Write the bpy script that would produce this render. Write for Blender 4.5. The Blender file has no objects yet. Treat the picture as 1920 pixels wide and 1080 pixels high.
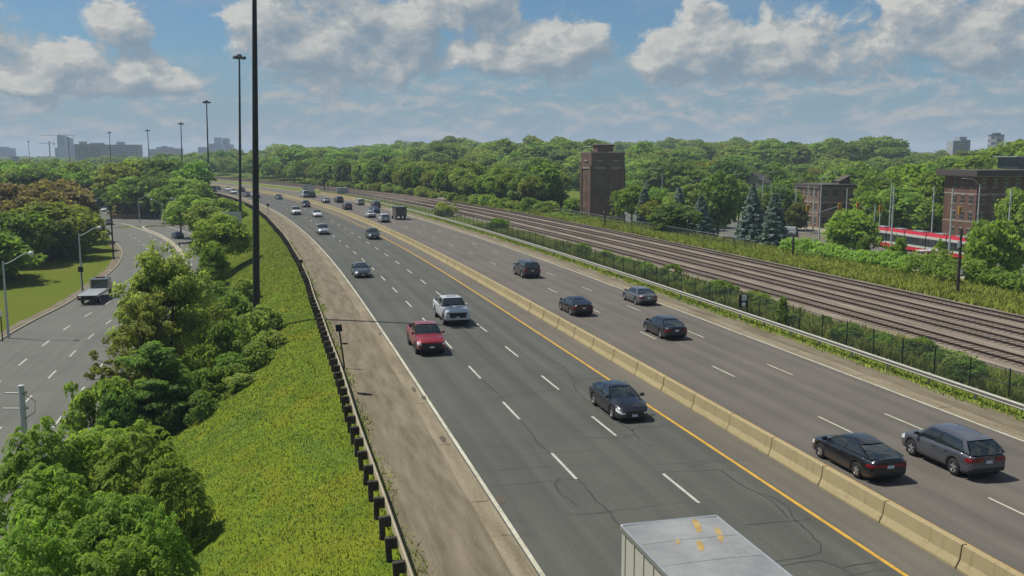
import bpy, bmesh, math, random
import numpy as np
from mathutils import Vector, Matrix
R = math.radians
rng = np.random.default_rng(7)
random.seed(7)
scene = bpy.context.scene
COL = scene.collection

# ------------------------------------------------------------------ camera
CAM_H = 13.2; FPX = 1800.0; HORIZON = 288.0
PITCH = math.atan((540 - HORIZON) / FPX)
cam_data = bpy.data.cameras.new('camera'); cam = bpy.data.objects.new('camera', cam_data); COL.objects.link(cam)
cam.location = (0, 0, CAM_H); cam.rotation_euler = (math.pi / 2 - PITCH, 0, 0)
cam_data.sensor_width = 36; cam_data.lens = FPX / 1920 * 36
cam_data.clip_start = 0.3; cam_data.clip_end = 30000
scene.camera = cam

# ------------------------------------------------------------------ light
SUN_DIR = Vector((-0.96, 0.27, 0)).normalized()          # horizontal direction towards the sun
SUN_EL = R(61)
sun_data = bpy.data.lights.new('sun', 'SUN'); sun = bpy.data.objects.new('sun', sun_data); COL.objects.link(sun)
to_sun = Vector((SUN_DIR.x * math.cos(SUN_EL), SUN_DIR.y * math.cos(SUN_EL), math.sin(SUN_EL)))
sun.rotation_euler = to_sun.to_track_quat('Z', 'Y').to_euler()
sun_data.energy = 5.0; sun_data.angle = R(0.53); sun_data.color = (1.0, 0.95, 0.86)
sun.location = (0, 0, 200)

scene.render.engine = 'CYCLES'
scene.view_settings.view_transform = 'Standard'; scene.view_settings.look = 'None'
scene.view_settings.gamma = 1.0; scene.view_settings.use_curve_mapping = False
scene.view_settings.exposure = 0.1
scene.cycles.use_denoising = True
scene.cycles.max_bounces = 6; scene.cycles.diffuse_bounces = 2; scene.cycles.glossy_bounces = 2
scene.cycles.transmission_bounces = 2; scene.cycles.transparent_max_bounces = 10; scene.cycles.volume_bounces = 0
scene.cycles.use_adaptive_sampling = True; scene.cycles.adaptive_threshold = 0.015
scene.cycles.sample_clamp_indirect = 4.0

# ------------------------------------------------------------------ node helper
class NT:
    def __init__(self, tree): self.t = tree; self.n = tree.nodes; self.l = tree.links
    def node(self, typ, **kw):
        nd = self.n.new(typ)
        for k, v in kw.items(): setattr(nd, k, v)
        return nd
    def put(self, sock, v):
        if isinstance(v, bpy.types.NodeSocket): self.l.new(v, sock)
        elif v is not None: sock.default_value = v
    def m(self, op, a, b=None, c=None, clamp=False):
        nd = self.node('ShaderNodeMath', operation=op, use_clamp=clamp)
        for i, v in enumerate((a, b, c)): self.put(nd.inputs[i], v)
        return nd.outputs[0]
    def add(self, a, b): return self.m('ADD', a, b)
    def sub(self, a, b): return self.m('SUBTRACT', a, b)
    def mul(self, a, b): return self.m('MULTIPLY', a, b)
    def smooth(self, x, a, b, lo=0.0, hi=1.0):
        nd = self.node('ShaderNodeMapRange', interpolation_type='SMOOTHSTEP')
        self.put(nd.inputs[0], x); self.put(nd.inputs[1], a); self.put(nd.inputs[2], b); self.put(nd.inputs[3], lo); self.put(nd.inputs[4], hi)
        return nd.outputs[0]
    def xyz(self, x, y, z=0.0):
        nd = self.node('ShaderNodeCombineXYZ')
        for i, v in enumerate((x, y, z)): self.put(nd.inputs[i], v)
        return nd.outputs[0]
    def sep(self, v):
        nd = self.node('ShaderNodeSeparateXYZ'); self.put(nd.inputs[0], v); return nd.outputs
    def noise(self, vec, scale, detail=4, rough=0.55, dist=0.0, typ='FBM', lac=2.0):
        nd = self.node('ShaderNodeTexNoise'); nd.noise_type = typ
        self.put(nd.inputs['Vector'], vec); nd.inputs['Scale'].default_value = scale; nd.inputs['Detail'].default_value = detail
        nd.inputs['Roughness'].default_value = rough; nd.inputs['Distortion'].default_value = dist; nd.inputs['Lacunarity'].default_value = lac
        return nd.outputs['Fac']
    def mix(self, f, a, b, mode='MIX'):
        nd = self.node('ShaderNodeMix', data_type='RGBA', blend_type=mode)
        self.put(nd.inputs[0], f)
        for s, v in ((nd.inputs[6], a), (nd.inputs[7], b)):
            self.put(s, (*v, 1) if isinstance(v, tuple) and len(v) == 3 else v)
        return nd.outputs[2]
    def ramp(self, f, stops):
        nd = self.node('ShaderNodeValToRGB'); el = nd.color_ramp.elements
        while len(el) < len(stops): el.new(0.5)
        for e, (p, c) in zip(el, stops): e.position = p; e.color = (*c, 1)
        self.put(nd.inputs[0], f); return nd.outputs[0]

SKY_TINT = (0.060, 0.086, 0.106)
# ------------------------------------------------------------------ world: physical sky with cumulus clouds
world = bpy.data.worlds.new('World'); scene.world = world; world.use_nodes = True
W = NT(world.node_tree); W.n.clear()
tc = W.node('ShaderNodeTexCoord')
sky = W.node('ShaderNodeTexSky', sky_type='NISHITA'); sky.sun_disc = False
sky.sun_elevation = SUN_EL; sky.sun_rotation = math.atan2(SUN_DIR.x, SUN_DIR.y)
sky.air_density = 1.0; sky.dust_density = 1.0; sky.ozone_density = 1.5; sky.altitude = 80
dx, dy, dz = W.sep(tc.outputs['Generated'])
az = W.m('ARCTAN2', dx, dy); el = W.m('ARCSINE', W.m('MINIMUM', W.m('MAXIMUM', dz, -1.0), 1.0))
def cloud_noise(a, e, seed):
    v = W.xyz(W.mul(a, 1.0), W.mul(e, 1.35), seed)
    warp = W.noise(v, 14.0, 2, 0.5)
    v2 = W.xyz(W.add(a, W.mul(W.sub(warp, 0.5), 0.045)), W.add(W.mul(e, 1.35), W.mul(W.sub(warp, 0.5), 0.045)), seed)
    return W.noise(v2, 15.0, 7, 0.62)
# cumulus heaps in view: azimuth, elevation, half-width, height above, depth below (radians)
HEAPS = [(-0.485, .105, .050, .040, .045), (-0.435, .085, .060, .030, .035), (-0.385, .118, .030, .022, .022), (-0.52, .075, .09, .035, .02), (-0.37, .075, .032, .022, .016), (-0.335, .066, .03, .015, .012), (-0.44, .062, .09, .02, .012),
         (-0.24, .132, .050, .045, .055), (-0.17, .130, .07, .06, .06), (-0.19, .098, .09, .05, .034), (-0.10, .092, .05, .03, .02),  (-0.10, .115, .07, .06, .045), (-0.03, .150, .06, .05, .03), (-0.045, .100, .055, .03, .022), (0.035, .098, .055, .040, .030), (0.075, .110, .03, .018, .02), (0.0, .088, .07, .022, .018),
         (0.155, .098, .035, .030, .026), (0.20, .105, .05, .045, .03), (0.27, .09, .08, .05, .03), (0.42, .10, .12, .06, .03)]
def density(a, e, full=True):
    n = cloud_noise(a, e, 3.3)
    best = None
    for (a0, e0, ra, up, dn) in HEAPS:
        de = W.sub(e, e0)
        kk = W.add(W.mul(W.m('GREATER_THAN', de, 0.0), 1 / up - 1 / dn), 1 / dn)
        ta = W.mul(W.sub(a, a0), 1 / ra); te = W.mul(de, kk)
        g = W.sub(1.0, W.m('SQRT', W.add(W.mul(ta, ta), W.mul(te, te))))
        best = g if best is None else W.m('SMOOTH_MAX', best, g, 0.25)
    # outside the frame: scattered heaps from large noise
    big = W.noise(W.xyz(W.mul(a, 1.0), W.mul(e, 2.2), 8.1), 3.2, 3, 0.5)
    away = W.smooth(W.m('ABSOLUTE', a), 0.56, 0.72)
    away = W.m('MAXIMUM', away, W.smooth(e, 0.17, 0.26))
    gen = W.mul(W.sub(big, 0.52), 6.0)
    best = W.m('MAXIMUM', best, -0.9)
    base = W.add(W.mul(best, W.sub(1.0, away)), W.mul(gen, away))
    return W.add(W.mul(base, 0.72), W.mul(W.sub(n, 0.5), 2.5))
D0 = density(az, el)
D1 = density(W.sub(az, 0.010), W.add(el, 0.016))
alpha = W.smooth(D0, -0.05, 0.26)
lit = W.smooth(W.sub(D0, D1), -0.40, 0.40)
thick = W.smooth(D0, 0.25, 1.1)
shade = W.m('SUBTRACT', lit, W.mul(thick, 0.16), clamp=True)
fine = W.noise(W.xyz(az, W.mul(el, 1.6), 5.0), 46.0, 6, 0.6)
shade = W.m('ADD', shade, W.mul(W.sub(fine, 0.5), 0.5), clamp=True)
ccol = W.ramp(shade, [(0.0, (.285, .375, .46)), (0.30, (.37, .44, .50)), (0.6, (.48, .52, .54)), (0.85, (.60, .61, .60)), (1.0, (.80, .79, .73))])
# thin veil and rows of small hazy cumulus towards the horizon
v3 = W.xyz(W.mul(az, 1.0), W.mul(el, 3.2), 1.0)
wl = W.noise(v3, 9.0, 2, 0.5)
v4 = W.xyz(W.add(az, W.mul(W.sub(wl, 0.5), 0.06)), W.add(W.mul(el, 2.3), W.mul(W.sub(wl, 0.5), 0.05)), 1.7)
streak = W.noise(v4, 17.0, 6, 0.62)
low2 = W.noise(W.xyz(az, W.add(W.mul(el, 2.3), 0.012), 1.7), 17.0, 5, 0.62)
band = W.smooth(el, 0.105, 0.055)
veil = W.mul(band, W.smooth(streak, 0.40, 0.62))
veil2 = W.mul(W.smooth(W.noise(W.xyz(az, W.mul(el, 2.6), 4.0), 6.0, 6, 0.62), 0.46, 0.72), 0.30)
skyc = W.mix(1.0, sky.outputs[0], SKY_TINT, 'MULTIPLY')
skyc = W.mix(W.mul(W.smooth(el, 0.11, -0.01), 0.75), skyc, (.31, .455, .62))
hazec = W.mix(W.smooth(W.sub(streak, low2), -.11, .13), (.34, .455, .56), (.60, .59, .575))
c1 = W.mix(W.mul(W.m('MAXIMUM', veil, veil2), 0.88), skyc, hazec)
lowfade = W.smooth(el, 0.0, 0.05, 0.35, 1.0)
c2 = W.mix(W.mul(alpha, W.mul(lowfade, 0.92)), c1, ccol)
bg = W.node('ShaderNodeBackground'); W.put(bg.inputs[0], c2); bg.inputs[1].default_value = 0.72
wo = W.node('ShaderNodeOutputWorld'); W.l.new(bg.outputs[0], wo.inputs[0])
world.cycles.sampling_method = 'AUTOMATIC'
try: world.cycles.sample_map_resolution = 512
except Exception: pass

# ------------------------------------------------------------------ bookkeeping helpers
def tag(o, label=None, cat=None, group=None, kind=None):
    if label: o['label'] = label
    if cat: o['category'] = cat
    if group: o['group'] = group
    if kind: o['kind'] = kind
    return o
def empty(name, loc=(0, 0, 0), rz=0.0):
    o = bpy.data.objects.new(name, None); COL.objects.link(o); o.location = loc; o.rotation_euler = (0, 0, rz); o.empty_display_size = 0.3
    return o
def link_mesh(name, me, parent=None, mats=None, loc=None):
    o = bpy.data.objects.new(name, me); COL.objects.link(o)
    if parent: o.parent = parent
    if loc is not None: o.location = loc
    if mats is not None and len(me.materials) == 0:
        for m_ in (mats if isinstance(mats, (list, tuple)) else [mats]): me.materials.append(m_)
    return o
class MB:
    """collects polygons; build() makes one mesh"""
    def __init__(self): self.v = []; self.f = []; self.mi = []; self.uv = {}
    def poly(self, pts, mi=0):
        i = len(self.v); self.v += [tuple(p) for p in pts]; self.f.append(tuple(range(i, i + len(pts)))); self.mi.append(mi)
    def raw(self, v, f, mi=0):
        i = len(self.v); self.v += [tuple(p) for p in v]; self.f += [tuple(k + i for k in q) for q in f]; self.mi += [mi] * len(f)
    def box(self, lo, hi, mi=0, M=None):
        x0, y0, z0 = lo; x1, y1, z1 = hi
        v = [(x0, y0, z0), (x1, y0, z0), (x1, y1, z0), (x0, y1, z0), (x0, y0, z1), (x1, y0, z1), (x1, y1, z1), (x0, y1, z1)]
        if M is not None: v = [tuple(M @ Vector(p)) for p in v]
        self.raw(v, [(3, 2, 1, 0), (4, 5, 6, 7), (0, 1, 5, 4), (1, 2, 6, 5), (2, 3, 7, 6), (3, 0, 4, 7)], mi)
    def cbox(self, lo, hi, b=0.03, mi=0):
        """box with chamfered vertical and top edges"""
        x0, y0, z0 = lo; x1, y1, z1 = hi
        ring = lambda e, z: [(x0 + e + b, y0 + e, z), (x1 - e - b, y0 + e, z), (x1 - e, y0 + e + b, z), (x1 - e, y1 - e - b, z), (x1 - e - b, y1 - e, z), (x0 + e + b, y1 - e, z), (x0 + e, y1 - e - b, z), (x0 + e, y0 + e + b, z)]
        v = ring(b, z0) + ring(0, z0 + b) + ring(0, z1 - b) + ring(b, z1)
        f = []
        for k in range(3):
            for j in range(8): f.append((k * 8 + j, k * 8 + (j + 1) % 8, (k + 1) * 8 + (j + 1) % 8, (k + 1) * 8 + j))
        f.append(tuple(range(7, -1, -1))); f.append(tuple(range(24, 32)))
        self.raw(v, f, mi)
    def tube(self, pts, rad, n=8, mi=0, cap=True):
        pts = [Vector(p) for p in pts]
        if not hasattr(rad, '__len__'): rad = [rad] * len(pts)
        v = []; f = []
        for i, p in enumerate(pts):
            d = (pts[min(i + 1, len(pts) - 1)] - pts[max(i - 1, 0)]).normalized()
            a = d.cross(Vector((0, 0, 1)) if abs(d.z) < 0.95 else Vector((1, 0, 0))).normalized(); b = d.cross(a)
            for k in range(n):
                t = 2 * math.pi * k / n
                v.append(tuple(p + a * (math.cos(t) * rad[i]) + b * (math.sin(t) * rad[i])))
        for i in range(len(pts) - 1):
            for k in range(n):
                f.append((i * n + k, i * n + (k + 1) % n, (i + 1) * n + (k + 1) % n, (i + 1) * n + k))
        if cap: f.append(tuple(range(n - 1, -1, -1))); f.append(tuple((len(pts) - 1) * n + k for k in range(n)))
        self.raw(v, f, mi)
    def lathe(self, prof, n=16, mi=0, axis='Z', center=(0, 0, 0)):
        v = []; f = []
        for (r, h) in prof:
            for k in range(n):
                t = 2 * math.pi * k / n; a, b = r * math.cos(t), r * math.sin(t)
                p = (a, b, h) if axis == 'Z' else ((a, h, b) if axis == 'Y' else (h, a, b))
                v.append((p[0] + center[0], p[1] + center[1], p[2] + center[2]))
        for i in range(len(prof) - 1):
            for k in range(n):
                q = (i * n + k, i * n + (k + 1) % n, (i + 1) * n + (k + 1) % n, (i + 1) * n + k)
                f.append(q if axis != 'Y' else q[::-1])
        self.raw(v, f, mi)
    def grid(self, P, nu, nv, mi=0, flip=False):
        v = [P(i / nu, j / nv) for j in range(nv + 1) for i in range(nu + 1)]; f = []
        for j in range(nv):
            for i in range(nu):
                q = (j * (nu + 1) + i, j * (nu + 1) + i + 1, (j + 1) * (nu + 1) + i + 1, (j + 1) * (nu + 1) + i)
                f.append(q[::-1] if flip else q)
        self.raw(v, f, mi)
    def mesh(self, name, mats, smooth=None):
        me = bpy.data.meshes.new(name); me.from_pydata(self.v, [], self.f)
        for m_ in (mats if isinstance(mats, (list, tuple)) else [mats]): me.materials.append(m_)
        me.polygons.foreach_set('material_index', np.array(self.mi, dtype=np.int32))
        if smooth is not None:
            me.polygons.foreach_set('use_smooth', [True] * len(self.f)); me.set_sharp_from_angle(angle=R(smooth))
        me.update(); return me
    def build(self, name, mats, parent=None, smooth=None, loc=None):
        return link_mesh(name, self.mesh(name, mats, smooth), parent, None, loc)
def weld(me, d=0.0005):
    bm = bmesh.new(); bm.from_mesh(me); bmesh.ops.remove_doubles(bm, verts=bm.verts, dist=d); bm.to_mesh(me); bm.free()
def copy_tree(o, parent=None):
    c = o.copy(); COL.objects.link(c); c.parent = parent
    for ch in o.children: copy_tree(ch, c)
    return c
def at(px, py, z=0.0):
    """ground point that lies under a point of the 1920 x 1080 photograph"""
    a = (px - 960) / FPX; b = (540 - py) / FPX
    dyy = math.cos(PITCH) + b * math.sin(PITCH); dzz = -math.sin(PITCH) + b * math.cos(PITCH)
    t = (z - CAM_H) / dzz
    return Vector((a * t, dyy * t, z))

# ------------------------------------------------------------------ the expressway's own frame: s along, u to the right
HS = [-200, 55, 95, 150, 200, 250, 300, 350, 420, 600, 2500]; HD = [14.2, 14.2, 14.7, 16.5, 18.0, 20.4, 23.8, 27.3, 30.0, 31.5, 33.0]
_s = np.arange(-120, 2000.0, 1.0); _h = np.radians(np.interp(_s, HS, HD))
_x = np.concatenate([[0], np.cumsum(-np.sin((_h[1:] + _h[:-1]) / 2))]); _y = np.concatenate([[0], np.cumsum(np.cos((_h[1:] + _h[:-1]) / 2))])
_i0 = int(np.where(_s == 0)[0][0]); _x -= _x[_i0]; _y -= _y[_i0]
def bank(s): return np.interp(s, [140, 280], [0, 0.0])
def P(s, u, z=0.0):
    h = np.interp(s, _s, _h); x = np.interp(s, _s, _x) + u * np.cos(h); y = np.interp(s, _s, _y) + u * np.sin(h)
    return Vector((float(x), float(y), float(z + bank(s) * min(max(u - 21.2, -30), 45))))
def Pn(s, u, z):
    s = np.asarray(s, float); u = np.asarray(u, float)
    h = np.interp(s, _s, _h); x = np.interp(s, _s, _x) + u * np.cos(h); y = np.interp(s, _s, _y) + u * np.sin(h)
    return np.stack([x, y, z + bank(s) * np.clip(u - 21.2, -30, 45)], -1)
def head(s): return float(np.interp(s, _s, _h))
def to_su(p):
    d = (_x - p[0]) * (-np.sin(_h)) + (_y - p[1]) * np.cos(_h)     # along-track error at each station
    i = int(np.argmin(np.abs(d))); u = (p[0] - _x[i]) * math.cos(_h[i]) + (p[1] - _y[i]) * math.sin(_h[i])
    return float(_s[i] - d[i]), float(u)

# ------------------------------------------------------------------ materials
def new_mat(name):
    m_ = bpy.data.materials.new(name); m_.use_nodes = True; t = NT(m_.node_tree); t.n.clear()
    out = t.node('ShaderNodeOutputMaterial'); bs = t.node('ShaderNodeBsdfPrincipled'); t.l.new(bs.outputs[0], out.inputs[0])
    t.bs = bs; t.out = out; bs.inputs['Roughness'].default_value = 0.8
    return m_, t
def setbase(t, c, rough=None, metal=None, spec=None, coat=None):
    t.put(t.bs.inputs['Base Color'], (*c, 1) if isinstance(c, tuple) else c)
    if rough is not None: t.put(t.bs.inputs['Roughness'], rough)
    if metal is not None: t.bs.inputs['Metallic'].default_value = metal
    if spec is not None: t.bs.inputs['Specular IOR Level'].default_value = spec
    if coat is not None: t.bs.inputs['Coat Weight'].default_value = coat; t.bs.inputs['Coat Roughness'].default_value = 0.06
def bump(t, h, strength=0.3, dist=0.02):
    b = t.node('ShaderNodeBump'); b.inputs['Strength'].default_value = strength; b.inputs['Distance'].default_value = dist
    t.put(b.inputs['Height'], h); t.l.new(b.outputs[0], t.bs.inputs['Normal'])
def pos(t): return t.node('ShaderNodeTexCoord').outputs['Object']
def wpos(t): return t.node('ShaderNodeNewGeometry').outputs['Position']
def suv(t): return t.node('ShaderNodeTexCoord').outputs['UV']
def scaled(t, v, sx, sy, sz=1.0):
    nd = t.node('ShaderNodeVectorMath', operation='MULTIPLY'); t.put(nd.inputs[0], v); nd.inputs[1].default_value = (sx, sy, sz); return nd.outputs[0]

def mat_asphalt(name, dark, light, lanes=None, seams=0.0):
    m_, t = new_mat(name); v = suv(t)
    n1 = t.noise(v, 0.18, 5, 0.6); n2 = t.noise(v, 9.0, 3, 0.7); st = t.noise(scaled(t, v, 0.03, 1.6), 1.0, 4, 0.6)
    f = t.add(t.mul(n1, 0.5), t.mul(st, 0.5))
    c = t.mix(t.smooth(f, 0.32, 0.68), dark, light)
    if lanes:
        uu = t.sep(v)[1]; path = None
        for (u0, w) in lanes:
            d = t.m('ABSOLUTE', t.sub(t.m('ABSOLUTE', t.sub(uu, u0)), 0.85)); g = t.smooth(d, 0.55, 0.05)
            oil = t.smooth(t.m('ABSOLUTE', t.sub(uu, u0)), 0.5, 0.05)
            g = t.sub(g, t.mul(oil, 0.8)); path = g if path is None else t.add(path, g)
        amp = t.mul(t.sub(t.noise(scaled(t, v, 0.02, 0.3), 1.0, 3), 0.2), 0.48)
        c = t.mix(t.mul(t.m('MAXIMUM', path, 0.0), amp), c, tuple(min(1, q * 1.55) for q in light))
        c = t.mix(t.mul(t.m('MAXIMUM', t.mul(path, -1.0), 0.0), amp), c, tuple(q * 0.6 for q in dark))
    if seams:
        ss = t.sep(v)[0]; jn = t.m('FRACT', t.mul(t.add(ss, t.mul(t.sub(t.noise(scaled(t, v, 0.05, 0.35), 1.0, 3), 0.5), 1.0)), 1 / seams))
        ln = t.mul(t.smooth(t.m('ABSOLUTE', t.sub(jn, 0.5)), 0.0085, 0.003), t.smooth(t.noise(v, 0.13, 3), 0.42, 0.6))
        c = t.mix(t.mul(ln, 0.55), c, tuple(q * 0.45 for q in dark))
    c = t.mix(t.smooth(n2, 0.35, 0.75), c, t.mix(0.35, c, tuple(q * 0.55 for q in dark)))
    spots = t.smooth(t.noise(v, 2.4, 2), 0.72, 0.80); c = t.mix(t.mul(spots, 0.25), c, tuple(q * 0.5 for q in dark))
    setbase(t, c, 0.82, spec=0.25); bump(t, t.noise(v, 40.0, 3), 0.25, 0.01); return m_
def mat_speckle(name, stops, scale, scale2=0.4, rough=0.9, bs=0.5, bd=0.03, use_uv=False, stretch=None, big=0.5):
    m_, t = new_mat(name); v = suv(t) if use_uv else wpos(t)
    if stretch: v2 = scaled(t, v, *stretch)
    else: v2 = v
    n1 = t.noise(v, scale, 5, 0.65); n2 = t.noise(v2, scale2, 6, 0.6)
    f = t.add(t.mul(n1, 1 - big), t.mul(n2, big))
    setbase(t, t.ramp(t.smooth(f, 0.3, 0.7), stops), rough, spec=0.2); bump(t, n1, bs, bd); return m_
def mat_plain(name, c, rough=0.6, metal=0.0, var=0.12, scale=3.0, spec=0.4, coat=None):
    m_, t = new_mat(name); n = t.noise(pos(t), scale, 4, 0.6)
    setbase(t, t.mix(n, tuple(q * (1 - var) for q in c), tuple(min(1, q * (1 + var)) for q in c)), rough, metal, spec, coat); return m_
def mat_grass(name, a, b, c_, dry=0.3, scale=0.12):
    m_, t = new_mat(name); v = wpos(t)
    n1 = t.noise(v, scale, 6, 0.65); n2 = t.noise(v, 3.0, 5, 0.7); n3 = t.noise(scaled(t, v, 1, 1, 0.3), 14.0, 3, 0.6)
    c = t.mix(t.smooth(n2, 0.3, 0.7), a, b); c = t.mix(t.mul(t.smooth(n1, 0.45, 0.68), dry * 2), c, c_)
    c = t.mix(t.smooth(n3, 0.4, 0.75), c, t.mix(0.5, c, tuple(q * 0.45 for q in a)))
    setbase(t, c, 0.95, spec=0.1); bump(t, t.add(n2, n3), 0.9, 0.12); return m_
def mat_sward(name):
    m_, t = new_mat(name); v = wpos(t)
    at_ = t.node('ShaderNodeAttribute'); at_.attribute_name = 'tint'
    big = t.noise(v, 0.16, 4, 0.6, 0.8); mid = t.noise(v, 0.9, 4, 0.65); fine_ = t.noise(v, 4.0, 3, 0.6)
    c = t.mix(t.smooth(mid, 0.32, 0.68), (.080, .126, .011), (.146, .184, .014))
    c = t.mix(t.mul(t.smooth(big, 0.50, 0.66), 0.6), c, (.175, .165, .014))
    c = t.mix(t.mul(t.smooth(big, 0.46, 0.34), 0.6), c, (.070, .120, .020))
    c = t.mix(t.mul(t.smooth(fine_, 0.50, 0.72), 0.45), c, (.200, .235, .040))
    tuft = t.noise(scaled(t, v, 1, 1, .4), 9.0, 4, 0.7); c = t.mix(t.mul(t.smooth(tuft, 0.54, 0.36), 0.45), c, (.062, .100, .010))
    c = t.mix(t.mul(at_.outputs['Fac'], 0.3), c, (.21, .25, .035))
    setbase(t, c, 0.95, spec=0.05)
    bp = t.node('ShaderNodeBump'); bp.inputs['Strength'].default_value = 0.6; bp.inputs['Distance'].default_value = 0.20; t.put(bp.inputs['Height'], t.add(mid, t.mul(tuft, 0.35)))
    gn = bp.outputs[0]; vm = t.node('ShaderNodeVectorMath', operation='ADD'); t.put(vm.inputs[0], gn); vm.inputs[1].default_value = (0, 0, 1.5)
    vn = t.node('ShaderNodeVectorMath', operation='NORMALIZE'); t.l.new(vm.outputs[0], vn.inputs[0]); t.l.new(vn.outputs[0], t.bs.inputs['Normal']); return m_
def mat_leaf(name, dark, light, trans=0.35, hue=0.02, alt=None, up=0.0):
    """leaf: each clump carries its own tint (attribute), each tree a slight shift of its own"""
    m_, t = new_mat(name)
    at_ = t.node('ShaderNodeAttribute'); at_.attribute_name = 'tint'
    oi = t.node('ShaderNodeObjectInfo')
    n = t.noise(wpos(t), 0.35, 3)
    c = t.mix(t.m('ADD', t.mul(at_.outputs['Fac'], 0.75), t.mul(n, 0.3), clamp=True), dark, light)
    if alt: c = t.mix(t.smooth(t.m('FRACT', t.mul(oi.outputs['Random'], 7.31)), 0.45, 1.0), c, t.mix(at_.outputs['Fac'], tuple(q * 0.7 for q in alt), alt))
    hs = t.node('ShaderNodeHueSaturation'); t.put(hs.inputs['Color'], c)
    t.put(hs.inputs['Hue'], t.add(0.5, t.mul(t.sub(oi.outputs['Random'], 0.5), hue * 2)))
    t.put(hs.inputs['Value'], t.add(0.78, t.mul(t.m('FRACT', t.mul(oi.outputs['Random'], 3.7)), 0.44)))
    hs.inputs['Saturation'].default_value = 0.90
    setbase(t, hs.outputs[0], 0.75, spec=0.12)
    if up:                                            # soft blades: shading normal leans towards the sky like a thick sward
        gn = t.node('ShaderNodeNewGeometry').outputs['Normal']; vm = t.node('ShaderNodeVectorMath', operation='ADD'); t.put(vm.inputs[0], gn); vm.inputs[1].default_value = (0, 0, up)
        vn = t.node('ShaderNodeVectorMath', operation='NORMALIZE'); t.l.new(vm.outputs[0], vn.inputs[0]); t.l.new(vn.outputs[0], t.bs.inputs['Normal'])
    tr = t.node('ShaderNodeBsdfTranslucent'); tcol = t.mix(1.0, hs.outputs[0], (1.25, 1.38, 0.62), 'MULTIPLY'); t.put(tr.inputs[0], tcol)
    mx = t.node('ShaderNodeMixShader'); mx.inputs[0].default_value = trans
    t.l.new(t.bs.outputs[0], mx.inputs[1]); t.l.new(tr.outputs[0], mx.inputs[2]); t.l.new(mx.outputs[0], t.out.inputs[0]); return m_
def mat_concrete(name, c, dirt=(0.10, 0.08, 0.05), vert=True, amt=0.7):
    m_, t = new_mat(name); v = pos(t); oi = t.node('ShaderNodeObjectInfo')
    vv = t.node('ShaderNodeVectorMath', operation='ADD'); t.put(vv.inputs[0], v)
    t.put(vv.inputs[1], t.xyz(t.mul(oi.outputs['Random'], 50.0), 0.0, 0.0)); v = vv.outputs[0]
    n1 = t.noise(v, 1.3, 6, 0.65); st = t.noise(scaled(t, v, 5.0, 5.0, 0.35), 1.0, 4, 0.6); n3 = t.noise(v, 22.0, 3)
    col = t.mix(n1, tuple(q * 0.85 for q in c), tuple(min(1, q * 1.12) for q in c))
    col = t.mix(t.mul(t.smooth(st if vert else n1, 0.52, 0.75), amt), col, t.mix(0.55, col, dirt))
    col = t.mix(t.mul(t.m('FRACT', t.mul(oi.outputs['Random'], 5.3)), 0.34), col, tuple(q * 0.72 for q in c))
    if vert:                                          # tyre scuffs and splash along the lower part, broken into streaks
        scf = t.mul(t.smooth(t.noise(scaled(t, v, 1.0, 0.5, 6.0), 1.6, 5, 0.7), 0.54, 0.72), t.smooth(t.sep(v)[2], 0.62, 0.15)); col = t.mix(t.mul(scf, 0.5), col, tuple(q * 0.28 for q in c))
    col = t.mix(t.smooth(n3, 0.55, 0.8), col, t.mix(0.3, col, dirt))
    setbase(t, col, 0.9, spec=0.2); bump(t, n3, 0.25, 0.01); return m_
def mat_brick(name, a, b, mortar=(0.30, 0.26, 0.22), scale=1.0):
    m_, t = new_mat(name); v = pos(t)
    x, y, z = t.sep(v); bt = t.node('ShaderNodeTexBrick'); t.put(bt.inputs['Vector'], t.xyz(t.add(x, y), z, 0.0))
    bt.inputs['Scale'].default_value = 1.0; bt.inputs['Brick Width'].default_value = 0.42 * scale; bt.inputs['Row Height'].default_value = 0.15 * scale; bt.inputs['Mortar Size'].default_value = 0.012 * scale
    bt.inputs['Color1'].default_value = (*a, 1); bt.inputs['Color2'].default_value = (*b, 1); bt.inputs['Mortar'].default_value = (*mortar, 1)
    n = t.noise(v, 0.5, 6, 0.6); c = t.mix(t.mul(t.smooth(n, 0.4, 0.7), 0.5), bt.outputs[0], tuple(q * 0.55 for q in a))
    setbase(t, c, 0.9, spec=0.15); bump(t, n, 0.2, 0.02); return m_
def mat_paint(name, c, rough=0.28, metal=0.0, coat=0.6):
    m_, t = new_mat(name); n = t.noise(pos(t), 2.0, 4, 0.6); z = t.sep(pos(t))[2]
    dust = t.mul(t.smooth(z, 0.75, 0.2), 0.35); c2 = t.mix(t.mul(n, 0.18), c, tuple(q * 0.8 for q in c))
    setbase(t, t.mix(dust, c2, (0.10, 0.09, 0.075)), t.add(rough, t.mul(dust, 0.8)), metal, 0.5, coat); return m_
def mat_glass(name, c=(0.012, 0.017, 0.018), rough=0.06):
    m_, t = new_mat(name); n = t.noise(pos(t), 1.1, 3)
    setbase(t, t.mix(n, tuple(q * 0.5 for q in c), tuple(q * 1.8 for q in c)), rough, 0.0, 0.75, 0.3); return m_

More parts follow.
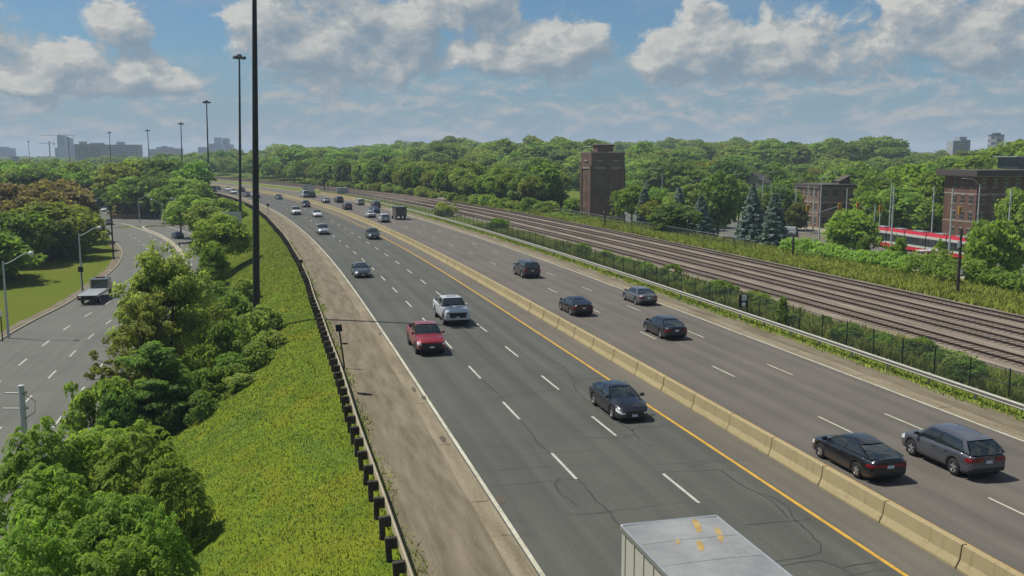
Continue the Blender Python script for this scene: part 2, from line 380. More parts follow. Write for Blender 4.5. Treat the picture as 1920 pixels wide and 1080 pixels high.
M = {}
LL = [(9.9, 3.7), (13.68, 3.7), (17.3, 3.6)]; LR = [(24.8, 3.6), (28.45, 3.6), (31.9, 3.5)]
M['asphalt_l'] = mat_asphalt('asphalt_westbound', (.064, .065, .056), (.091, .091, .077), LL, 7.2)
M['asphalt_r'] = mat_asphalt('asphalt_eastbound', (.095, .084, .072), (.128, .114, .096), LR)
M['asphalt_s'] = mat_asphalt('asphalt_median_shoulder', (.098, .090, .074), (.138, .125, .100))
M['asphalt_lake'] = mat_asphalt('asphalt_lakeside', (.101, .101, .088), (.135, .135, .115))
M['asphalt_q'] = mat_asphalt('asphalt_street', (.10, .10, .092), (.14, .138, .125))
M['gravel'] = mat_speckle('gravel_shoulder', [(0, (.085, .070, .044)), (.45, (.142, .120, .080)), (1, (.215, .185, .13))], 16.0, 1.1, 0.95, 0.6, 0.03, True, (0.22, 1.5, 1), 0.55)
M['gutter'] = mat_speckle('gutter_concrete', [(0, (.115, .096, .060)), (.5, (.195, .163, .108)), (1, (.26, .22, .15))], 7.0, 0.7, 0.9, 0.2, 0.01, True, (0.25, 2.5, 1), 0.6)
M['ballast'] = mat_speckle('ballast', [(0, (.080, .062, .046)), (.5, (.195, .160, .124)), (1, (.31, .265, .215))], 13.0, 0.8, 0.95, 0.9, 0.06, True, (0.15, 2.2, 1), 0.45)
M['barrier'] = mat_concrete('barrier_concrete', (.335, .275, .150), (.12, .085, .04))
M['kerb'] = mat_concrete('kerb_concrete', (.34, .31, .24), vert=False)
M['concrete'] = mat_concrete('grey_concrete', (.36, .35, .32))
M['grass'] = mat_grass('bank_grass', (.135, .180, .014), (.205, .245, .018), (.285, .235, .020), 0.33, 0.13)
M['sward'] = mat_sward('bank_sward')
M['blade_soft'] = mat_leaf('soft_grass_blades', (.080, .125, .011), (.185, .222, .020), 0.2, 0.006, None, 4.0)
M['lawn'] = mat_grass('mown_lawn', (.095, .132, .012), (.140, .168, .016), (.17, .145, .032), 0.22, 0.10)
M['rough_grass'] = mat_grass('rail_side_grass', (.085, .130, .020), (.150, .195, .032), (.19, .165, .045), 0.2, 0.2)
M['blade'] = mat_leaf('grass_blades', (.135, .190, .014), (.300, .350, .028), 0.3, 0.008, None, 1.8)
M['leaf'] = mat_leaf('broadleaf_foliage', (0.091, 0.174, 0.027), (0.294, 0.419, 0.064), 0.5, 0.022, (0.225, 0.248, 0.044))
M['leaf_dark'] = mat_leaf('dark_foliage', (0.069, 0.130, 0.034), (0.190, 0.289, 0.064), 0.5, 0.02)
M['leaf_light'] = mat_leaf('pale_yellow_green_foliage', (0.128, 0.173, 0.035), (0.384, 0.420, 0.096), 0.5, 0.015)
M['leaf_bright'] = mat_leaf('bright_green_foliage', (0.110, 0.216, 0.021), (0.311, 0.420, 0.045), 0.5, 0.012)
M['leaf_fresh'] = mat_leaf('fresh_green_foliage', (.075, .145, .028), (.185, .300, .060), 0.5, 0.01)
M['leaf_red'] = mat_leaf('bronze_foliage', (0.114, 0.091, 0.050), (0.346, 0.248, 0.116), 0.5, 0.03)
M['leaf_blue'] = mat_leaf('blue_spruce_needles', (.055, .095, .085), (.30, .39, .37), 0.25, 0.01)
M['leaf_shrub'] = mat_leaf('shrub_foliage', (0.120, 0.182, 0.035), (0.338, 0.416, 0.096), 0.5, 0.02)
M['leaf_vine'] = mat_leaf('vine_foliage', (0.101, 0.199, 0.024), (0.293, 0.420, 0.051), 0.5, 0.012)
M['bark'] = mat_speckle('bark', [(0, (.035, .028, .022)), (.5, (.075, .06, .045)), (1, (.12, .10, .08))], 9.0, 1.0)
M['wood'] = mat_speckle('weathered_timber', [(0, (.022, .018, .015)), (.5, (.050, .041, .034)), (1, (.092, .078, .064))], 11.0, 1.2)
M['galv'] = mat_plain('galvanised_steel', (.40, .42, .42), 0.45, 0.7, 0.15, 4.0)
M['beam'] = mat_plain('guardrail_steel', (.40, .39, .33), 0.5, 0.35, 0.2, 2.0)
M['beam_old'] = mat_plain('weathered_guardrail_steel', (.42, .36, .25), 0.65, 0.2, 0.25, 2.0)
M['mast'] = mat_plain('dark_mast_steel', (.024, .027, .028), 0.5, 0.3, 0.25, 1.0)
M['pole_grey'] = mat_plain('grey_concrete_pole', (.42, .44, .43), 0.8, 0.0, 0.12, 2.0)
M['black'] = mat_plain('black_matt', (.010, .010, .011), 0.7, 0, 0.2)
M['fence'] = mat_plain('dark_green_steel', (.020, .026, .024), 0.6, 0.3, 0.2)
M['white_line'] = mat_speckle('white_line_paint', [(0, (.24, .23, .17)), (.4, (.40, .385, .29)), (1, (.50, .49, .39))], 8.0, 1.2, 0.7, 0.05, 0.002, True)
M['dash'] = mat_speckle('bright_dash_paint', [(0, (.20, .20, .18)), (.35, (.38, .37, .32)), (1, (.47, .46, .41))], 9.0, 1.4, 0.65, 0.05, 0.002, True)
M['yellow_line'] = mat_speckle('yellow_line_paint', [(0, (.27, .16, .03)), (.4, (.45, .26, .035)), (1, (.54, .33, .06))], 8.0, 1.0, 0.7, 0.05, 0.002, True)
M['crack'] = mat_speckle('crack_sealant', [(0, (.028, .028, .026)), (1, (.060, .060, .054))], 6.0, 1.0, 0.75, 0.05, 0.002, True)
M['rail'] = mat_plain('rusty_rail', (.050, .030, .022), 0.6, 0.4, 0.3, 5.0)
M['tie'] = mat_speckle('track_tie', [(0, (.04, .032, .028)), (1, (.13, .105, .09))], 6.0, 1.0)
M['tyre'] = mat_plain('tyre_rubber', (.014, .014, .015), 0.85, 0, 0.2)
M['rim'] = mat_plain('alloy_rim', (.50, .50, .50), 0.35, 0.8, 0.1)
M['rim_dark'] = mat_plain('dark_alloy_rim', (.13, .13, .135), 0.4, 0.7, 0.1)
M['under'] = mat_plain('underbody_black', (.012, .012, .013), 0.8)
M['trim'] = mat_plain('black_trim', (.016, .016, .018), 0.45)
M['glass'] = mat_glass('car_glass')
M['glass_teal'] = mat_glass('teal_glass', (.03, .05, .05), 0.08)
M['win'] = mat_glass('window_glass', (.025, .03, .034), 0.12)
M['lamp'] = mat_plain('headlamp_lens', (.70, .72, .74), 0.12, 0.1, 0.05, 3.0, 0.6, 0.4)
M['tail'] = mat_plain('tail_lamp_lens', (.19, .010, .014), 0.2, 0, 0.15, 3.0, 0.5, 0.3)
M['plate'] = mat_plain('number_plate', (.58, .60, .64), 0.5)
M['chrome'] = mat_plain('chrome', (.55, .56, .57), 0.2, 0.9, 0.05)
for k, c, mt in (('p_red', (.26, .022, .030), .25), ('p_white', (.50, .52, .53), 0), ('p_black', (.012, .014, .017), .2), ('p_navy', (.018, .020, .032), .3), ('p_grey', (.075, .077, .085), .4),
                 ('p_slate', (.045, .060, .072), .4), ('p_silver', (.36, .38, .39), .5), ('p_plum', (.060, .012, .018), .3), ('p_brown', (.050, .046, .046), .35), ('p_cream', (.58, .54, .45), 0),
                 ('p_blue', (.040, .075, .125), .3), ('p_midgrey', (.150, .155, .160), .4), ('p_bluegrey', (.095, .100, .118), .4), ('p_dkgrey', (.030, .031, .036), .4)):
    M[k] = mat_paint('paint_' + k[2:], c, 0.26, mt)
M['tram_red'] = mat_plain('tram_red_paint', (.50, .014, .028), 0.35, 0, 0.08, 1.0, 0.5, 0.3)
M['tram_white'] = mat_plain('tram_white_paint', (.52, .51, .47), 0.4, 0, 0.06, 1.0)
M['trailer'] = mat_speckle('trailer_roof', [(0, (.16, .17, .175)), (.5, (.215, .22, .22)), (1, (.27, .275, .275))], 1.6, 0.35, 0.6, 0.05, 0.005)
M['trailer_side'] = mat_plain('trailer_side', (.46, .45, .39), 0.45, 0.1, 0.06, 1.5)
M['stain'] = mat_speckle('yellowed_patch', [(0, (.22, .17, .10)), (.5, (.36, .24, .07)), (1, (.34, .28, .17))], 5.0, 2.0)
M['brick'] = mat_brick('red_brown_brick', (.120, .062, .047), (.165, .088, .064), (.17, .13, .105))
M['brick_tower'] = mat_brick('tower_brick', (.150, .095, .072), (.205, .130, .098), (.19, .145, .115))
M['brick_tan'] = mat_brick('tan_brick', (.175, .105, .075), (.23, .145, .10), (.26, .21, .17))
M['stone'] = mat_plain('pale_stone', (.30, .27, .225), 0.85, 0, 0.12)
M['roof_dark'] = mat_plain('dark_roof', (.07, .055, .05), 0.8)
M['signal'] = mat_plain('signal_yellow', (.62, .30, .025), 0.5)
M['amber'] = mat_plain('amber_lens', (.10, .05, .02), 0.3)
M['sign_white'] = mat_plain('sign_white', (.72, .72, .70), 0.5)
M['pit'] = mat_plain('broken_concrete', (.085, .070, .050), 0.95)
M['globe'] = mat_plain('lamp_globe', (.55, .57, .58), 0.3)
M['sidewalk'] = mat_concrete('sidewalk_concrete', (.27, .245, .185), vert=False)
M['orange'] = mat_plain('orange_barrel', (.60, .17, .03), 0.5)
def mat_facade(name, wall, glassc, sx, sz, wx=0.55, wz=0.5, rough=0.7):
    return mat_plain(name, wall, rough, 0, 0.08, 0.2)
M['far_glass_hazed'] = mat_plain('hazed_tower_glass', (.11, .20, .34), 0.35, 0.2, 0.1, 0.1)  # blue of the distant haze is put into the glass colour
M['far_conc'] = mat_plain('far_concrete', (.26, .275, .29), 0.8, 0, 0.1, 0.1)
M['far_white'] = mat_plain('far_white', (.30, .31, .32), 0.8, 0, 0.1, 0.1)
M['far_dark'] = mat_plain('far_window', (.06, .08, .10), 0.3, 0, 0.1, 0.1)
M['crane'] = mat_plain('crane_steel', (.24, .22, .17), 0.6)
def mat_screen(name, c, a):
    m_, t = new_mat(name); v = pos(t); n = t.noise(v, 2.0, 4)
    setbase(t, t.mix(n, tuple(q * 0.7 for q in c), c), 0.7, 0.2)
    tr = t.node('ShaderNodeBsdfTransparent'); mx = t.node('ShaderNodeMixShader'); t.put(mx.inputs[0], t.add(a - 0.06, t.mul(n, 0.12)))
    t.l.new(tr.outputs[0], mx.inputs[1]); t.l.new(t.bs.outputs[0], mx.inputs[2]); t.l.new(mx.outputs[0], t.out.inputs[0]); return m_
M['mesh'] = mat_screen('chain_link_mesh', (.034, .044, .042), 0.38)

# ------------------------------------------------------------------ ground
def fnoise(x, f, seed): return math.sin(x * f + seed) * 0.5 + math.sin(x * f * 2.7 + seed * 3.1) * 0.3 + math.sin(x * f * 6.1 + seed * 1.7) * 0.2
def strip(name, us, zs, s0, s1, mat, ds=4.0, kind='structure', wob=None, parent=None):
    """sheet along the expressway; us, zs: cross-section from left to right; wob: sideways unevenness of the two edges"""
    ss = np.arange(s0, s1 + ds * 0.5, ds); rows = []; uvs = []
    for s in ss:
        for j, (u, z) in enumerate(zip(us, zs)):
            uu = u + (wob[0] * fnoise(s, 0.8, 1.3) if (wob and j == 0) else 0) + (wob[1] * fnoise(s, 0.7, 4.1) if (wob and j == len(us) - 1) else 0)
            rows.append((s, uu, z)); uvs.append((s, uu))
    rows = np.array(rows); v = Pn(rows[:, 0], rows[:, 1], rows[:, 2]); n = len(us); f = []
    for i in range(len(ss) - 1):
        for j in range(n - 1): f.append((i * n + j, i * n + j + 1, (i + 1) * n + j + 1, (i + 1) * n + j))
    me = bpy.data.meshes.new(name); me.from_pydata(v.tolist(), [], f); uvl = me.uv_layers.new(name='UVMap')
    li = np.empty(len(me.loops), int); me.loops.foreach_get('vertex_index', li); uvl.data.foreach_set('uv', np.array(uvs)[li].ravel())
    me.polygons.foreach_set('use_smooth', [True] * len(f)); me.update()
    o = link_mesh(name, me, parent, mat)
    if kind: o['kind'] = kind
    return o
S0, S1 = -60, 760
HAZE_DENSITY = 0.00022
LAKE_Z = -5.5
# wide base ground to the horizon
mb = MB(); NR = 48; rr = [0, 300, 900, 2200, 5000]
for i in range(len(rr) - 1):
    for k in range(NR):
        a, b = 2 * math.pi * k / NR, 2 * math.pi * (k + 1) / NR
        q = [(rr[i] * math.cos(a), rr[i] * math.sin(a), -5.62), (rr[i + 1] * math.cos(a), rr[i + 1] * math.sin(a), -5.62), (rr[i + 1] * math.cos(b), rr[i + 1] * math.sin(b), -5.62), (rr[i] * math.cos(b), rr[i] * math.sin(b), -5.62)]
        mb.poly(q if i else [q[0], q[1], q[2]])
tag(mb.build('ground', M['lawn']), kind='structure')
# grassy bank between the expressway and the lower road
def bank_z(u, s=80):
    z = np.interp(u, [-9.6, -8.6, -5, -2, 1.0, 3.0, 4.4], [-5.66, -5.45, -3.7, -2.0, -.62, -.10, -.04])
    return float(z)
us = [-9.8, -9.2, -8, -6.5, -5, -3.5, -2, -.5, 1, 2, 3, 4.3]
strip('grass_bank', us, [bank_z(u) for u in us], S0, S1, M['sward'], 3.0)
# carriageways and shoulders
strip('gravel_shoulder', [4.0, 5.2, 7.25], [-.03, -.004, -.004], S0, S1, M['gravel'], 2.0, wob=(0.22, 0))
strip('gutter', [7.08, 7.5, 7.86], [.010, -.006, .004], S0, S1, M['gutter'], 3.0, wob=(0.05, 0))
strip('westbound_road', [7.84, 19.25], [0, 0], S0, S1, M['asphalt_l'], 4.0)
strip('median_shoulder', [19.25, 21.6], [0, 0], S0, S1, M['asphalt_s'], 4.0)
strip('eastbound_road', [21.6, 33.7], [0, 0], S0, S1, M['asphalt_r'], 4.0)
strip('gutter', [33.66, 34.1, 34.6], [.004, -.006, .010], S0, S1, M['gutter'], 3.0)
strip('gravel_shoulder', [34.55, 35.6, 36.3], [-.004, -.010, -.03], S0, S1, M['gravel'], 2.0, wob=(0, 0.3))
def right_z(u, s):
    """rail corridor, the slope down to the avenue and the wooded hill beyond"""
    z = np.interp(u, [35.5, 36.5, 38, 43.5, 60, 70, 73, 82, 150, 190, 320, 520, 900], [-.06, -.05, -.05, .0, -.06, -.25, -.6, -4.4, -4.4, -3.6, 2.0, 5.5, 6.5])
    far = np.clip((s - 300) / 200, 0, 1)
    z2 = np.interp(u, [60, 75, 140, 300, 500, 900], [-.06, -1.0, 1.0, 6.5, 10.0, 11.0])
    z2 = z2 * float(np.clip(1.25 - .9 * u / max(s, 60), .25, 1)) if u > 75 else z2
    return float(z * (1 - far) + z2 * far) if u > 60 else float(z)
us = [35.5, 36.5, 38, 40, 43.5, 60, 63, 66, 70, 73, 77.5, 82, 90, 110, 130, 150, 170, 190, 230, 280, 330, 400, 500, 650, 900]
ss = np.arange(-40, 1105, 15.0); v = []; f = []
for s in ss:
    for u in us: v.append(tuple(P(s, u, right_z(u, s))))
n = len(us)
for i in range(len(ss) - 1):
    for j in range(n - 1): f.append((i * n + j, i * n + j + 1, (i + 1) * n + j + 1, (i + 1) * n + j))
me = bpy.data.meshes.new('terrain'); me.from_pydata(v, [], f); me.polygons.foreach_set('use_smooth', [True] * len(f)); me.update()
tag(link_mesh('terrain', me, None, M['rough_grass']), kind='structure')
strip('ballast_bed', [43.4, 44.2, 46.2, 50, 53.6, 57.4, 59.3, 60.2], [-.02, .13, .14, .14, .14, .14, .13, -.04], S0, S1, M['ballast'], 3.0, wob=(0.4, 0.3))

# painted lines (sheets 4 mm above the asphalt)
def lines(name, u, w, mat, s0, s1, dash=None, z=0.006):
    mb = MB(); uvs = []
    if dash is None:
        return strip(name, [u - w / 2, u + w / 2], [z, z], s0, s1, mat, 4.0)
    per, ln, ph = dash; s = s0 + ph; v = []; f = []; uv = []
    while s < s1:
        a = rng.uniform(-.06, .06, 2)
        for k in range(3):
            q = s + a[0] + (ln + a[1]) * k / 2
            for d in (-w / 2, w / 2): v.append(tuple(P(q, u + d, z))); uv.append((q, u + d))
        i = len(v) - 6; f += [(i, i + 1, i + 3, i + 2), (i + 2, i + 3, i + 5, i + 4)]
        s += per
    me = bpy.data.meshes.new(name); me.from_pydata(v, [], f); uvl = me.uv_layers.new(name='UVMap')
    li = np.empty(len(me.loops), int); me.loops.foreach_get('vertex_index', li); uvl.data.foreach_set('uv', np.array(uv)[li].ravel())
    o = link_mesh(name, me, None, mat); o['kind'] = 'structure'; return o
lines('edge_line', 8.0, 0.16, M['white_line'], S0, S1)
lines('edge_line', 19.12, 0.17, M['yellow_line'], S0, S1)
lines('edge_line', 22.7, 0.15, M['yellow_line'], S0, S1)
lines('edge_line', 33.55, 0.15, M['white_line'], S0, S1)
lines('lane_line', 11.84, 0.13, M['dash'], 0, S1, (9.15, 3.5, 8.65))
lines('lane_line', 15.54, 0.13, M['dash'], 0, S1, (9.15, 3.5, 4.85))
lines('lane_line', 26.65, 0.11, M['white_line'], 0, S1, (12.0, 3.0, 3.1))
lines('lane_line', 30.25, 0.11, M['white_line'], 0, S1, (12.15, 3.1, 2.05))

# ------------------------------------------------------------------ cracks, sealed joints
CR = [[(1085, 897), (1098, 912), (1118, 938), (1140, 955), (1165, 988)], [(977, 788), (992, 806), (1012, 833), (1035, 853)], [(905, 712), (922, 728), (938, 742), (946, 752)],
      [(932, 747), (950, 741), (990, 737), (1035, 732), (1080, 731), (1075, 715), (1090, 712), (1130, 709)], [(1080, 731), (1100, 750), (1125, 770), (1160, 792), (1185, 806), (1200, 826), (1225, 838)],
      [(1186, 808), (1190, 803), (1215, 801), (1262, 798)], [(855, 610), (872, 622), (888, 640), (905, 655), (912, 662), (935, 668)], [(1350, 880), (1370, 895), (1400, 915), (1430, 928), (1455, 945), (1478, 972)],
      [(1425, 925), (1450, 932), (1475, 950), (1492, 975), (1520, 998), (1538, 1020), (1537, 1035), (1520, 1043), (1480, 1048), (1450, 1053)], [(1400, 983), (1440, 980), (1480, 977), (1520, 973)],
      [(1465, 1060), (1500, 1054), (1535, 1051), (1570, 1062), (1600, 1078)], [(1580, 1063), (1620, 1057), (1645, 1054)], [(905, 883), (960, 879), (1020, 876), (1060, 873), (1130, 871)], [(918, 912), (980, 907), (1035, 902), (1080, 898)],
      [(1050, 895), (1040, 908), (1052, 925), (1085, 950)], [(1080, 742), (1050, 744), (1100, 820), (1160, 822), (1190, 815)][2:], [(800, 690), (850, 687), (905, 685), (960, 684)], [(835, 717), (880, 716), (930, 714)],
      [(880, 1010), (940, 1004), (1010, 1002)][1:], [(700, 563), (735, 561), (790, 560)], [(1210, 872), (1280, 868), (1345, 862)], [(1240, 885), (1300, 883), (1380, 880)], [(1012, 800), (1060, 797), (1105, 795)], [(1060, 962), (1100, 965), (1150, 960)],
      [(850, 845), (900, 838), (960, 836)], [(1285, 878), (1330, 868), (1400, 861)], [(1160, 640), (1130, 655), (1090, 665)][:2], [(1010, 660), (1030, 672), (1060, 690), (1075, 712)]]
mb = MB(); uvs = []
for ci, line in enumerate(CR):
    pts = [at(px, py, 0.004) for px, py in line]; fine = []
    for a, b in zip(pts[:-1], pts[1:]):
        L = (b - a).length; k = max(1, int(L / 0.35)); nrm = Vector((-(b - a).y, (b - a).x, 0)).normalized()
        for i in range(k): fine.append(a.lerp(b, i / k) + nrm * random.uniform(-.05, .05))
    fine.append(pts[-1]); thin = 0.016 if ci in (12, 13, 16, 17, 18, 19, 20, 21, 22, 23, 24, 25, 26) else 0.036
    ring = []
    for i, p in enumerate(fine):
        d = (fine[min(i + 1, len(fine) - 1)] - fine[max(i - 1, 0)]).normalized(); nrm = Vector((-d.y, d.x, 0)); w = thin * random.uniform(.6, 1.25)
        ring.append((p - nrm * w, p + nrm * w))
    for (a, b), (c, d) in zip(ring[:-1], ring[1:]): mb.poly([a, c, d, b])
o = mb.build('crack_sealant', M['crack']); o['kind'] = 'structure'
# broken edge patches in the gutter and skid-dark joints across it
mb = MB()
for s in np.arange(12, 200, 7.5):
    w = 0.02; mb.poly([P(s - w, 7.12, .016), P(s + w, 7.12, .016), P(s + w, 7.82, .012), P(s - w, 7.82, .012)])
    mb.poly([P(s - w, 33.7, .012), P(s + w, 33.7, .012), P(s + w, 34.55, .016), P(s - w, 34.55, .016)])
for px, py in ((938, 935), (830, 822), (712, 626), (795, 745), (776, 730)):
    c = at(px, py, 0.016); pts = []
    for k in range(9):
        a = 2 * math.pi * k / 9; r = random.uniform(.7, 1.3); pts.append(c + Vector((math.cos(a) * .13 * r - .2 * math.sin(a) * r * .5, math.sin(a) * .5 * r, 0)))
    mb.poly(pts)
o = mb.build('gutter_joints', M['pit']); o['kind'] = 'structure'
# torn strips of tyre on the gravel
for px0, py0, px1, py1, nm in ((670, 737, 698, 740, 'near'), (641, 644, 652, 644, 'far')):
    a, b = at(px0, py0, .03), at(px1, py1, .03); m3 = a.lerp(b, .5) + Vector((0, -.12, .03)); mb = MB(); mb.tube([a, m3, b], [.05, .07, .04], 6)
    tag(mb.build('tyre_strip', M['tyre']), 'longer black strip of shed tyre on the gravel shoulder' if nm == 'near' else 'short black scrap of tyre on gravel beside the post-mounted marker', 'tyre strip')

# ------------------------------------------------------------------ jersey barriers, one object per segment
def barrier_mesh(L=3.94):
    prof = [(-.30, 0), (-.30, .075), (-.17, .33), (-.115, .80), (-.09, .82), (.09, .82), (.115, .80), (.17, .33), (.30, .075), (.30, 0)]
    mb = MB(); n = len(prof)
    ys = [-L / 2, -L / 2 + .03, L / 2 - .03, L / 2]; sc = [.93, 1, 1, .93]
    v = [(p[0] * k, y, p[1] if p[1] < .1 else p[1] * (1 - (1 - k) * .3)) for y, k in zip(ys, sc) for p in prof]; f = []
    for i in range(3):
        for j in range(n - 1): f.append((i * n + j, i * n + j + 1, (i + 1) * n + j + 1, (i + 1) * n + j)[::-1])
    f.append(tuple(range(n))[::-1]); f.append(tuple(range(3 * n, 4 * n))); mb.raw(v, f)
    return mb.mesh('barrier_segment', [M['barrier'], M['black']])
BAR = barrier_mesh()
def barrier_run(u, s0, s1, label, group, step=4.0):
    s = s0
    while s < s1:
        p = P(s, u); q = P(s + 2, u); r = P(s - 2, u); d = q - r
        o = link_mesh('concrete_barrier', BAR); o.location = p + Vector((0, 0, random.uniform(-.004, .004)))
        o.rotation_euler = (math.asin(d.z / d.length), 0, math.atan2(-d.x, d.y) + random.uniform(-.006, .006))
        tag(o, label, 'barrier', group); s += step
barrier_run(21.25, 18.85 - 4.0, 560, 'pale yellow-grey concrete barrier segment in the median row', 'concrete barriers along the median')
barrier_run(36.0, 268, 318, 'pale concrete barrier segment on the far right shoulder behind the traffic', 'concrete barriers on the right shoulder')

# ------------------------------------------------------------------ guardrails
def wbeam(mb, path, zc, mi=0, h=.31, t=.08, n_out=(1, 0)):
    """corrugated steel beam; path: list of (point, outward unit vector)"""
    prof = [(.02, -.165), (.085, -.135), (.09, -.085), (.0, -.055), (.0, .055), (.09, .085), (.085, .135), (.02, .165), (-.012, .165), (-.012, -.165)]
    n = len(prof); v = []
    for p, o in path:
        for a, z in prof: v.append((p.x + o.x * a, p.y + o.y * a, p.z + zc + z))
    f = []
    for i in range(len(path) - 1):
        for j in range(n): f.append((i * n + j, (i + 1) * n + j, (i + 1) * n + (j + 1) % n, i * n + (j + 1) % n))
    mb.raw(v, f, mi)
def outv(s, sgn): h = head(s); return Vector((math.cos(h) * sgn, math.sin(h) * sgn, 0))
root = empty('guardrail', P(20, 3.6)); tag(root, 'steel beam guardrail on dark timber posts between the grass bank and gravel shoulder', 'guardrail')
mb = MB(); mb.cbox((-.10, -.10, -.5), (.10, .10, .76), .012); POSTW = mb.mesh('timber_post', M['wood'])
mb = MB(); mb.cbox((-.10, -.09, .40), (.10, .09, .78), .012); BLOCKW = mb.mesh('block', M['wood'])
cnt = 0; s = -8.0
while s < 330:
    u = 3.50 + .12 * fnoise(s, .05, 2)
    if cnt < 180:
        p = link_mesh('post', POSTW, root); p.location = P(s, u, -.03) - root.location; p.rotation_euler = (random.uniform(-.04, .04), random.uniform(-.05, .05), head(s) + random.uniform(-.1, .1))
        b = link_mesh('block', BLOCKW, p); b.location = (.20, 0, random.uniform(-.03, .0))
    s += 1.905; cnt += 1
mb = MB(); path = [(P(s, 3.50 + .12 * fnoise(s, .05, 2) + .31, -.03 + .02 * fnoise(s, .3, 1)), outv(s, 1)) for s in np.arange(-8, 332, 1.9)]
wbeam(mb, path, .58); o = mb.build('beam', M['beam_old'], root, 60); o.location = -root.location
root = empty('guardrail', P(20, 36.6)); tag(root, 'bright steel beam guardrail in front of the chain link fence', 'guardrail')
mb = MB(); mb.cbox((-.07, -.07, -.4), (.07, .07, .72), .01); POSTS = mb.mesh('steel_post', M['galv'])
for s in np.arange(20, 266, 3.81):
    p = link_mesh('post', POSTS, root); p.location = P(s, 36.68, -.05) - root.location; p.rotation_euler = (0, 0, head(s))
mb = MB(); path = [(P(s, 36.48, -.05), outv(s, -1)) for s in np.arange(16, 268, 2)]; wbeam(mb, path, .60); o = mb.build('beam', M['beam'], root, 60); o.location = -root.location

# ------------------------------------------------------------------ chain link fence by the tracks: posts, rails and mesh panels
root = empty('chain_link_fence', P(20, 38.2)); tag(root, 'dark chain link fence between the right guardrail and the rail tracks', 'fence')
mb = MB(); mb.tube([(0, 0, -.3), (0, 0, 1.86)], .042, 6); FPOST = mb.mesh('fence_post', M['fence'])
STEP = 3.0; svals = np.arange(21.2, 330, STEP); top = MB()
for i, s in enumerate(svals):
    p = link_mesh('post', FPOST, root); p.location = P(s, 38.2, -.05) - root.location
    if i < len(svals) - 1:
        a, b = P(s, 38.2, -.02), P(s + STEP, 38.2, -.02); mbp = MB()
        mbp.poly([(0, 0, .05), (STEP, 0, .05), (STEP, 0, 1.78), (0, 0, 1.78)])
        if i == 0: PANEL = mbp.mesh('mesh_panel', M['mesh'])
        o = link_mesh('mesh_panel', PANEL, root); d = b - a; o.location = a - root.location; o.rotation_euler = (0, -math.asin(d.z / d.length), math.atan2(d.y, d.x)); o.scale = (d.length / STEP, 1, 1)
for zz in (1.78, 0.95): top.tube([P(s, 38.2, zz - .03) for s in svals], .020, 4)
o = top.build('top_rail', M['fence'], root); o.location = -root.location

# ------------------------------------------------------------------ rail tracks
railprof = [(-.06, .10), (-.06, .115), (-.012, .13), (-.012, .22), (-.035, .232), (-.035, .262), (.035, .262), (.035, .232), (.012, .22), (.012, .13), (.06, .115), (.06, .10)]
names = ['nearest to the fence', 'second from the fence', 'third from the fence', 'farthest from the fence, beside the grass']
for k, uc in enumerate((46.1, 50.0, 53.55, 57.4)):
    root = empty('railway_track', P(40, uc)); tag(root, 'rusty railway track on brown ballast, ' + names[k], 'railway track', 'railway tracks')
    ss = np.concatenate([np.arange(20, 200, 4), np.arange(200, 720, 10)])
    for du in (-.755, .755):
        mb = MB(); v = []; f = []; n = len(railprof)
        for s in ss:
            o_ = outv(s, 1)
            for a, z in railprof: p = P(s, uc + du + a, z + .02); v.append(tuple(p))
        for i in range(len(ss) - 1):
            for j in range(n): f.append((i * n + j, i * n + (j + 1) % n, (i + 1) * n + (j + 1) % n, (i + 1) * n + j))
        mb.raw(v, f); o = mb.build('rail', M['rail'], root); o.location = -root.location
    mb = MB()
    for s in np.arange(24, 260, .62):
        h = head(s); c = P(s + random.uniform(-.03, .03), uc + random.uniform(-.04, .04), 0); X = Vector((math.cos(h), math.sin(h), 0)); Y = Vector((-math.sin(h), math.cos(h), 0))
        w, l = .12, 1.28; zt = .155 + c.z + random.uniform(-.006, .006)
        q = [c - X * l - Y * w, c + X * l - Y * w, c + X * l + Y * w, c - X * l + Y * w]
        mb.raw([(p.x, p.y, zt) for p in q] + [(p.x, p.y, zt - .08) for p in q], [(0, 1, 2, 3), (0, 4, 5, 1), (1, 5, 6, 2), (2, 6, 7, 3), (3, 7, 4, 0)])
    o = mb.build('ties', M['tie'], root); o.location = -root.location; o['kind'] = 'stuff'

# ------------------------------------------------------------------ the lower lakeside road
LZ = -5.55
le = [Vector((-26.0, -20, 0)), Vector((-36.6, 34, 0))] + [at(px, py, LZ) for px, py in ((0, 640), (135, 565))] + [Vector((-64.2, 153, 0)), Vector((-71.4, 175, 0)), Vector((-79.5, 194, 0)), Vector((-94.5, 224, 0)), Vector((-103, 243, 0))]
def resample(pts, step=3.0):
    """Catmull-Rom through the points"""
    out = []
    for i in range(len(pts) - 1):
        p0, p1, p2, p3 = pts[max(i - 1, 0)], pts[i], pts[i + 1], pts[min(i + 2, len(pts) - 1)]; n = max(2, int((p2 - p1).length / step))
        for k in range(n):
            t = k / n; out.append(0.5 * ((2 * p1) + (p2 - p0) * t + (2 * p0 - 5 * p1 + 4 * p2 - p3) * t * t + (3 * p1 - p0 - 3 * p2 + p3) * t ** 3))
    return out + [pts[-1]]
LE = resample(le); LS = [0.0]
for a, b in zip(LE[:-1], LE[1:]): LS.append(LS[-1] + (b - a).to_2d().length)
def LP(i, u, z):
    a, b = LE[max(i - 1, 0)], LE[min(i + 1, len(LE) - 1)]; d = (b - a).to_2d().normalized(); return Vector((LE[i].x + d.y * u, LE[i].y - d.x * u, z))
def lwidth(y): return float(np.interp(y, [160, 222], [15.0, 20.5]))
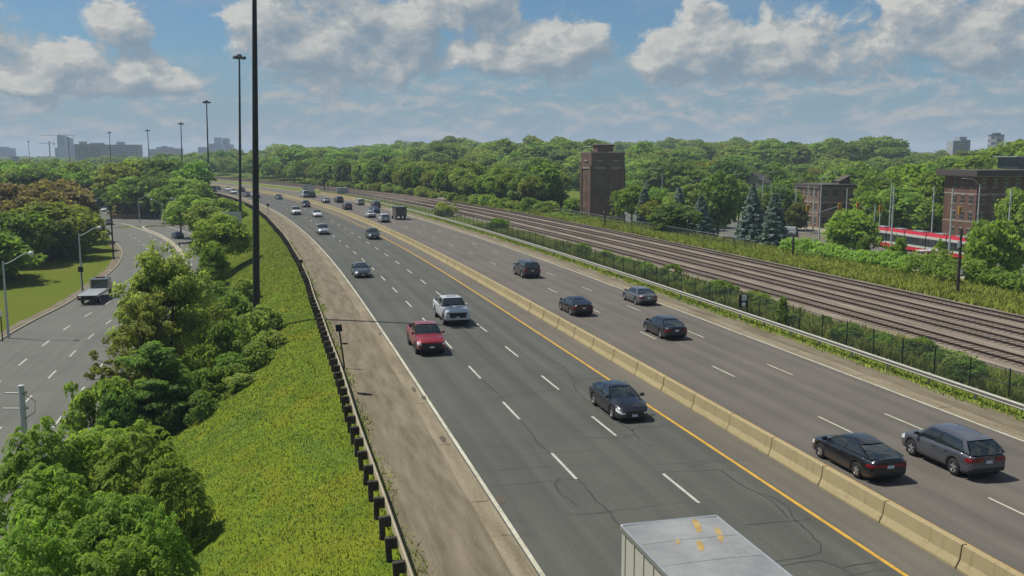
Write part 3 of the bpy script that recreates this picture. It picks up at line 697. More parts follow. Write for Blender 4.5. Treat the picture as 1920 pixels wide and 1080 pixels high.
def lake_sheet(name, fu, z, mat, i0=0, i1=None, every=None):
    v = []; f = []; uv = []; idx = list(range(i0, i1 or len(LE)))
    for i in idx:
        for u in fu(i): v.append(tuple(LP(i, u, z))); uv.append((LS[i], u))
    n = len(fu(0))
    for i in range(len(idx) - 1):
        for j in range(n - 1): f.append((i * n + j, i * n + j + 1, (i + 1) * n + j + 1, (i + 1) * n + j))
    me = bpy.data.meshes.new(name); me.from_pydata(v, [], f); uvl = me.uv_layers.new(name='UVMap'); li = np.empty(len(me.loops), int); me.loops.foreach_get('vertex_index', li)
    uvl.data.foreach_set('uv', np.array(uv)[li].ravel()); o = link_mesh(name, me, None, mat); o['kind'] = 'structure'; return o
lake_sheet('lakeside_road', lambda i: (0, lwidth(LE[i].y)), LZ, M['asphalt_lake'])
def poly_sheet(name, pts, z, mat):
    me = bpy.data.meshes.new(name); me.from_pydata([(p[0], p[1], z) for p in pts], [], [tuple(range(len(pts)))]); uvl = me.uv_layers.new(name='UVMap')
    for l in me.loops: p = pts[l.vertex_index]; uvl.data[l.index].uv = (p[0], p[1])
    if me.polygons[0].normal.z < 0: me.flip_normals()
    o = link_mesh(name, me, None, mat); o['kind'] = 'structure'; return o
e1, e2 = LP(len(LE) - 1, 0, LZ), LP(len(LE) - 1, 20.5, LZ)
poly_sheet('cross_street', [e1 + Vector((-14, 3, 0)), e1 + Vector((0, -1.2, 0)), at(240, 424, LZ), at(313, 424, LZ), at(362, 426, LZ), at(420, 418, LZ), at(420, 407, LZ), at(230, 408, LZ), at(150, 404, LZ), at(150, 414, LZ)], LZ + .006, M['asphalt_lake'])
poly_sheet('lakeside_road', [at(183, 412, LZ), at(216, 411, LZ), at(206, 393, LZ), at(190, 374, LZ), at(182, 362, LZ), at(176, 362, LZ), at(178, 376, LZ), at(180, 392, LZ)], LZ + .010, M['asphalt_lake'])
def kerb(name, pts, w=.18, h=.14, z=LZ, mat='kerb'):
    v = []; f = []
    for i, p in enumerate(pts):
        d = (pts[min(i + 1, len(pts) - 1)] - pts[max(i - 1, 0)]).to_2d().normalized(); nx, ny = d.y, -d.x
        for a, zz in ((-w / 2, z - .05), (-w / 2 + .02, z + h), (w / 2 - .02, z + h), (w / 2, z - .05)): v.append((p.x + nx * a, p.y + ny * a, zz))
    for i in range(len(pts) - 1):
        for j in range(3): f.append((i * 4 + j, i * 4 + j + 1, (i + 1) * 4 + j + 1, (i + 1) * 4 + j)[::-1])
    f += [(0, 1, 2, 3), tuple(len(v) - 4 + k for k in (3, 2, 1, 0))]
    mb = MB(); mb.raw(v, f); o = mb.build(name, M[mat]); o['kind'] = 'structure'; return o
kerb('kerb', [LP(i, -.1, 0) for i in range(len(LE))])
kerb('kerb', [LP(i, lwidth(LE[i].y) + .1, 0) for i in range(len(LE) - 6)])
kerb('median_kerb', resample([at(px, py, LZ) for px, py in ((330, 422), (290, 423), (270, 425), (272, 430), (300, 441), (322, 455), (338, 470), (346, 485), (347, 500), (343, 518))], 1.5), 0.75, .16)
kerb('median_kerb', resample([at(px, py, LZ) for px, py in ((208, 418), (235, 421), (262, 430), (296, 443), (318, 456), (334, 471), (342, 486))], 1.5), .45, .14)
kerb('kerb', resample([at(px, py, LZ) for px, py in ((420, 430), (350, 426), (313, 424), (330, 430), (362, 441), (385, 462))], 2.0), .25, .14)
kerb('kerb', [at(px, py, LZ) for px, py in ((230, 408), (290, 410), (345, 411))], .3, .14)
# the gravelled verge strip by the kerb, grey-brown
lake_sheet('verge', lambda i: (-1.6 + .3 * fnoise(LS[i], .8, 2), -.2), -5.60, M['gravel'], 0, len(LE) - 12)
def lake_dashes(off, s0, s1, per, ln, w=.16):
    mb = MB(); v = []; f = []; uv = []
    def interp(s, u):
        i = int(np.searchsorted(LS, s)); i = min(max(i, 1), len(LS) - 1); t = (s - LS[i - 1]) / (LS[i] - LS[i - 1]); return LP(i - 1, u, LZ + .012).lerp(LP(i, u, LZ + .012), t)
    s = s0
    while s < s1:
        for q in (s, s + ln):
            for d in (-w / 2, w / 2): p = interp(q, off + d); v.append(tuple(p)); uv.append((q, off + d))
        i = len(v) - 4; f.append((i, i + 1, i + 3, i + 2)); s += per
    me = bpy.data.meshes.new('lane_line'); me.from_pydata(v, [], f); uvl = me.uv_layers.new(name='UVMap'); li = np.empty(len(me.loops), int); me.loops.foreach_get('vertex_index', li)
    uvl.data.foreach_set('uv', np.array(uv)[li].ravel()); o = link_mesh('lane_line', me, None, M['dash']); o['kind'] = 'structure'
def near_s(p): return LS[min(range(len(LE)), key=lambda i: (LE[i].to_2d() - Vector(p[:2])).length)]
sa = near_s(at(30, 683, LZ)); lake_dashes(4.75, sa % 9 , LS[-1] - 24, 9.0, 3.0); lake_dashes(8.4, (sa + 3) % 9, LS[-1] - 24, 9.0, 3.0); lake_dashes(11.9, (sa + 5) % 9, LS[-1] - 50, 9.0, 3.0)

# ------------------------------------------------------------------ the avenue beyond the tracks
QZ = -4.37
strip('avenue_road', [99, 112, 125], [QZ, QZ, QZ], 35, 300, M['asphalt_q'], 15.0)
strip('sidewalk', [95.5, 96, 98.8, 98.9], [QZ - .1, QZ + .13, QZ + .13, QZ - .1], 35, 300, M['sidewalk'], 15.0)
strip('sidewalk', [125.1, 125.2, 131, 131.2], [QZ - .1, QZ + .13, QZ + .13, QZ - .1], 35, 300, M['sidewalk'], 15.0)
def wall(name, a, b, h, t, mat, z, label, cat='wall'):
    d = (b - a).to_2d(); o = empty(name, (a.x, a.y, z), math.atan2(d.y, d.x)); tag(o, label, cat); return o, d.length
a, b = at(1492, 444, QZ), at(1552, 452, QZ)
o, L = wall('low_wall', a, b, 1.1, .25, None, QZ, 'low tan block wall at the sidewalk below the small brick building'); mb = MB(); mb.cbox((0, -.15, 0), (L, .15, 1.0), .02); mb.build('wall', M['sidewalk'], o); mb = MB(); mb.cbox((-.05, -.2, 1.003), (L + .05, .2, 1.1), .02); mb.build('coping', M['stone'], o)

# ------------------------------------------------------------------ high mast lights along the lake side of the expressway
def high_mast(px, py_top, d, z0, h, r0, r1, label):
    x = (px - 960) / FPX; base = Vector((x * d, d, z0))
    pitch_d = d * math.cos(PITCH)
    root = empty('high_mast_light', base); tag(root, label, 'street light', 'high mast lights along the expressway')
    mb = MB(); mb.tube([(0, 0, -1.0), (0, 0, h * .33), (0, 0, h * .66), (0, 0, h)], [r0, r0 * .8 + r1 * .2, r0 * .45 + r1 * .55, r1], 12); mb.build('pole', M['mast'], root, 40)
    mb = MB(); mb.lathe([(.0, h + .95), (.45, h + .9), (.55, h + .55), (.62, h + .35), (.62, h + .15), (.2, h), (0, h)], 12); mb.build('head_cap', M['mast'], root, 40)
    for k in range(6):
        a = 2 * math.pi * k / 6; c = Vector((math.cos(a) * 1.0, math.sin(a) * 1.0, h + .25)); mb = MB()
        mb.tube([(math.cos(a) * .4, math.sin(a) * .4, h + .3), (math.cos(a) * .75, math.sin(a) * .75, h + .3)], .06, 6)
        mb.lathe([(0, .32), (.22, .30), (.36, .10), (.38, -.22), (.30, -.26), (0, -.26)], 10, 0, 'Z', c); mb.build('lamp', M['mast'], root, 40)
    return root
MAST = high_mast(478.5, -200, 77.7, -1.2, 31.5, .30, .15, 'nearest and tallest-looking dark mast, cut off by the top of the photograph'); MAST.rotation_euler = (0, math.radians(1.75), 0); MAST.location.x -= .22
for (px, yt, d, z0, lab) in ((448, 108, 200, -.8, 'dark high mast light just behind the nearest mast, rising from the grassy crest'), (394.5, 191, 322, -1, 'third high mast light, standing beside the far traffic above the green trees'),
                             (346, 231, 430, -2, 'fourth high mast light, left of the third one and half its height'), (285.5, 244, 540, -3, 'high mast light over the big green tree left of the pale apartment wing'),
                             (214.5, 248, 640, -4, 'thin high mast light in front of the long apartment block'), (137.5, 258, 760, -4, 'thin high mast light in front of the glass tower'), (63.5, 265, 880, -4, 'farthest and leftmost high mast light above the trees')):
    x = (px - 960) / FPX * d; zt = CAM_H + (HORIZON - yt) * d / FPX
    r = high_mast(px, yt, d, z0, zt - z0 - .9, .30, .17, lab); r.rotation_euler = (0, math.radians(1.9 if d < 250 else .8), 0) if d < 450 else (0, 0, 0)
    if d < 250: r.location.x += 0.3

# ------------------------------------------------------------------ street lamps
def curved_lamp(p, h, arm, az_, label, globe=True, group='lamps along the lakeside road'):
    root = empty('street_lamp', p, az_); tag(root, label, 'street light', group)
    mb = MB(); mb.tube([(0, 0, -.3), (0, 0, h * .5), (0, 0, h)], [.15, .12, .09], 8); mb.build('pole', M['pole_grey'], root, 40)
    pts = []
    for k in range(9):
        t = k / 8; pts.append((arm * t, 0, h - .25 + .22 * arm * (t * t * (3 - 2 * t)) * 1.9))
    mb = MB(); mb.tube(pts, [.06] * 8 + [.05], 6); mb.build('arm', M['pole_grey'], root, 40)
    e = pts[-1]; mb = MB()
    if globe: mb.lathe([(0, .20), (.17, .16), (.27, .02), (.26, -.12), (.15, -.24), (0, -.28)], 12, 0, 'Z', (e[0] + .15, 0, e[2] - .02)); mb.build('lamp', M['globe'], root, 60)
    else: mb.cbox((e[0] - .05, -.16, e[2] - .09), (e[0] + .7, .16, e[2] + .06), .03); mb.build('lamp', M['galv'], root)
    return root
curved_lamp(at(16, 634, -5.55), 7.9, 2.7, 0.05, 'grey street lamp with curved arm and globe at the left edge of the photograph')
curved_lamp(at(155, 552, -5.55), 8.2, 2.6, 0.05, 'grey curved-arm street lamp on the lawn behind the flatbed truck')
for px, py, top, sgn, lab in ((262, 418, 372, 1, 'grey street lamp on the grass beside the brick shrub bed at the crossing'), (306, 424, 380, -1, 'pale curved lamp at the right side of the crossing by the dark car'),
                              (345, 430, 378, -1, 'curved lamp half hidden by the rounded green tree near the crossing'), (393, 470, 412, -1, 'lamp with square sign in front of the dark round tree'), (243, 408, 378, -1, 'distant lamp behind the brick shrub bed')):
    g = at(px, py, -5.55); d = g.y; curved_lamp(g, (py - top) * d / FPX, 2.6, 0.0 if sgn > 0 else math.pi, lab)
# dark timber pole with small box by the lower road
g = at(213, 486, -5.55); root = empty('utility_pole', g); tag(root, 'dark timber pole standing at the left kerb of the lakeside road', 'utility pole')
mb = MB(); mb.tube([(0, 0, -.3), (0, 0, 9.6)], [.17, .12], 8); mb.build('pole', M['wood'], root, 40); mb = MB(); mb.cbox((-.75, -.06, 8.9), (.75, .06, 9.02), .01); mb.build('crossarm', M['wood'], root)
g = at(188, 445, -5.55); root = empty('utility_pole', g); tag(root, 'thin dark pole by the parked cars near the far crossing', 'utility pole'); mb = MB(); mb.tube([(0, 0, -.3), (0, 0, 7.0)], [.13, .1], 8); mb.build('pole', M['wood'], root, 40)
# concrete pole at the lower left edge with crossarms
g = Vector(((17 - 960) / FPX * 50, 50, -5.55)); root = empty('utility_pole', g); tag(root, 'pale concrete utility pole with short crossarms at the lower left edge', 'utility pole', None)
mb = MB(); mb.tube([(0, 0, -.3), (0, 0, 6.45)], [.19, .15], 10); mb.lathe([(.16, 6.45), (.17, 6.5), (0, 6.56)], 10); mb.build('pole', M['pole_grey'], root, 40)
for zz, l in ((6.05, .9), (5.2, 1.1)): mb = MB(); mb.cbox((-l, -.03, zz), (.32, .03, zz + .07), .01); mb.lathe([(0, .1), (.05, .08), (.06, 0), (0, 0)], 8, 0, 'Z', (.26, 0, zz + .07)); mb.build('crossarm', M['galv'], root)
mb = MB(); mb.tube([(.1, -.1, 6.1), (.8, -.2, 5.7), (.75, -.2, 5.1), (.15, -.1, 4.7)], .02, 5); mb.build('cable_loop', M['black'], root)
# small signs
def post_sign(p, h, w, hh, label, tilt=0.0, faces=(('black', 0, 1),), posts=1, rz=0.0, cat='sign', post='wood'):
    root = empty('road_sign', p, rz); root.rotation_euler = (0, tilt, rz); tag(root, label, cat)
    for k in range(posts):
        x = 0 if posts == 1 else (-w / 2 + .04 if k == 0 else w / 2 - .04)
        mb = MB(); mb.cbox((x - .045, -.045, -.3), (x + .045, .045, h), .008); mb.build('post', M[post], root)
    mb = MB(); mb.cbox((-w / 2, -.075, h - hh), (w / 2, -.048, h + .02), .006); mb.build('panel', M[faces[0][0]], root); return root
post_sign(at(646, 690, 0), 2.75, .40, .42, 'dark square marker panel on a leaning rusty post beside the left guardrail', -.11)
post_sign(at(566, 517, 0), 1.75, .32, .30, 'small dark marker on a thin post by the gravel shoulder', 0.0)
post_sign(at(503, 402, 0), 2.3, .55, .6, 'small dark sign at the gutter where the road bends away', 0.0)
r = post_sign(at(1393, 592, -.05), 1.75, .78, 1.0, 'black framed sign with white square and plate behind the right guardrail', 0, (('black', 0, 1),), 2, R(10), 'sign', 'black')
mb = MB(); mb.cbox((-.19, -.10, 1.28), (.25, -.078, 1.72), .006); mb.build('white_square', M['sign_white'], r)
mb = MB(); mb.lathe([(0, -.02), (.19, -.018), (.2, 0), (0, 0)], 14, 0, 'Y', (0, -.08, .98)); o = mb.build('white_oval', M['sign_white'], r)
mb = MB()
for z0 in (1.40, 1.54): mb.box((-.09, -.106, z0), (.15, -.1005, z0 + .05))
mb.build('symbol', M['galv'], r)
post_sign(at(5, 640, -5.55) + Vector((0, 0, 0)), 3.1, .34, .55, 'white parking sign on the left edge lamp pole', 0, (('sign_white', 0, 1),), 1)
post_sign(at(157, 556, -5.55) + Vector((-.3, .6, 0)), 3.9, .7, .7, 'round-topped dark sign on a thin post behind the flatbed truck', -.04, (('black', 0, 1),), 1)
post_sign(at(371, 546, -5.55), 2.6, .5, .5, 'small dark sign post near the bank toe by the lower road', 0, (('fence', 0, 1),), 1)
post_sign(at(362, 479, -5.55), 3.6, .55, .4, 'dark sign post at the road edge left of the round tree', 0, (('fence', 0, 1),), 1)
o = post_sign(at(337, 466, -5.5), 1.2, .35, .5, 'small black keep-right marker on the white median kerb', 0)
o = post_sign(at(397, 492, -4.6) + Vector((0, 12, 0)), 7.6, 3.6, 1.7, 'back of a large grey guide sign among trees beside the bank', 0, (('galv', 0, 1),), 2, 0.1)
# dark timber poles beside the hedge
for px, pb, pt, z, lab in ((1486, 483, 438, -.2, 'dark timber pole before the hedge near the street lamp with signals'), (1795, 553, 428, -.2, 'dark timber pole standing in front of the hedge by the streetcar'), (1290, 447, 405, -.3, 'thin timber pole left of the pines beside the tracks'), (1134, 428, 388, -.2, 'short pale pole in front of the brick tower')):
    g = at(px, pb, z); root = empty('utility_pole', g); tag(root, lab, 'utility pole'); h = (pb - pt) * g.y / FPX; mb = MB(); mb.tube([(0, 0, -.3), (0, 0, h)], [.17, .12], 8); mb.build('pole', M['wood'], root, 40)
    mb = MB(); mb.cbox((-.22, -.2, h * .72), (-.1, .2, h * .82), .01); mb.build('bracket', M['galv'], root)
# signal gantry over the far tracks
g = P(342, 44); root = empty('signal_gantry', g, head(342)); tag(root, 'distant railway signal bridge with paired dark signal heads across the tracks', 'signal gantry')
for x in (0.0, 19.5): mb = MB(); mb.cbox((x - .15, -.15, 0), (x + .15, .15, 6.6), .02); mb.build('post', M['fence'], root)
mb = MB()
for zz in (6.3, 7.0): mb.cbox((-.3, -.12, zz), (19.8, .12, zz + .12), .02)
for k in range(14): mb.tube([(k * 1.4, 0, 6.36 if k % 2 else 7.06), ((k + 1) * 1.4, 0, 7.06 if k % 2 else 6.36)], .05, 4)
mb.build('truss', M['fence'], root)
for x in (2.2, 5.8, 9.6, 13.2, 16.8): mb = MB(); mb.cbox((x - .35, -.35, 7.0), (x + .35, -.05, 8.9), .03); mb.build('signal_head', M['black'], root)

# ------------------------------------------------------------------ vehicles
def li(x, tab): return float(np.interp(x, [a for a, _ in tab], [b for _, b in tab]))
SEC = [(0, .93), (.12, .985), (.30, 1.0), (.55, 1.0), (.82, .985), (.93, .965), (1, .92)]
class Car:
    def __init__(s, **k): s.__dict__.update(k)
    def t(s, x): return min(li(x, s.belt), li(x, s.top) - .035)
    def b(s, x):
        z = li(x, s.bot); ra = s.wr + .065
        for xa in s.axles:
            d = abs(x - xa)
            if d < ra: z = max(z, s.wr + math.sqrt(ra * ra - d * d) * .97)
        return z
    def sec(s, x, f, off=0.0, arch=True):
        b = s.b(x) if arch else li(x, s.bot); t = s.t(x); k = li(f, SEC)
        return (s.W / 2 * li(x, s.wid) * k + off, b + f * (t - b))
def build_car(c):
    parts = []                                     # (name, mesh, parent index or None)
    xs = set(np.linspace(-c.L / 2, c.L / 2, 25).round(3)); ra = c.wr + .065
    for xa in c.axles:
        for k in range(13): xs.add(round(xa - ra * math.cos(math.pi * k / 12), 3))
        xs.add(round(xa - ra - .004, 3)); xs.add(round(xa + ra + .004, 3))
    for tab in (c.top, c.bot, c.wid): xs |= {round(a, 3) for a, _ in tab}
    xs = sorted(x for x in xs if -c.L / 2 <= x <= c.L / 2)
    fr = [0, .12, .30, .55, .82, .93, 1]
    mb = MB(); v = []; rows = []
    for x in xs:
        half = [c.sec(x, f) for f in fr]
        bed = c.bed and c.bed[0] <= x <= c.bed[1]
        if bed: half += [(c.W / 2 * li(x, c.wid) * .86, c.t(x)), (c.W / 2 * li(x, c.wid) * .85, c.bedz), (0, c.bedz)]
        else: tz = li(x, c.top); ww = c.W / 2 * li(x, c.wid); half += [(ww * .80, c.t(x) + (tz - c.t(x)) * .62), (ww * .45, c.t(x) + (tz - c.t(x)) * .93), (0, tz)]
        row = [(x, y, z) for y, z in half] + [(x, -y, z) for y, z in half[-2::-1]]
        rows.append(row)
    n = len(rows[0]); v = [p for r in rows for p in r]; f = []; mi = []
    for i in range(len(rows) - 1):
        for j in range(n - 1):
            f.append((i * n + j, (i + 1) * n + j, (i + 1) * n + j + 1, i * n + j + 1)); jj = min(j, n - 2 - j)
            xm = (xs[i] + xs[i + 1]) / 2; m_ = 0
            if jj == 0 and c.cladding: m_ = 1
            if c.bed and jj >= 7 and c.bed[0] - .02 <= xm <= c.bed[1] + .02: m_ = 1
            mi.append(m_)
    f.append(tuple(range(n))); mi.append(0); f.append(tuple(len(v) - n + k for k in range(n))[::-1]); mi.append(0)
    mb.v = v; mb.f = f; mb.mi = mi
    # dark floor and wheel wells
    mb.box((-c.L / 2 + .2, -c.W * .36, .19), (c.L / 2 - .2, c.W * .36, li(0, c.belt) - .25), 2)
    parts.append(('body', mb.mesh('car_body', [M['p_grey'], M['trim'], M['under']], 38), None))
    # glasshouse
    g = c.gh; zb = c.zb
    def side(u, w, sgn, off=0.0):
        xl = g['wb'] + (g['rb'] - g['wb']) * u; xu = g['wt'] + (g['rt'] - g['wt']) * u
        zl = zb + (g.get('zbr', zb) - zb) * u; zu = c.H - .055 - (0.02 * (2 * u - 1) ** 2) - g.get('drop', 0) * max(0, u - .5) * 2
        x = xl + (xu - xl) * w; y = g['yb'] + (g['yr'] - g['yb']) * (max(w, 0.0) ** 1.25) + off + .02 * math.sin(math.pi * w); z = zl + (zu - zl) * w
        return (x, sgn * y, z)
    for sgn in (1, -1):
        mb = MB(); mb.grid(lambda u, w: side(u, w, sgn), 12, 4, 0, sgn < 0); parts.append(('side_window', mb.mesh('side_window', M['glass'], 50), None))
        mb = MB()
        for (u0, u1, m_) in ((0.0, .055, 0), (g['bp'], g['bp'] + .05, 1), (g['cp'], 1.0, 0)):
            mb.grid(lambda u, w: side(u0 + (u1 - u0) * u, w, sgn, .010), 4, 4, m_, sgn < 0)
        mb.grid(lambda u, w: side(u, .90 + .10 * w, sgn, .012), 12, 1, 0, sgn < 0)
        mb.grid(lambda u, w: side(u, -.02 + .06 * w, sgn, .012), 12, 1, 1, sgn < 0)
        parts.append(('pillars', mb.mesh('pillars', [M['p_grey'], M['trim']], 50), None))
    def wind(u, w, back=False, off=0.0):
        s_ = -1 if back else 1; y = 2 * u - 1
        xl = (g['rb'] if back else g['wb']); xu = (g['rt'] if back else g['wt']); zl = g.get('zbr', zb) if back else zb; zu = c.H - .07 - (g.get('drop', 0) if back else 0)
        yl, yr = g['yb'] * .985, g['yr'] * .985; x = xl + (xu - xl) * w + s_ * (.13 * (1 - y * y) * (1 - .5 * w)) + s_ * off
        return (x, y * (yl + (yr - yl) * w), zl + (zu - zl) * w + .03 * math.sin(math.pi * w) + off * .5)
    mb = MB(); mb.grid(lambda u, w: wind(u, w), 8, 4); parts.append(('windshield', mb.mesh('windshield', M['glass'], 50), None))
    mb = MB(); mb.grid(lambda u, w: wind(u, w, True), 8, 4, 0, True); parts.append(('rear_window', mb.mesh('rear_window', M['glass'], 50), None))
    def roof(u, w):
        x0 = g['wt'] + .11 * (1 - (2 * w - 1) ** 2) * .5 + .03; x1 = g['rt'] - .11 * (1 - (2 * w - 1) ** 2) * .5 - .03; y = 2 * w - 1
        d = g.get('drop', 0) * max(0, u - .5) * 2
        return (x0 + (x1 - x0) * u, y * g['yr'] * 1.01, c.H - .062 - d + .062 * (1 - y ** 4) * (1 - (2 * u - 1) ** 4 * .6))
    mb = MB(); mb.grid(roof, 8, 8, 0, True); parts.append(('roof', mb.mesh('roof', [M['p_grey']], 60), None))
    if c.rails:
        for sgn in (1, -1):
            mb = MB(); mb.tube([(g['wt'] - .2, sgn * g['yr'] * .93, c.H - .01), (g['wt'] - .3, sgn * g['yr'] * .93, c.H + .045), (g['rt'] + .35, sgn * g['yr'] * .93, c.H + .045), (g['rt'] + .25, sgn * g['yr'] * .93, c.H - .01)], .02, 5); parts.append(('roof_rail', mb.mesh('roof_rail', M['trim']), None))
    if c.sunroof:
        mb = MB(); mb.cbox((g['wt'] - .78, -.38, c.H - .02), (g['wt'] - .34, .38, c.H + .008), .008); parts.append(('sunroof', mb.mesh('sunroof', M['glass']), None))
    # lamps
    def lamp(front, f0, f1, dx, inner, mat, name):
        for sgn in (1, -1):
            mb = MB(); e = c.L / 2 if front else -c.L / 2; s_ = 1 if front else -1
            def q(u, w):
                if u < .5: x = e - s_ * dx * (1 - 2 * u); y, z = c.sec(x, f0 + (f1 - f0) * w * (1 if front else .6 + .8 * u), .012, False); return (x + s_ * .006, sgn * y, z)
                y, z = c.sec(e, f0 + (f1 - f0) * w, .0, False); k = (u - .5) * 2; return (e + s_ * .012, sgn * (y + .012 + (inner - y) * k), z)
            mb.grid(q, 6, 2, 0, (sgn > 0) == front); parts.append((name, mb.mesh(name, M[mat], 60), None))
    lamp(True, c.hl[0], c.hl[1], c.hl[2], c.W / 2 * c.hl[3], 'lamp', 'headlight')
    lamp(False, c.tl[0], c.tl[1], c.tl[2], c.W / 2 * c.tl[3], 'tail', 'taillight')
    # grille, bumper intake, plates
    e = c.L / 2; yw = c.W / 2 * li(e, c.wid); zt = c.t(e); zb0 = li(e, c.bot)
    mb = MB(); h = zt - zb0
    mb.poly([(e + .010, -yw * c.gr[2], zb0 + h * c.gr[1]), (e + .012, yw * c.gr[2], zb0 + h * c.gr[1]), (e + .012, yw * c.gr[2] * .86, zb0 + h * c.gr[0]), (e + .010, -yw * c.gr[2] * .86, zb0 + h * c.gr[0])][::-1])
    for k in range(3): z = zb0 + h * (c.gr[0] + (c.gr[1] - c.gr[0]) * (k + 1) / 4); mb.box((e + .008, -yw * c.gr[2] * .84, z - .012), (e + .022, yw * c.gr[2] * .84, z + .012))
    parts.append(('grille', mb.mesh('grille', M['trim']), None))
    mb = MB(); mb.cbox((e - .05, -yw * .95, zb0 - .02), (e + .03, yw * .95, zb0 + h * .16), .02); parts.append(('front_bumper', mb.mesh('front_bumper', M['chrome'] if c.chrome else M['trim']), None))
    mb = MB(); mb.cbox((e + .02, -.15, zb0 + h * .20), (e + .04, .15, zb0 + h * .20 + .12), .005); parts.append(('number_plate', mb.mesh('number_plate', M['plate']), None))
    yw = c.W / 2 * li(-e, c.wid); zt = c.t(-e); zb0 = li(-e, c.bot); h = zt - zb0
    mb = MB(); mb.cbox((-e - .03, -yw * .96, zb0 - .03), (-e + .06, yw * .96, zb0 + h * .22), .02); parts.append(('rear_bumper', mb.mesh('rear_bumper', M['chrome'] if c.chrome else M['trim']), None))
    mb = MB(); mb.cbox((-e - .04, -.15, zb0 + h * c.pl), (-e - .004, .15, zb0 + h * c.pl + .12), .005); parts.append(('number_plate', mb.mesh('number_plate', M['plate']), None))
    for sgn in (1, -1):
        mb = MB(); x = g['wb'] - .16; y = g['yb']; mb.cbox((x - .06, min(sgn * (y + .04), sgn * (y + .26)), zb + .04), (x + .09, max(sgn * (y + .04), sgn * (y + .26)), zb + .20), .025); parts.append(('side_mirror', mb.mesh('side_mirror', [M['p_grey']]), None))
        mb = MB()
        for u in c.doors:                         # door shut lines, proud dark strips
            for k in range(4):
                f0, f1 = .16 + .2 * k, .16 + .2 * (k + 1); y0, z0 = c.sec(u, f0, .002, False); y1, z1 = c.sec(u, min(f1, .95), .002, False)
                mb.poly([(u - .008, sgn * y0, z0), (u + .008, sgn * y0, z0), (u + .008, sgn * y1, z1), (u - .008, sgn * y1, z1)][::1 if sgn < 0 else -1])
        for u in c.doors[1:]:
            y0, z0 = c.sec(u + .12, .80, .010, False); mb.box((u + .06, min(sgn * (y0 - .02), sgn * (y0 + .012)), z0 - .015), (u + .24, max(sgn * (y0 - .02), sgn * (y0 + .012)), z0 + .015))
        parts.append(('door_seams', mb.mesh('door_seams', M['trim']), None))
    # wheels
    r = c.wr; tw = .215
    tp = [(r * .60, -tw / 2), (r * .92, -tw / 2), (r, -tw * .36), (r, tw * .36), (r * .92, tw / 2), (r * .60, tw / 2)]
    for xa in c.axles:
        for sgn in (1, -1):
            yc = sgn * (c.W / 2 * li(xa, c.wid) - tw / 2 - .012)
            mb = MB(); mb.lathe(tp, 20, 0, 'Y'); me = mb.mesh('tyre', M['tyre'], 50); parts.append(('wheel', me, None, (xa, yc, r)))
            idx = len(parts) - 1; mb = MB(); yo = sgn * tw * .40
            mb.lathe([(0, yo * .55), (r * .64, yo * .55)], 16, 1, 'Y')
            mb.lathe([(r * .66, yo * .5), (r * .67, yo * 1.16), (r * .58, yo * 1.16), (r * .58, yo * .5)], 16, 0, 'Y')
            for k in range(5):
                a = 2 * math.pi * k / 5 + .3; d = Vector((math.cos(a), 0, math.sin(a))); p = Vector((-math.sin(a), 0, math.cos(a)))
                q0, q1 = d * r * .05, d * r * .61; w0, w1 = r * .10, r * .14; o0 = Vector((0, yo * 1.05, 0))
                mb.poly([q0 - p * w0 + o0, q1 - p * w1 + o0, q1 + p * w1 + o0, q0 + p * w0 + o0][::1 if sgn < 0 else -1])
                mb.poly([q0 - p * w0 + o0, q0 - p * w0 + o0 * .5, q1 - p * w1 + o0 * .5, q1 - p * w1 + o0]); mb.poly([q0 + p * w0 + o0, q1 + p * w1 + o0, q1 + p * w1 + o0 * .5, q0 + p * w0 + o0 * .5])
            mb.lathe([(0, yo * 1.10), (r * .13, yo * 1.08), (r * .15, yo * .9)], 10, 0, 'Y')
            parts.append(('rim', mb.mesh('rim', [M[c.rimmat], M['under']]), idx, (0, 0, 0)))
    return parts
BASE = dict(bed=None, bedz=0, cladding=False, rails=False, sunroof=False, chrome=False, rimmat='rim', doors=(.78, -.22, -1.02), pl=.55, gr=(.30, .62, .55), hl=(.62, .93, .45, .52), tl=(.60, .92, .32, .45))
def car(**k): d = dict(BASE); d.update(k); return Car(**d)
def wid(L, a=.70, b=.88, c_=.80, d=.91): return [(-L / 2, c_), (-L / 2 + .12, d), (-L / 2 + .5, .98), (0, 1), (L / 2 - .75, .975), (L / 2 - .25, b), (L / 2 - .08, (a + b) / 2 - .01), (L / 2, a)]
TYPES = {}
L = 4.70; TYPES['sedan'] = car(L=L, W=1.83, H=1.44, wr=.335, axles=(1.40, -1.34), zb=.93, belt=[(-L / 2, .86), (-1.6, .97), (0, .94), (1.2, .88), (1.9, .78), (L / 2, .58)],
    top=[(-L / 2, .90), (-2.24, 1.02), (-1.7, 1.07), (-1.0, 1.04), (.8, 1.0), (1.15, .985), (1.8, .88), (2.15, .76), (2.30, .66), (L / 2, .60)], bot=[(-L / 2, .40), (-2.1, .26), (-1.8, .20), (1.7, .19), (2.1, .20), (L / 2, .26)], wid=wid(L),
    gh=dict(wb=1.05, wt=.22, rt=-1.05, rb=-1.92, zbr=1.03, yb=.80, yr=.56, bp=.44, cp=.84, drop=.035))
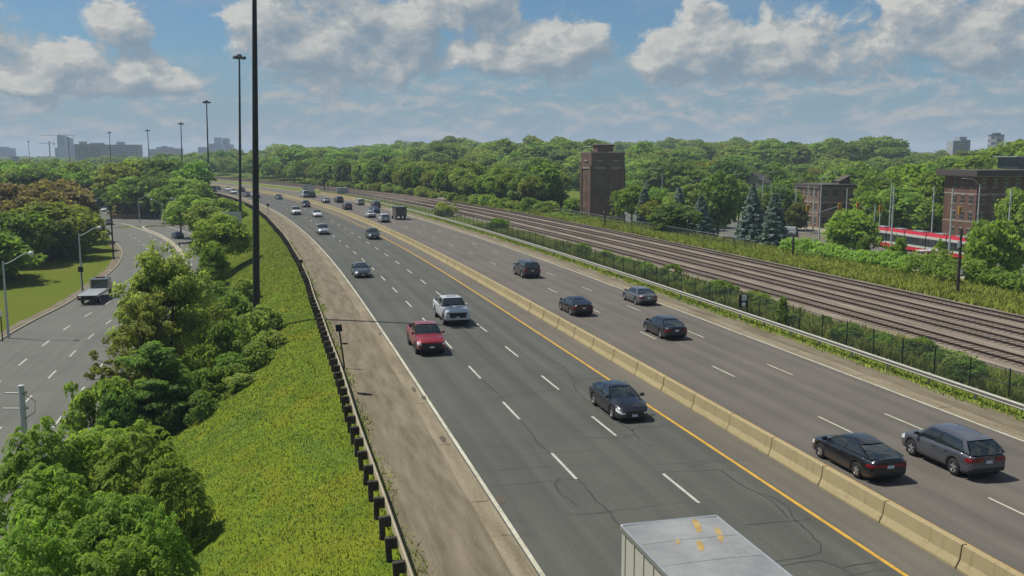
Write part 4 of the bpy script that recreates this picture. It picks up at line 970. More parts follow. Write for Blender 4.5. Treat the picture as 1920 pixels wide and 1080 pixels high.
L = 4.66; TYPES['coupe_sedan'] = car(L=L, W=1.82, H=1.42, wr=.335, axles=(1.40, -1.30), zb=.92, rimmat='rim', belt=[(-L / 2, .88), (-1.6, .97), (0, .93), (1.2, .86), (1.9, .76), (L / 2, .56)],
    top=[(-L / 2, .96), (-2.26, 1.05), (-1.9, 1.06), (-1.0, 1.03), (.8, .99), (1.15, .97), (1.8, .86), (2.15, .74), (2.28, .63), (L / 2, .58)], bot=[(-L / 2, .40), (-2.1, .26), (-1.8, .19), (1.7, .18), (2.1, .19), (L / 2, .24)], wid=wid(L),
    gh=dict(wb=1.10, wt=.22, rt=-1.0, rb=-2.10, zbr=1.03, yb=.79, yr=.54, bp=.42, cp=.88, drop=.06), tl=(.66, .92, .40, .15))
L = 4.62; TYPES['suv'] = car(L=L, W=1.86, H=1.68, wr=.36, axles=(1.38, -1.33), zb=1.05, cladding=True, rails=False, belt=[(-L / 2, 1.02), (-1.6, 1.10), (0, 1.06), (1.2, 1.0), (1.9, .92), (L / 2, .70)],
    top=[(-L / 2, 1.06), (-2.2, 1.13), (-1.0, 1.12), (.8, 1.10), (1.15, 1.09), (1.8, 1.00), (2.1, .90), (2.24, .80), (L / 2, .74)], bot=[(-L / 2, .42), (-2.1, .30), (-1.8, .25), (1.7, .25), (2.1, .26), (L / 2, .32)], wid=wid(L, .74, .90, .84, .93),
    gh=dict(wb=1.12, wt=.42, rt=-1.72, rb=-2.24, zbr=1.12, yb=.82, yr=.62, bp=.36, cp=.90, drop=.06), tl=(.66, .97, .34, .30), gr=(.25, .70, .60))
L = 4.98; TYPES['big_suv'] = car(L=L, W=1.96, H=1.80, wr=.39, axles=(1.48, -1.46), zb=1.14, cladding=False, rails=True, sunroof=True, belt=[(-L / 2, 1.10), (-1.6, 1.17), (0, 1.15), (1.2, 1.12), (1.9, 1.05), (L / 2, .80)],
    top=[(-L / 2, 1.14), (-2.4, 1.20), (-1.0, 1.20), (.8, 1.19), (1.25, 1.18), (2.0, 1.12), (2.3, 1.04), (2.42, .92), (L / 2, .84)], bot=[(-L / 2, .45), (-2.2, .32), (-1.8, .27), (1.7, .27), (2.2, .28), (L / 2, .36)], wid=wid(L, .80, .92, .87, .94),
    gh=dict(wb=1.25, wt=.60, rt=-2.0, rb=-2.42, zbr=1.18, yb=.87, yr=.68, bp=.34, cp=.93, drop=.05), tl=(.60, .97, .24, .55), gr=(.22, .75, .66))
L = 5.80; TYPES['pickup'] = car(L=L, W=2.06, H=1.96, wr=.43, axles=(1.86, -1.82), zb=1.30, chrome=True, sunroof=True, belt=[(-L / 2, 1.32), (-.9, 1.33), (0, 1.30), (1.2, 1.28), (2.5, 1.25), (L / 2, 1.12)],
    top=[(-L / 2, 1.37), (-2.8, 1.37), (-.8, 1.37), (.8, 1.36), (1.35, 1.36), (2.55, 1.32), (2.74, 1.28), (2.85, 1.20), (L / 2, 1.15)], bot=[(-L / 2, .60), (-2.6, .52), (-1.8, .42), (1.7, .40), (2.4, .42), (L / 2, .50)], wid=wid(L, .93, .97, .95, .97),
    bed=(-2.80, -1.02), bedz=.80, gh=dict(wb=1.22, wt=.66, rt=-.74, rb=-.90, zbr=1.32, yb=.92, yr=.74, bp=.48, cp=.93), tl=(.45, .97, .10, .84), gr=(.24, .90, .74), hl=(.50, .96, .26, .80), doors=(1.1, .12, -.86), pl=.3)
L = 5.35; TYPES['small_pickup'] = car(L=L, W=1.98, H=1.84, wr=.41, axles=(1.66, -1.62), zb=1.18, belt=[(-L / 2, 1.22), (-.9, 1.23), (0, 1.19), (1.2, 1.16), (2.1, 1.10), (L / 2, .92)],
    top=[(-L / 2, 1.26), (-2.6, 1.27), (-.8, 1.27), (.8, 1.25), (1.25, 1.25), (2.2, 1.18), (2.46, 1.10), (2.60, 1.00), (L / 2, .95)], bot=[(-L / 2, .56), (-2.4, .46), (-1.8, .38), (1.7, .38), (2.2, .40), (L / 2, .46)], wid=wid(L, .88, .94, .93, .96),
    bed=(-2.6, -.96), bedz=.76, gh=dict(wb=1.14, wt=.50, rt=-.66, rb=-.86, zbr=1.20, yb=.88, yr=.69, bp=.48, cp=.93), tl=(.45, .97, .10, .84), gr=(.02, .80, .80), hl=(.66, .97, .36, .68), doors=(1.0, .08, -.80), pl=.3, rimmat='rim_dark')
L = 5.3; TYPES['van'] = car(L=L, W=2.0, H=2.15, wr=.36, axles=(1.75, -1.5), zb=1.28, belt=[(-L / 2, 1.25), (0, 1.26), (1.5, 1.2), (2.2, 1.05), (L / 2, .8)], top=[(-L / 2, 1.30), (1.5, 1.30), (1.9, 1.26), (2.3, 1.12), (2.55, .95), (L / 2, .84)],
    bot=[(-L / 2, .40), (-2, .28), (2.1, .26), (L / 2, .34)], wid=wid(L, .82, .93, .93, .97), gh=dict(wb=1.95, wt=1.15, rt=-2.5, rb=-2.6, zbr=1.26, yb=.92, yr=.82, bp=.25, cp=.55), tl=(.4, .97, .1, .84), doors=(1.5, .5, -.6))
BUILT = {}
def place_car(kind, paint, loc, rz, label, group, pitch=0.0, name='car', cat='car', extra=None):
    if kind not in BUILT: BUILT[kind] = build_car(TYPES[kind])
    root = empty(name, loc, rz + math.pi / 2); root.rotation_euler = (0, 0, rz + math.pi / 2); tag(root, label, cat, group); objs = []
    for p in BUILT[kind]:
        o = bpy.data.objects.new(p[0], p[1]); COL.objects.link(o); o.parent = root if p[2] is None else objs[p[2]]
        if len(p) > 3: o.location = p[3]
        if p[0] in ('body', 'pillars', 'roof', 'side_mirror'):
            o.material_slots[0].link = 'OBJECT'; o.material_slots[0].material = M[paint]
        objs.append(o)
    return root
def drive(kind, paint, px, py, label, towards, u=None, group=None, name='car', cat='car', z=0.0):
    """px, py: where the bumper nearer to the camera stands over the road"""
    p = at(px, py, 0.0); s, uu = to_su(p)
    for _ in range(3):
        p = at(px, py, P(s, uu).z); s, uu = to_su(p)
    if u is not None: uu = u
    c = TYPES[kind]; s += c.L / 2; q = P(s, uu); h = head(s)
    return place_car(kind, paint, q, h + (math.pi if towards else 0), label, group or ('cars driving towards the camera' if towards else 'cars driving away'), name=name, cat=cat)
IN, OUT = 'vehicles in the westbound lanes coming towards the camera', 'vehicles in the lanes right of the median driving away'
drive('small_pickup', 'p_red', 812, 668, 'red pickup truck nearest on the left lane, seen from the front', True, 10.1, IN, 'pickup_truck', 'pickup truck')
drive('pickup', 'p_white', 855, 612, 'large white pickup truck with dark grille, in the middle lane beside the red one', True, 13.9, IN, 'pickup_truck', 'pickup truck')
drive('sedan', 'p_slate', 682, 522, 'slate blue sedan alone in the left lane behind the two pickups', True, 9.8, IN)
drive('sedan', 'p_black', 1203, 792, 'black sedan with bright headlight next to the yellow line and median barrier', True, 17.2, IN)
drive('suv', 'p_slate', 697, 450, 'grey-blue sport utility car in the lane by the median, beyond the slate sedan', True, 17.2, IN)
drive('suv', 'p_silver', 593, 441, 'silver sport utility car in the left lane near the pale gutter', True, 10.6, IN)
drive('big_suv', 'p_white', 543, 404, 'white sport utility car left of the white sedan with dark roof', True, 11.0, IN)
o = drive('sedan', 'p_white', 586, 408, 'white sedan with a black roof in the middle lane', True, 14.4, IN)
for ch in o.children:
    if ch.name.startswith(('roof', 'pillars')): ch.material_slots[0].material = M['p_black']
drive('suv', 'p_dkgrey', 577, 389, 'dark grey sport utility car by the median where the road bends', True, 17.0, IN)
drive('sedan', 'p_slate', 533, 374, 'dark blue-grey sedan far ahead in the lane by the median', True, 16.6, IN)
drive('pickup', 'p_white', 494, 371, 'white pickup just right of the nearest mast, far off', True, 12.0, IN, 'pickup_truck', 'pickup truck')
for kind, paint, px, py, u, lab in (('sedan', 'p_plum', 465, 369, 12.0, 'dark red car between the two nearest masts, in distant traffic'), ('suv', 'p_black', 456, 360, 17.0, 'black car right of the second mast in distant traffic'),
                                  ('suv', 'p_white', 440, 364, 11.5, 'white car left of the second mast in distant traffic'), ('sedan', 'p_white', 430, 358, 16, 'small white car in the middle of the distant traffic'),
                                  ('suv', 'p_plum', 386, 353, 16, 'dark red car near the left end of the distant traffic'), ('sedan', 'p_black', 411, 356, 15, 'black car right of the third mast in distant traffic')):
    drive(kind, paint, px, py, lab, True, None, IN)
drive('van', 'p_dkgrey', 402, 360, 'dark van beside the foot of the third mast', True, None, IN, 'van', 'van')
drive('coupe_sedan', 'p_black', 1668, 908, 'black fastback sedan at the lower right, next to the median barrier', False, None, OUT)
drive('suv', 'p_bluegrey', 1852, 902, 'blue-grey sport utility car at the lower right edge, in the middle lane', False, None, OUT)
drive('sedan', 'p_navy', 1263, 639, 'dark navy sedan in the middle lane right of the median, crossing the dashed line', False, 27.9, OUT)
drive('coupe_sedan', 'p_black', 1077, 595, 'black rounded sedan close to the median barrier with number plate visible', False, 24.7, OUT)
drive('sedan', 'p_midgrey', 1216, 574, 'mid grey sedan in the lane beside the gravel and fence', False, 32.0, OUT)
drive('big_suv', 'p_brown', 991, 523, 'large dark sport utility car with a roof window, alone in the middle lane', False, 27.2, OUT)
drive('suv', 'p_white', 713, 418, 'white sport utility car beside the median barrier, nearest of the white ones', False, 25.0, OUT)
drive('sedan', 'p_white', 689, 409, 'white sedan in front of the white sport utility car, by the median', False, 24.8, OUT)
drive('sedan', 'p_blue', 700, 400, 'blue-grey car in the middle lane between the white sedan and the dark truck', False, 28.6, OUT)
drive('suv', 'p_dkgrey', 708, 390, 'dark car just ahead of the blue-grey car, near the gravel', False, None, OUT)
drive('suv', 'p_plum', 644, 394, 'dark red car next to the median barrier, farther along', False, 24.8, OUT)
drive('suv', 'p_cream', 679, 385, 'white sport utility car in the outer lane near the fence', False, 31.6, OUT)
drive('sedan', 'p_silver', 612, 381, 'silver sedan near the median where the road starts to bend', False, 25.2, OUT)
drive('big_suv', 'p_dkgrey', 634, 381, 'dark tall car in the middle lane right of the silver sedan', False, 28.6, OUT)
drive('big_suv', 'p_black', 587, 371, 'black tall car right of the white van, far down the lanes', False, 27.5, OUT)
drive('van', 'p_white', 564, 371, 'white van beside the dark box truck, far down the lanes', False, 26, OUT, 'van', 'van')

def wheel_set(root, spots, r, w=.28):
    for (x, y) in spots:
        mb = MB(); mb.lathe([(r * .55, -w / 2), (r * .93, -w / 2), (r, -w * .38), (r, w * .38), (r * .93, w / 2), (r * .55, w / 2)], 18, 0, 'Y'); mb.lathe([(0, w * .30 * (1 if y > 0 else -1)), (r * .56, w * .42 * (1 if y > 0 else -1))], 14, 1, 'Y')
        o = mb.build('wheel', [M['tyre'], M['galv']], root, 50); o.location = (x, y, r)
# tractor trailer in the lower edge of the picture; the roof of its box is what shows
s_rear = 21.4; root = empty('semi_trailer_truck', P(s_rear - 6.5, 9.50), head(10) + math.pi + math.pi / 2); tag(root, 'white box trailer with yellowed patches on its roof at the bottom edge of the photograph', 'truck')
HL = 6.5; mb = MB(); mb.grid(lambda u, w: (-HL + 2 * HL * u, 1.29 * (2 * w - 1), 4.06 + .03 * (1 - (2 * w - 1) ** 2)), 26, 6); mb.build('trailer_roof', M['trailer'], root, 60)
mb = MB(); mb.box((-HL, -1.27, 1.15), (HL, 1.27, 4.045)); mb.build('trailer_box', M['trailer_side'], root)
mb = MB(); mb.box((-.03, -.012, 1.2), (.03, .012, 3.93)); RIB = mb.mesh('side_rib', M['trailer_side'])
for sy in (-1, 1):
    for k in range(22): o = link_mesh('side_rib', RIB, root); o.location = (-HL + .25 + k * (2 * HL - .5) / 21, sy * 1.283, 0)
mb = MB(); mb.box((-.02, -1.25, 0), (.02, 1.25, .004)); 
mb = MB(); mb.grid(lambda u, w: (-.03 + .06 * u, 1.24 * (2 * w - 1), .006 + .03 * (1 - (1.24 * (2 * w - 1) / 1.29) ** 2)), 1, 6); SEAM = mb.mesh('roof_seam', M['trailer'])
for k in range(10): o = link_mesh('roof_seam', SEAM, root); o.location = (-HL + 1.22 * (k + 1), 0, 4.06)
for sy in (-1, 1): mb = MB(); mb.cbox((-HL - .02, min(sy * 1.26, sy * 1.32), 3.95), (HL + .02, max(sy * 1.26, sy * 1.32), 4.085), .012); mb.build('top_rail', M['galv'], root)
mb = MB(); mb.cbox((-HL - .05, -1.3, 3.93), (-HL + .06, 1.3, 4.09), .012); mb.build('rear_header', M['galv'], root)
for (a, b, c_, d) in ((-5.95, -.50, .55, .10), (-5.35, -.80, .62, .085), (-4.85, -.05, .4, .09), (-5.2, .35, .25, .05)):
    mb = MB(); pts = []
    for k in range(14): t = 2 * math.pi * k / 14; r = random.uniform(.7, 1.2); y_ = -(b + math.sin(t) * d * r + math.cos(t) * c_ * .25); pts.append((a + math.cos(t) * c_ * r * .8, y_, 4.0645 + .03 * (1 - (y_ / 1.29) ** 2)))
    mb.poly(pts); mb.build('roof_patch', M['stain'], root)
wheel_set(root, [(-5.2, 1.05), (-5.2, -1.05), (-4.0, 1.05), (-4.0, -1.05), (9.0, 1.05), (9.0, -1.05), (5.6, 1.05), (5.6, -1.05)], .5)
mb = MB(); mb.cbox((-HL + .5, -.5, .75), (10, .5, 1.14), .04); mb.build('chassis', M['under'], root)
mb = MB(); mb.cbox((7.2, -1.2, .7), (10.2, 1.2, 3.3), .2); mb.build('tractor_cab', M['p_white'], root)
# dark box truck with pale rear and cream-box truck down the road
def box_truck(px, py, u, w, h, Lb, boxm, rearm, label, towards=False):
    s, uu = to_su(at(px, py, 0.1)); uu = u if u is not None else uu; q = P(s + Lb / 2, uu); root = empty('box_truck', q, head(s) + math.pi / 2 + (math.pi if towards else 0)); tag(root, label, 'truck', OUT if not towards else IN)
    mb = MB(); mb.cbox((-Lb / 2, -w / 2, .75), (Lb / 2 - 1.7, w / 2, h), .04); mb.build('cargo_box', M[boxm], root)
    mb = MB(); mb.cbox((-Lb / 2 - .02, -w / 2 + .12, .95), (-Lb / 2 - .001, w / 2 - .12, h - .14), .006); mb.build('rear_door', M[rearm], root)
    mb = MB(); mb.cbox((Lb / 2 - 1.62, -w / 2 + .08, .45), (Lb / 2, w / 2 - .08, 2.15), .16); mb.build('cab', M['p_white'], root)
    mb = MB(); mb.poly([(Lb / 2 + .004, -.8, 1.3), (Lb / 2 + .004, .8, 1.3), (Lb / 2 - .1, .75, 2.0), (Lb / 2 - .1, -.75, 2.0)]); mb.build('windshield', M['glass'], root)
    for sy in (-1, 1):
        mb = MB(); mb.cbox((-Lb / 2 - .03, sy * (w / 2 - .2) - .09, .7), (-Lb / 2 - .005, sy * (w / 2 - .2) + .09, .84), .005); mb.build('taillight', M['tail'], root)
    wheel_set(root, [(-Lb / 2 + 1.2, w / 2 - .2), (-Lb / 2 + 1.2, -w / 2 + .2), (Lb / 2 - .9, w / 2 - .22), (Lb / 2 - .9, -w / 2 + .22)], .42); return root
box_truck(738, 412, 29.4, 2.15, 2.65, 6.0, 'p_dkgrey', 'p_brown', 'dark square truck in the outer half of the lanes, right of the white cars')
box_truck(546, 369, 28.5, 2.4, 3.5, 8.0, 'p_brown', 'p_cream', 'dark box truck with a pale rear door where the road bends away')
box_truck(386, 350, None, 2.4, 3.6, 8.0, 'p_white', 'p_white', 'white truck at the far left end of the distant traffic')

# flatbed truck on the lower road
p = at(165, 572, LZ + .02); i = min(range(len(LE)), key=lambda k: (LE[k] - p).to_2d().length); d = (LE[i + 1] - LE[i - 1]).to_2d().normalized(); hz = math.atan2(d.y, d.x)
root = empty('flatbed_truck', p + Vector((d.x * 4.2, d.y * 4.2, 0)), hz); tag(root, 'grey flatbed tow truck with empty deck driving away on the lakeside road', 'truck')
mb = MB(); mb.cbox((-4.3, -1.25, 1.12), (1.9, 1.25, 1.26), .02); mb.build('deck', M['galv'], root)
mb = MB()
for k in range(11): mb.box((-4.2, -1.15 + k * .23 - .015, 1.262), (1.8, -1.15 + k * .23 + .015, 1.275))
mb.build('deck_ribs', M['pole_grey'], root)
for sy in (-1, 1): mb = MB(); mb.cbox((-4.3, min(sy * 1.2, sy * 1.28), 1.0), (1.9, max(sy * 1.2, sy * 1.28), 1.34), .015); mb.build('side_rail', M['galv'], root)
mb = MB(); mb.cbox((-4.1, -.45, .6), (4.0, .45, 1.11), .04); mb.cbox((-4.28, -1.2, .62), (-4.1, 1.2, .86), .02); mb.build('chassis', M['under'], root)
for sy in (-1, 1): mb = MB(); mb.cbox((-4.32, sy * .95 - .14, .9), (-4.285, sy * .95 + .14, 1.02), .005); mb.build('taillight', M['tail'], root)
mb = MB(); mb.cbox((2.2, -1.1, .8), (4.3, 1.1, 2.55), .16); mb.cbox((4.1, -1.05, .7), (5.2, 1.05, 1.65), .14); mb.build('cab', M['p_slate'], root)
mb = MB(); mb.poly([(2.19, -.85, 1.75), (2.19, .85, 1.75), (2.19, .8, 2.3), (2.19, -.8, 2.3)][::-1]); mb.build('rear_window', M['glass'], root)
for sy in (-1, 1): mb = MB(); mb.poly([(2.6, sy * 1.104, 1.7), (3.8, sy * 1.104, 1.7), (3.6, sy * 1.104, 2.3), (2.7, sy * 1.104, 2.3)][::1 if sy < 0 else -1]); mb.build('side_window', M['glass'], root)
mb = MB(); mb.tube([(2.0, -1.1, 1.2), (2.0, -1.1, 2.5), (2.0, 1.1, 2.5), (2.0, 1.1, 1.2)], .05, 6); mb.build('headache_rack', M['galv'], root)
mb = MB(); mb.cbox((2.9, -.6, 2.552), (3.2, .6, 2.68), .03); mb.build('light_bar', M['amber'], root)
wheel_set(root, [(-2.6, .98), (-2.6, -.98), (3.9, .98), (3.9, -.98)], .48)
# cars on the lower road
LK = 'cars on the lakeside road'
def lake_car(kind, paint, px, py, rz, label): place_car(kind, paint, at(px, py, LZ + .012), rz, label, LK)
lake_car('suv', 'p_silver', 205, 421, R(24), 'silver car at the far crossing of the lakeside road'); lake_car('sedan', 'p_blue', 333, 446, R(34), 'small blue car right of the pale median kerb')
lake_car('sedan', 'p_black', 277, 410, R(-80), 'black sedan waiting in the cross street'); lake_car('suv', 'p_black', 298, 408, R(-80), 'black car behind the black sedan in the cross street'); lake_car('sedan', 'p_white', 315, 409, R(-80), 'white car at the right end of the cross street queue')
lake_car('suv', 'p_dkgrey', 207, 400, R(200), 'dark car with white one ahead, leaving the crossing'); lake_car('sedan', 'p_white', 196, 396, R(200), 'white car in the queue on the tree-lined street'); lake_car('suv', 'p_black', 193, 388, R(200), 'black car in the queue on the tree-lined street'); lake_car('sedan', 'p_grey', 187, 379, R(200), 'farthest grey car in the queue on the tree-lined street')
lake_car('suv', 'p_plum', 186, 430, R(26), 'dark red car at the left kerb under the bronze tree')

# ------------------------------------------------------------------ streetcar on the avenue
near = Vector((76.3, 157.0, QZ + .03)); ang = R(90 + 11.7); root = empty('streetcar', near, ang + math.pi); tag(root, 'long red and white streetcar on the avenue behind the hedge', 'streetcar')
mods = [(-0.0, -6.0), (-6.3, -11.6), (-11.9, -17.9), (-18.2, -23.5), (-23.8, -30.0)]
bands = [('skirt', .30, .95, 1.26, 'tram_red'), ('lower_panel', .95, 1.32, 1.27, 'tram_white'), ('window_band', 1.32, 2.72, 1.262, 'win'), ('upper_panel', 2.72, 3.18, 1.27, 'tram_white'), ('roof_fairing', 3.18, 3.62, 1.24, 'tram_red')]
for k, (a, b) in enumerate(mods):
    hi, lo = a, b
    for nm, z0, z1, w, mk in bands:
        mb = MB()
        cut = .55 if k == 0 else 0.0; cut2 = .55 if k == 4 else 0.0
        f0 = (0.10 if nm in ('skirt', 'lower_panel') else .25 if nm == 'window_band' else .6 if nm == 'upper_panel' else .9)
        q = []
        for (x, ww) in ((lo + cut2, w if not cut2 else w * .72), (lo + cut2 + 1.2, w), (hi - cut - 1.2, w), (hi - cut * (1 + f0), w if not cut else w * .70)): q.append((x, ww))
        pl = [(x, ww) for x, ww in q] + [(x, -ww) for x, ww in q[::-1]]; n = len(pl); inset = .12 if nm == 'roof_fairing' else 0
        v = [(x, y, z0) for x, y in pl] + [(x, y * (1 - inset), z1 + (.03 if nm == 'roof_fairing' else 0)) for x, y in pl]
        mb.raw(v, [(i, (i + 1) % n, n + (i + 1) % n, n + i)[::-1] for i in range(n)] + [tuple(range(n)), tuple(range(2 * n - 1, n - 1, -1))]); mb.build(nm, M[mk], root)
    mb = MB(); nwin = 3 if k % 2 == 0 else 2
    for sy in (-1, 1):
        for j in range(nwin + 1): x = lo + .7 + (hi - lo - 1.4) * j / nwin; mb.box((x - .09, min(sy * 1.258, sy * 1.275), 1.34), (x + .09, max(sy * 1.258, sy * 1.275), 2.70))
    mb.build('window_posts', M['trim'], root)
    if k < 4: mb = MB(); mb.cbox((b - .31, -1.1, .5), (b + .01, 1.1, 3.5), .02); mb.build('bellows', M['black'], root)
    mb = MB(); mb.cbox((lo + 1.4, -.7, 3.66), (hi - 1.6, .7, 3.86), .04); mb.build('roof_unit', M['galv'], root)
    if k in (0, 2, 4): wheel_set(root, [((hi + lo) / 2 - .9, .85), ((hi + lo) / 2 - .9, -.85), ((hi + lo) / 2 + .9, .85), ((hi + lo) / 2 + .9, -.85)], .33, .2)
mb = MB(); mb.tube([(-14, 0, 3.86), (-15.4, 0, 4.7), (-14.2, 0, 5.5)], .05, 5); mb.box((-14.3, -.8, 5.48), (-14.1, .8, 5.55)); mb.build('pantograph', M['black'], root)

# ------------------------------------------------------------------ vegetation
def leaves_mesh(name, pos_, nrm, size, tint, mat, aspect=1.7, seed=0, droop=0.0):
    """pos_ (n,3), nrm (n,3), size (n,): one folded leaf-clump quad each"""
    g = np.random.default_rng(seed); n = len(pos_)
    nrm = nrm / np.maximum(np.linalg.norm(nrm, axis=1, keepdims=True), 1e-6)
    r = g.normal(size=(n, 3)); r[:, 2] -= droop; t = r - nrm * np.sum(r * nrm, 1, keepdims=True); t /= np.maximum(np.linalg.norm(t, axis=1, keepdims=True), 1e-6); b = np.cross(nrm, t)
    s = size[:, None]; a = aspect
    v = np.stack([pos_ - t * s * a * .5, pos_ + b * s * .5 + nrm * s * .08, pos_ + t * s * a * .5 - nrm * s * .12, pos_ - b * s * .5 + nrm * s * .08], 1).reshape(-1, 3)
    me = bpy.data.meshes.new(name); me.vertices.add(4 * n); me.vertices.foreach_set('co', v.ravel().astype(np.float32))
    me.loops.add(4 * n); me.loops.foreach_set('vertex_index', np.arange(4 * n, dtype=np.int32)); me.polygons.add(n)
    me.polygons.foreach_set('loop_start', np.arange(0, 4 * n, 4, dtype=np.int32)); me.polygons.foreach_set('loop_total', np.full(n, 4, dtype=np.int32))
    at_ = me.attributes.new('tint', 'FLOAT', 'FACE'); at_.data.foreach_set('value', np.clip(tint, 0, 1).astype(np.float32))
    me.materials.append(mat); me.update(calc_edges=True); me.validate(); return me
def clump_leaves(clumps, per, size, seed, jit=0.75, fill=0.25, flat=0.0):
    g = np.random.default_rng(seed); PS, NS, SZ, TI = [], [], [], []
    for c in clumps:
        n = max(4, int(per * g.uniform(.75, 1.25))); d = g.normal(size=(n, 3)); d /= np.linalg.norm(d, axis=1, keepdims=True)
        d[:, 2] = np.where((d[:, 2] < -.3) & (g.random(n) < .6), -d[:, 2], d[:, 2])
        r = 1 - fill * g.random(n) ** 1.5 + g.normal(size=n) * .06
        p = np.array(c[:3]) + d * r[:, None] * np.array(c[3:6]); PS.append(p)
        NS.append(d + g.normal(size=(n, 3)) * jit + np.array([0, 0, flat])); SZ.append(size * g.uniform(.6, 1.35, n)); base = g.random(); TI.append(np.clip(base * .7 + g.random(n) * .35, 0, 1))
    return np.concatenate(PS), np.concatenate(NS), np.concatenate(SZ), np.concatenate(TI)
def round_clumps(seed, n, cz, rx, rz, cr, low=-.55, irr=.25):
    g = np.random.default_rng(seed); out = []; lobes = g.normal(size=(6, 3)); lobes /= np.linalg.norm(lobes, axis=1, keepdims=True); amp = g.uniform(-irr, irr, 6)
    k = 0
    while k < n:
        d = g.normal(size=3); d /= np.linalg.norm(d)
        if d[2] < low: continue
        q = 1 + sum(a * max(0, float(d @ l)) ** 2 for a, l in zip(amp, lobes)); r = g.uniform(.45, 1.0) ** .6 * q
        s = cr * g.uniform(.6, 1.3); out.append((d[0] * rx * r * .82, d[1] * rx * r * .82, cz + d[2] * rz * r * .85, s, s, s * .72)); k += 1
    return out
def trunk_mesh(seed, h, r, limbs, top, spread):
    g = random.Random(seed); mb = MB(); pts = [(0, 0, -.4)]; x = y = 0
    for k in range(1, 6): x += g.uniform(-.10, .10); y += g.uniform(-.10, .10); pts.append((x, y, top * k / 5))
    mb.tube(pts, [r * 1.25, r, r * .85, r * .65, r * .45, r * .15], 7)
    for k in range(limbs):
        z0 = top * g.uniform(.30, .72); a = g.uniform(0, 6.28); l = spread * g.uniform(.55, .95); i = min(4, int(z0 / top * 5)); bx, by = pts[i][0], pts[i][1]
        mb.tube([(bx, by, z0), (bx + math.cos(a) * l * .45, by + math.sin(a) * l * .45, z0 + l * .42), (bx + math.cos(a) * l, by + math.sin(a) * l, z0 + l * .75)], [r * .45, r * .28, r * .06], 5)
    return mb.mesh('trunk', M['bark'], 60)
PROTO = {}
def proto(key, seed, n, per, size, leaf='leaf', cz=6.0, rx=3.9, rz=3.9, cr=1.25, low=-.55, irr=.28, tr=.22, top=7.5, limbs=7, jit=.75, fill=.3):
    p_, n_, s_, t_ = clump_leaves(round_clumps(seed, n, cz, rx, rz, cr, low, irr), per, size, seed)
    PROTO[key] = (trunk_mesh(seed, 10, tr, limbs, top, rx * .8), leaves_mesh('crown', p_, n_, s_, t_, M[leaf], 1.5, seed))
for i in range(4): proto('round%d' % i, 11 + i, 62, 62, .46, 'leaf', rx=3.9, irr=.35)
for i in range(2): proto('tall%d' % i, 31 + i, 60, 58, .46, 'leaf', cz=5.9, rx=3.0, rz=4.1, cr=1.15, irr=.4)
for i in range(2): proto('wide%d' % i, 41 + i, 74, 60, .48, 'leaf', cz=5.8, rx=4.9, rz=3.9, cr=1.4, irr=.4, top=7)
for i in range(3): proto('low%d' % i, 55 + i, 78, 60, .46, 'leaf', cz=5.0, rx=4.0, rz=4.8, cr=1.25, low=-.95, irr=.35)
proto('fine', 51, 130, 130, .22, 'leaf', cz=5.7, rx=3.9, rz=4.0, cr=.95, irr=.35, limbs=10)
for i in range(3): proto('shrub%d' % i, 61 + i, 46, 90, .15, 'leaf_shrub', cz=.95, rx=1.5, rz=1.15, cr=.45, low=-.8, irr=.6, tr=.05, top=1.3, limbs=5)
def airy(key, seed, nb=62, bare=0):
    """loose broad tree: many fine-leaved sprays on spreading branches, gaps between"""
    g = random.Random(seed); cl = []; mb = MB()
    for st in range(3): a = st * 2.1; mb.tube([(0, 0, -.4), (math.cos(a) * .3, math.sin(a) * .3, 2.0), (math.cos(a) * .8, math.sin(a) * .8, 5.0), (math.cos(a) * 1.0, math.sin(a) * 1.0, 8.4)], [.20, .15, .10, .03], 6)
    for k in range(nb):
        z0 = g.uniform(.9, 8.0); a = g.uniform(0, 6.28); l = (4.0 * (1 - abs(z0 - 3.6) / 6.8)) * g.uniform(.65, 1.1); dz = l * g.uniform(.15, .55)
        e = Vector((math.cos(a) * l, math.sin(a) * l, z0 + dz)); s = Vector((.05, .1, z0)); mb.tube([s, s.lerp(e, .5) + Vector((0, 0, .12 * l)), e], [.06, .04, .012], 4)
        for t in (.42, .58, .74, .88, 1.0):
            q = s.lerp(e, t) + Vector((g.uniform(-.4, .4), g.uniform(-.4, .4), .2 + g.uniform(-.25, .35))); r = g.uniform(.38, .72) * (1.25 - .4 * t); cl.append((q.x, q.y, q.z, r * 1.1, r * 1.1, r * .8))
    for k in range(22): cl.append((g.uniform(-1.5, 1.5), g.uniform(-1.5, 1.5), g.uniform(6.6, 9.5), .62, .62, .6))
    for k in range(bare):
        a = 3.14 + g.uniform(-.5, .5); l = g.uniform(4.2, 6.2); e = Vector((math.cos(a) * l, math.sin(a) * l, 3.2 + g.uniform(-1.5, 1.8))); s = Vector((0, 0, 1.8)); mb.tube([s, s.lerp(e, .5) + Vector((0, 0, .5)), e], [.07, .045, .015], 5)
        for t in (.6, .75, .9, 1.0): q = s.lerp(e, t) + Vector((0, 0, .3)); cl.append((q.x + g.uniform(-.3, .3), q.y + g.uniform(-.3, .3), q.z, g.uniform(.25, .5), g.uniform(.25, .5), g.uniform(.2, .35)))
    p_, n_, s_, t_ = clump_leaves(cl, 58, .165, seed, .7, .6, .5); PROTO[key] = (mb.mesh('trunk', M['bark'], 60), leaves_mesh('crown', p_, n_, s_, t_, M['leaf_light'], 1.8, seed))
airy('airy0', 71); airy('airy1', 72, 34, 7)
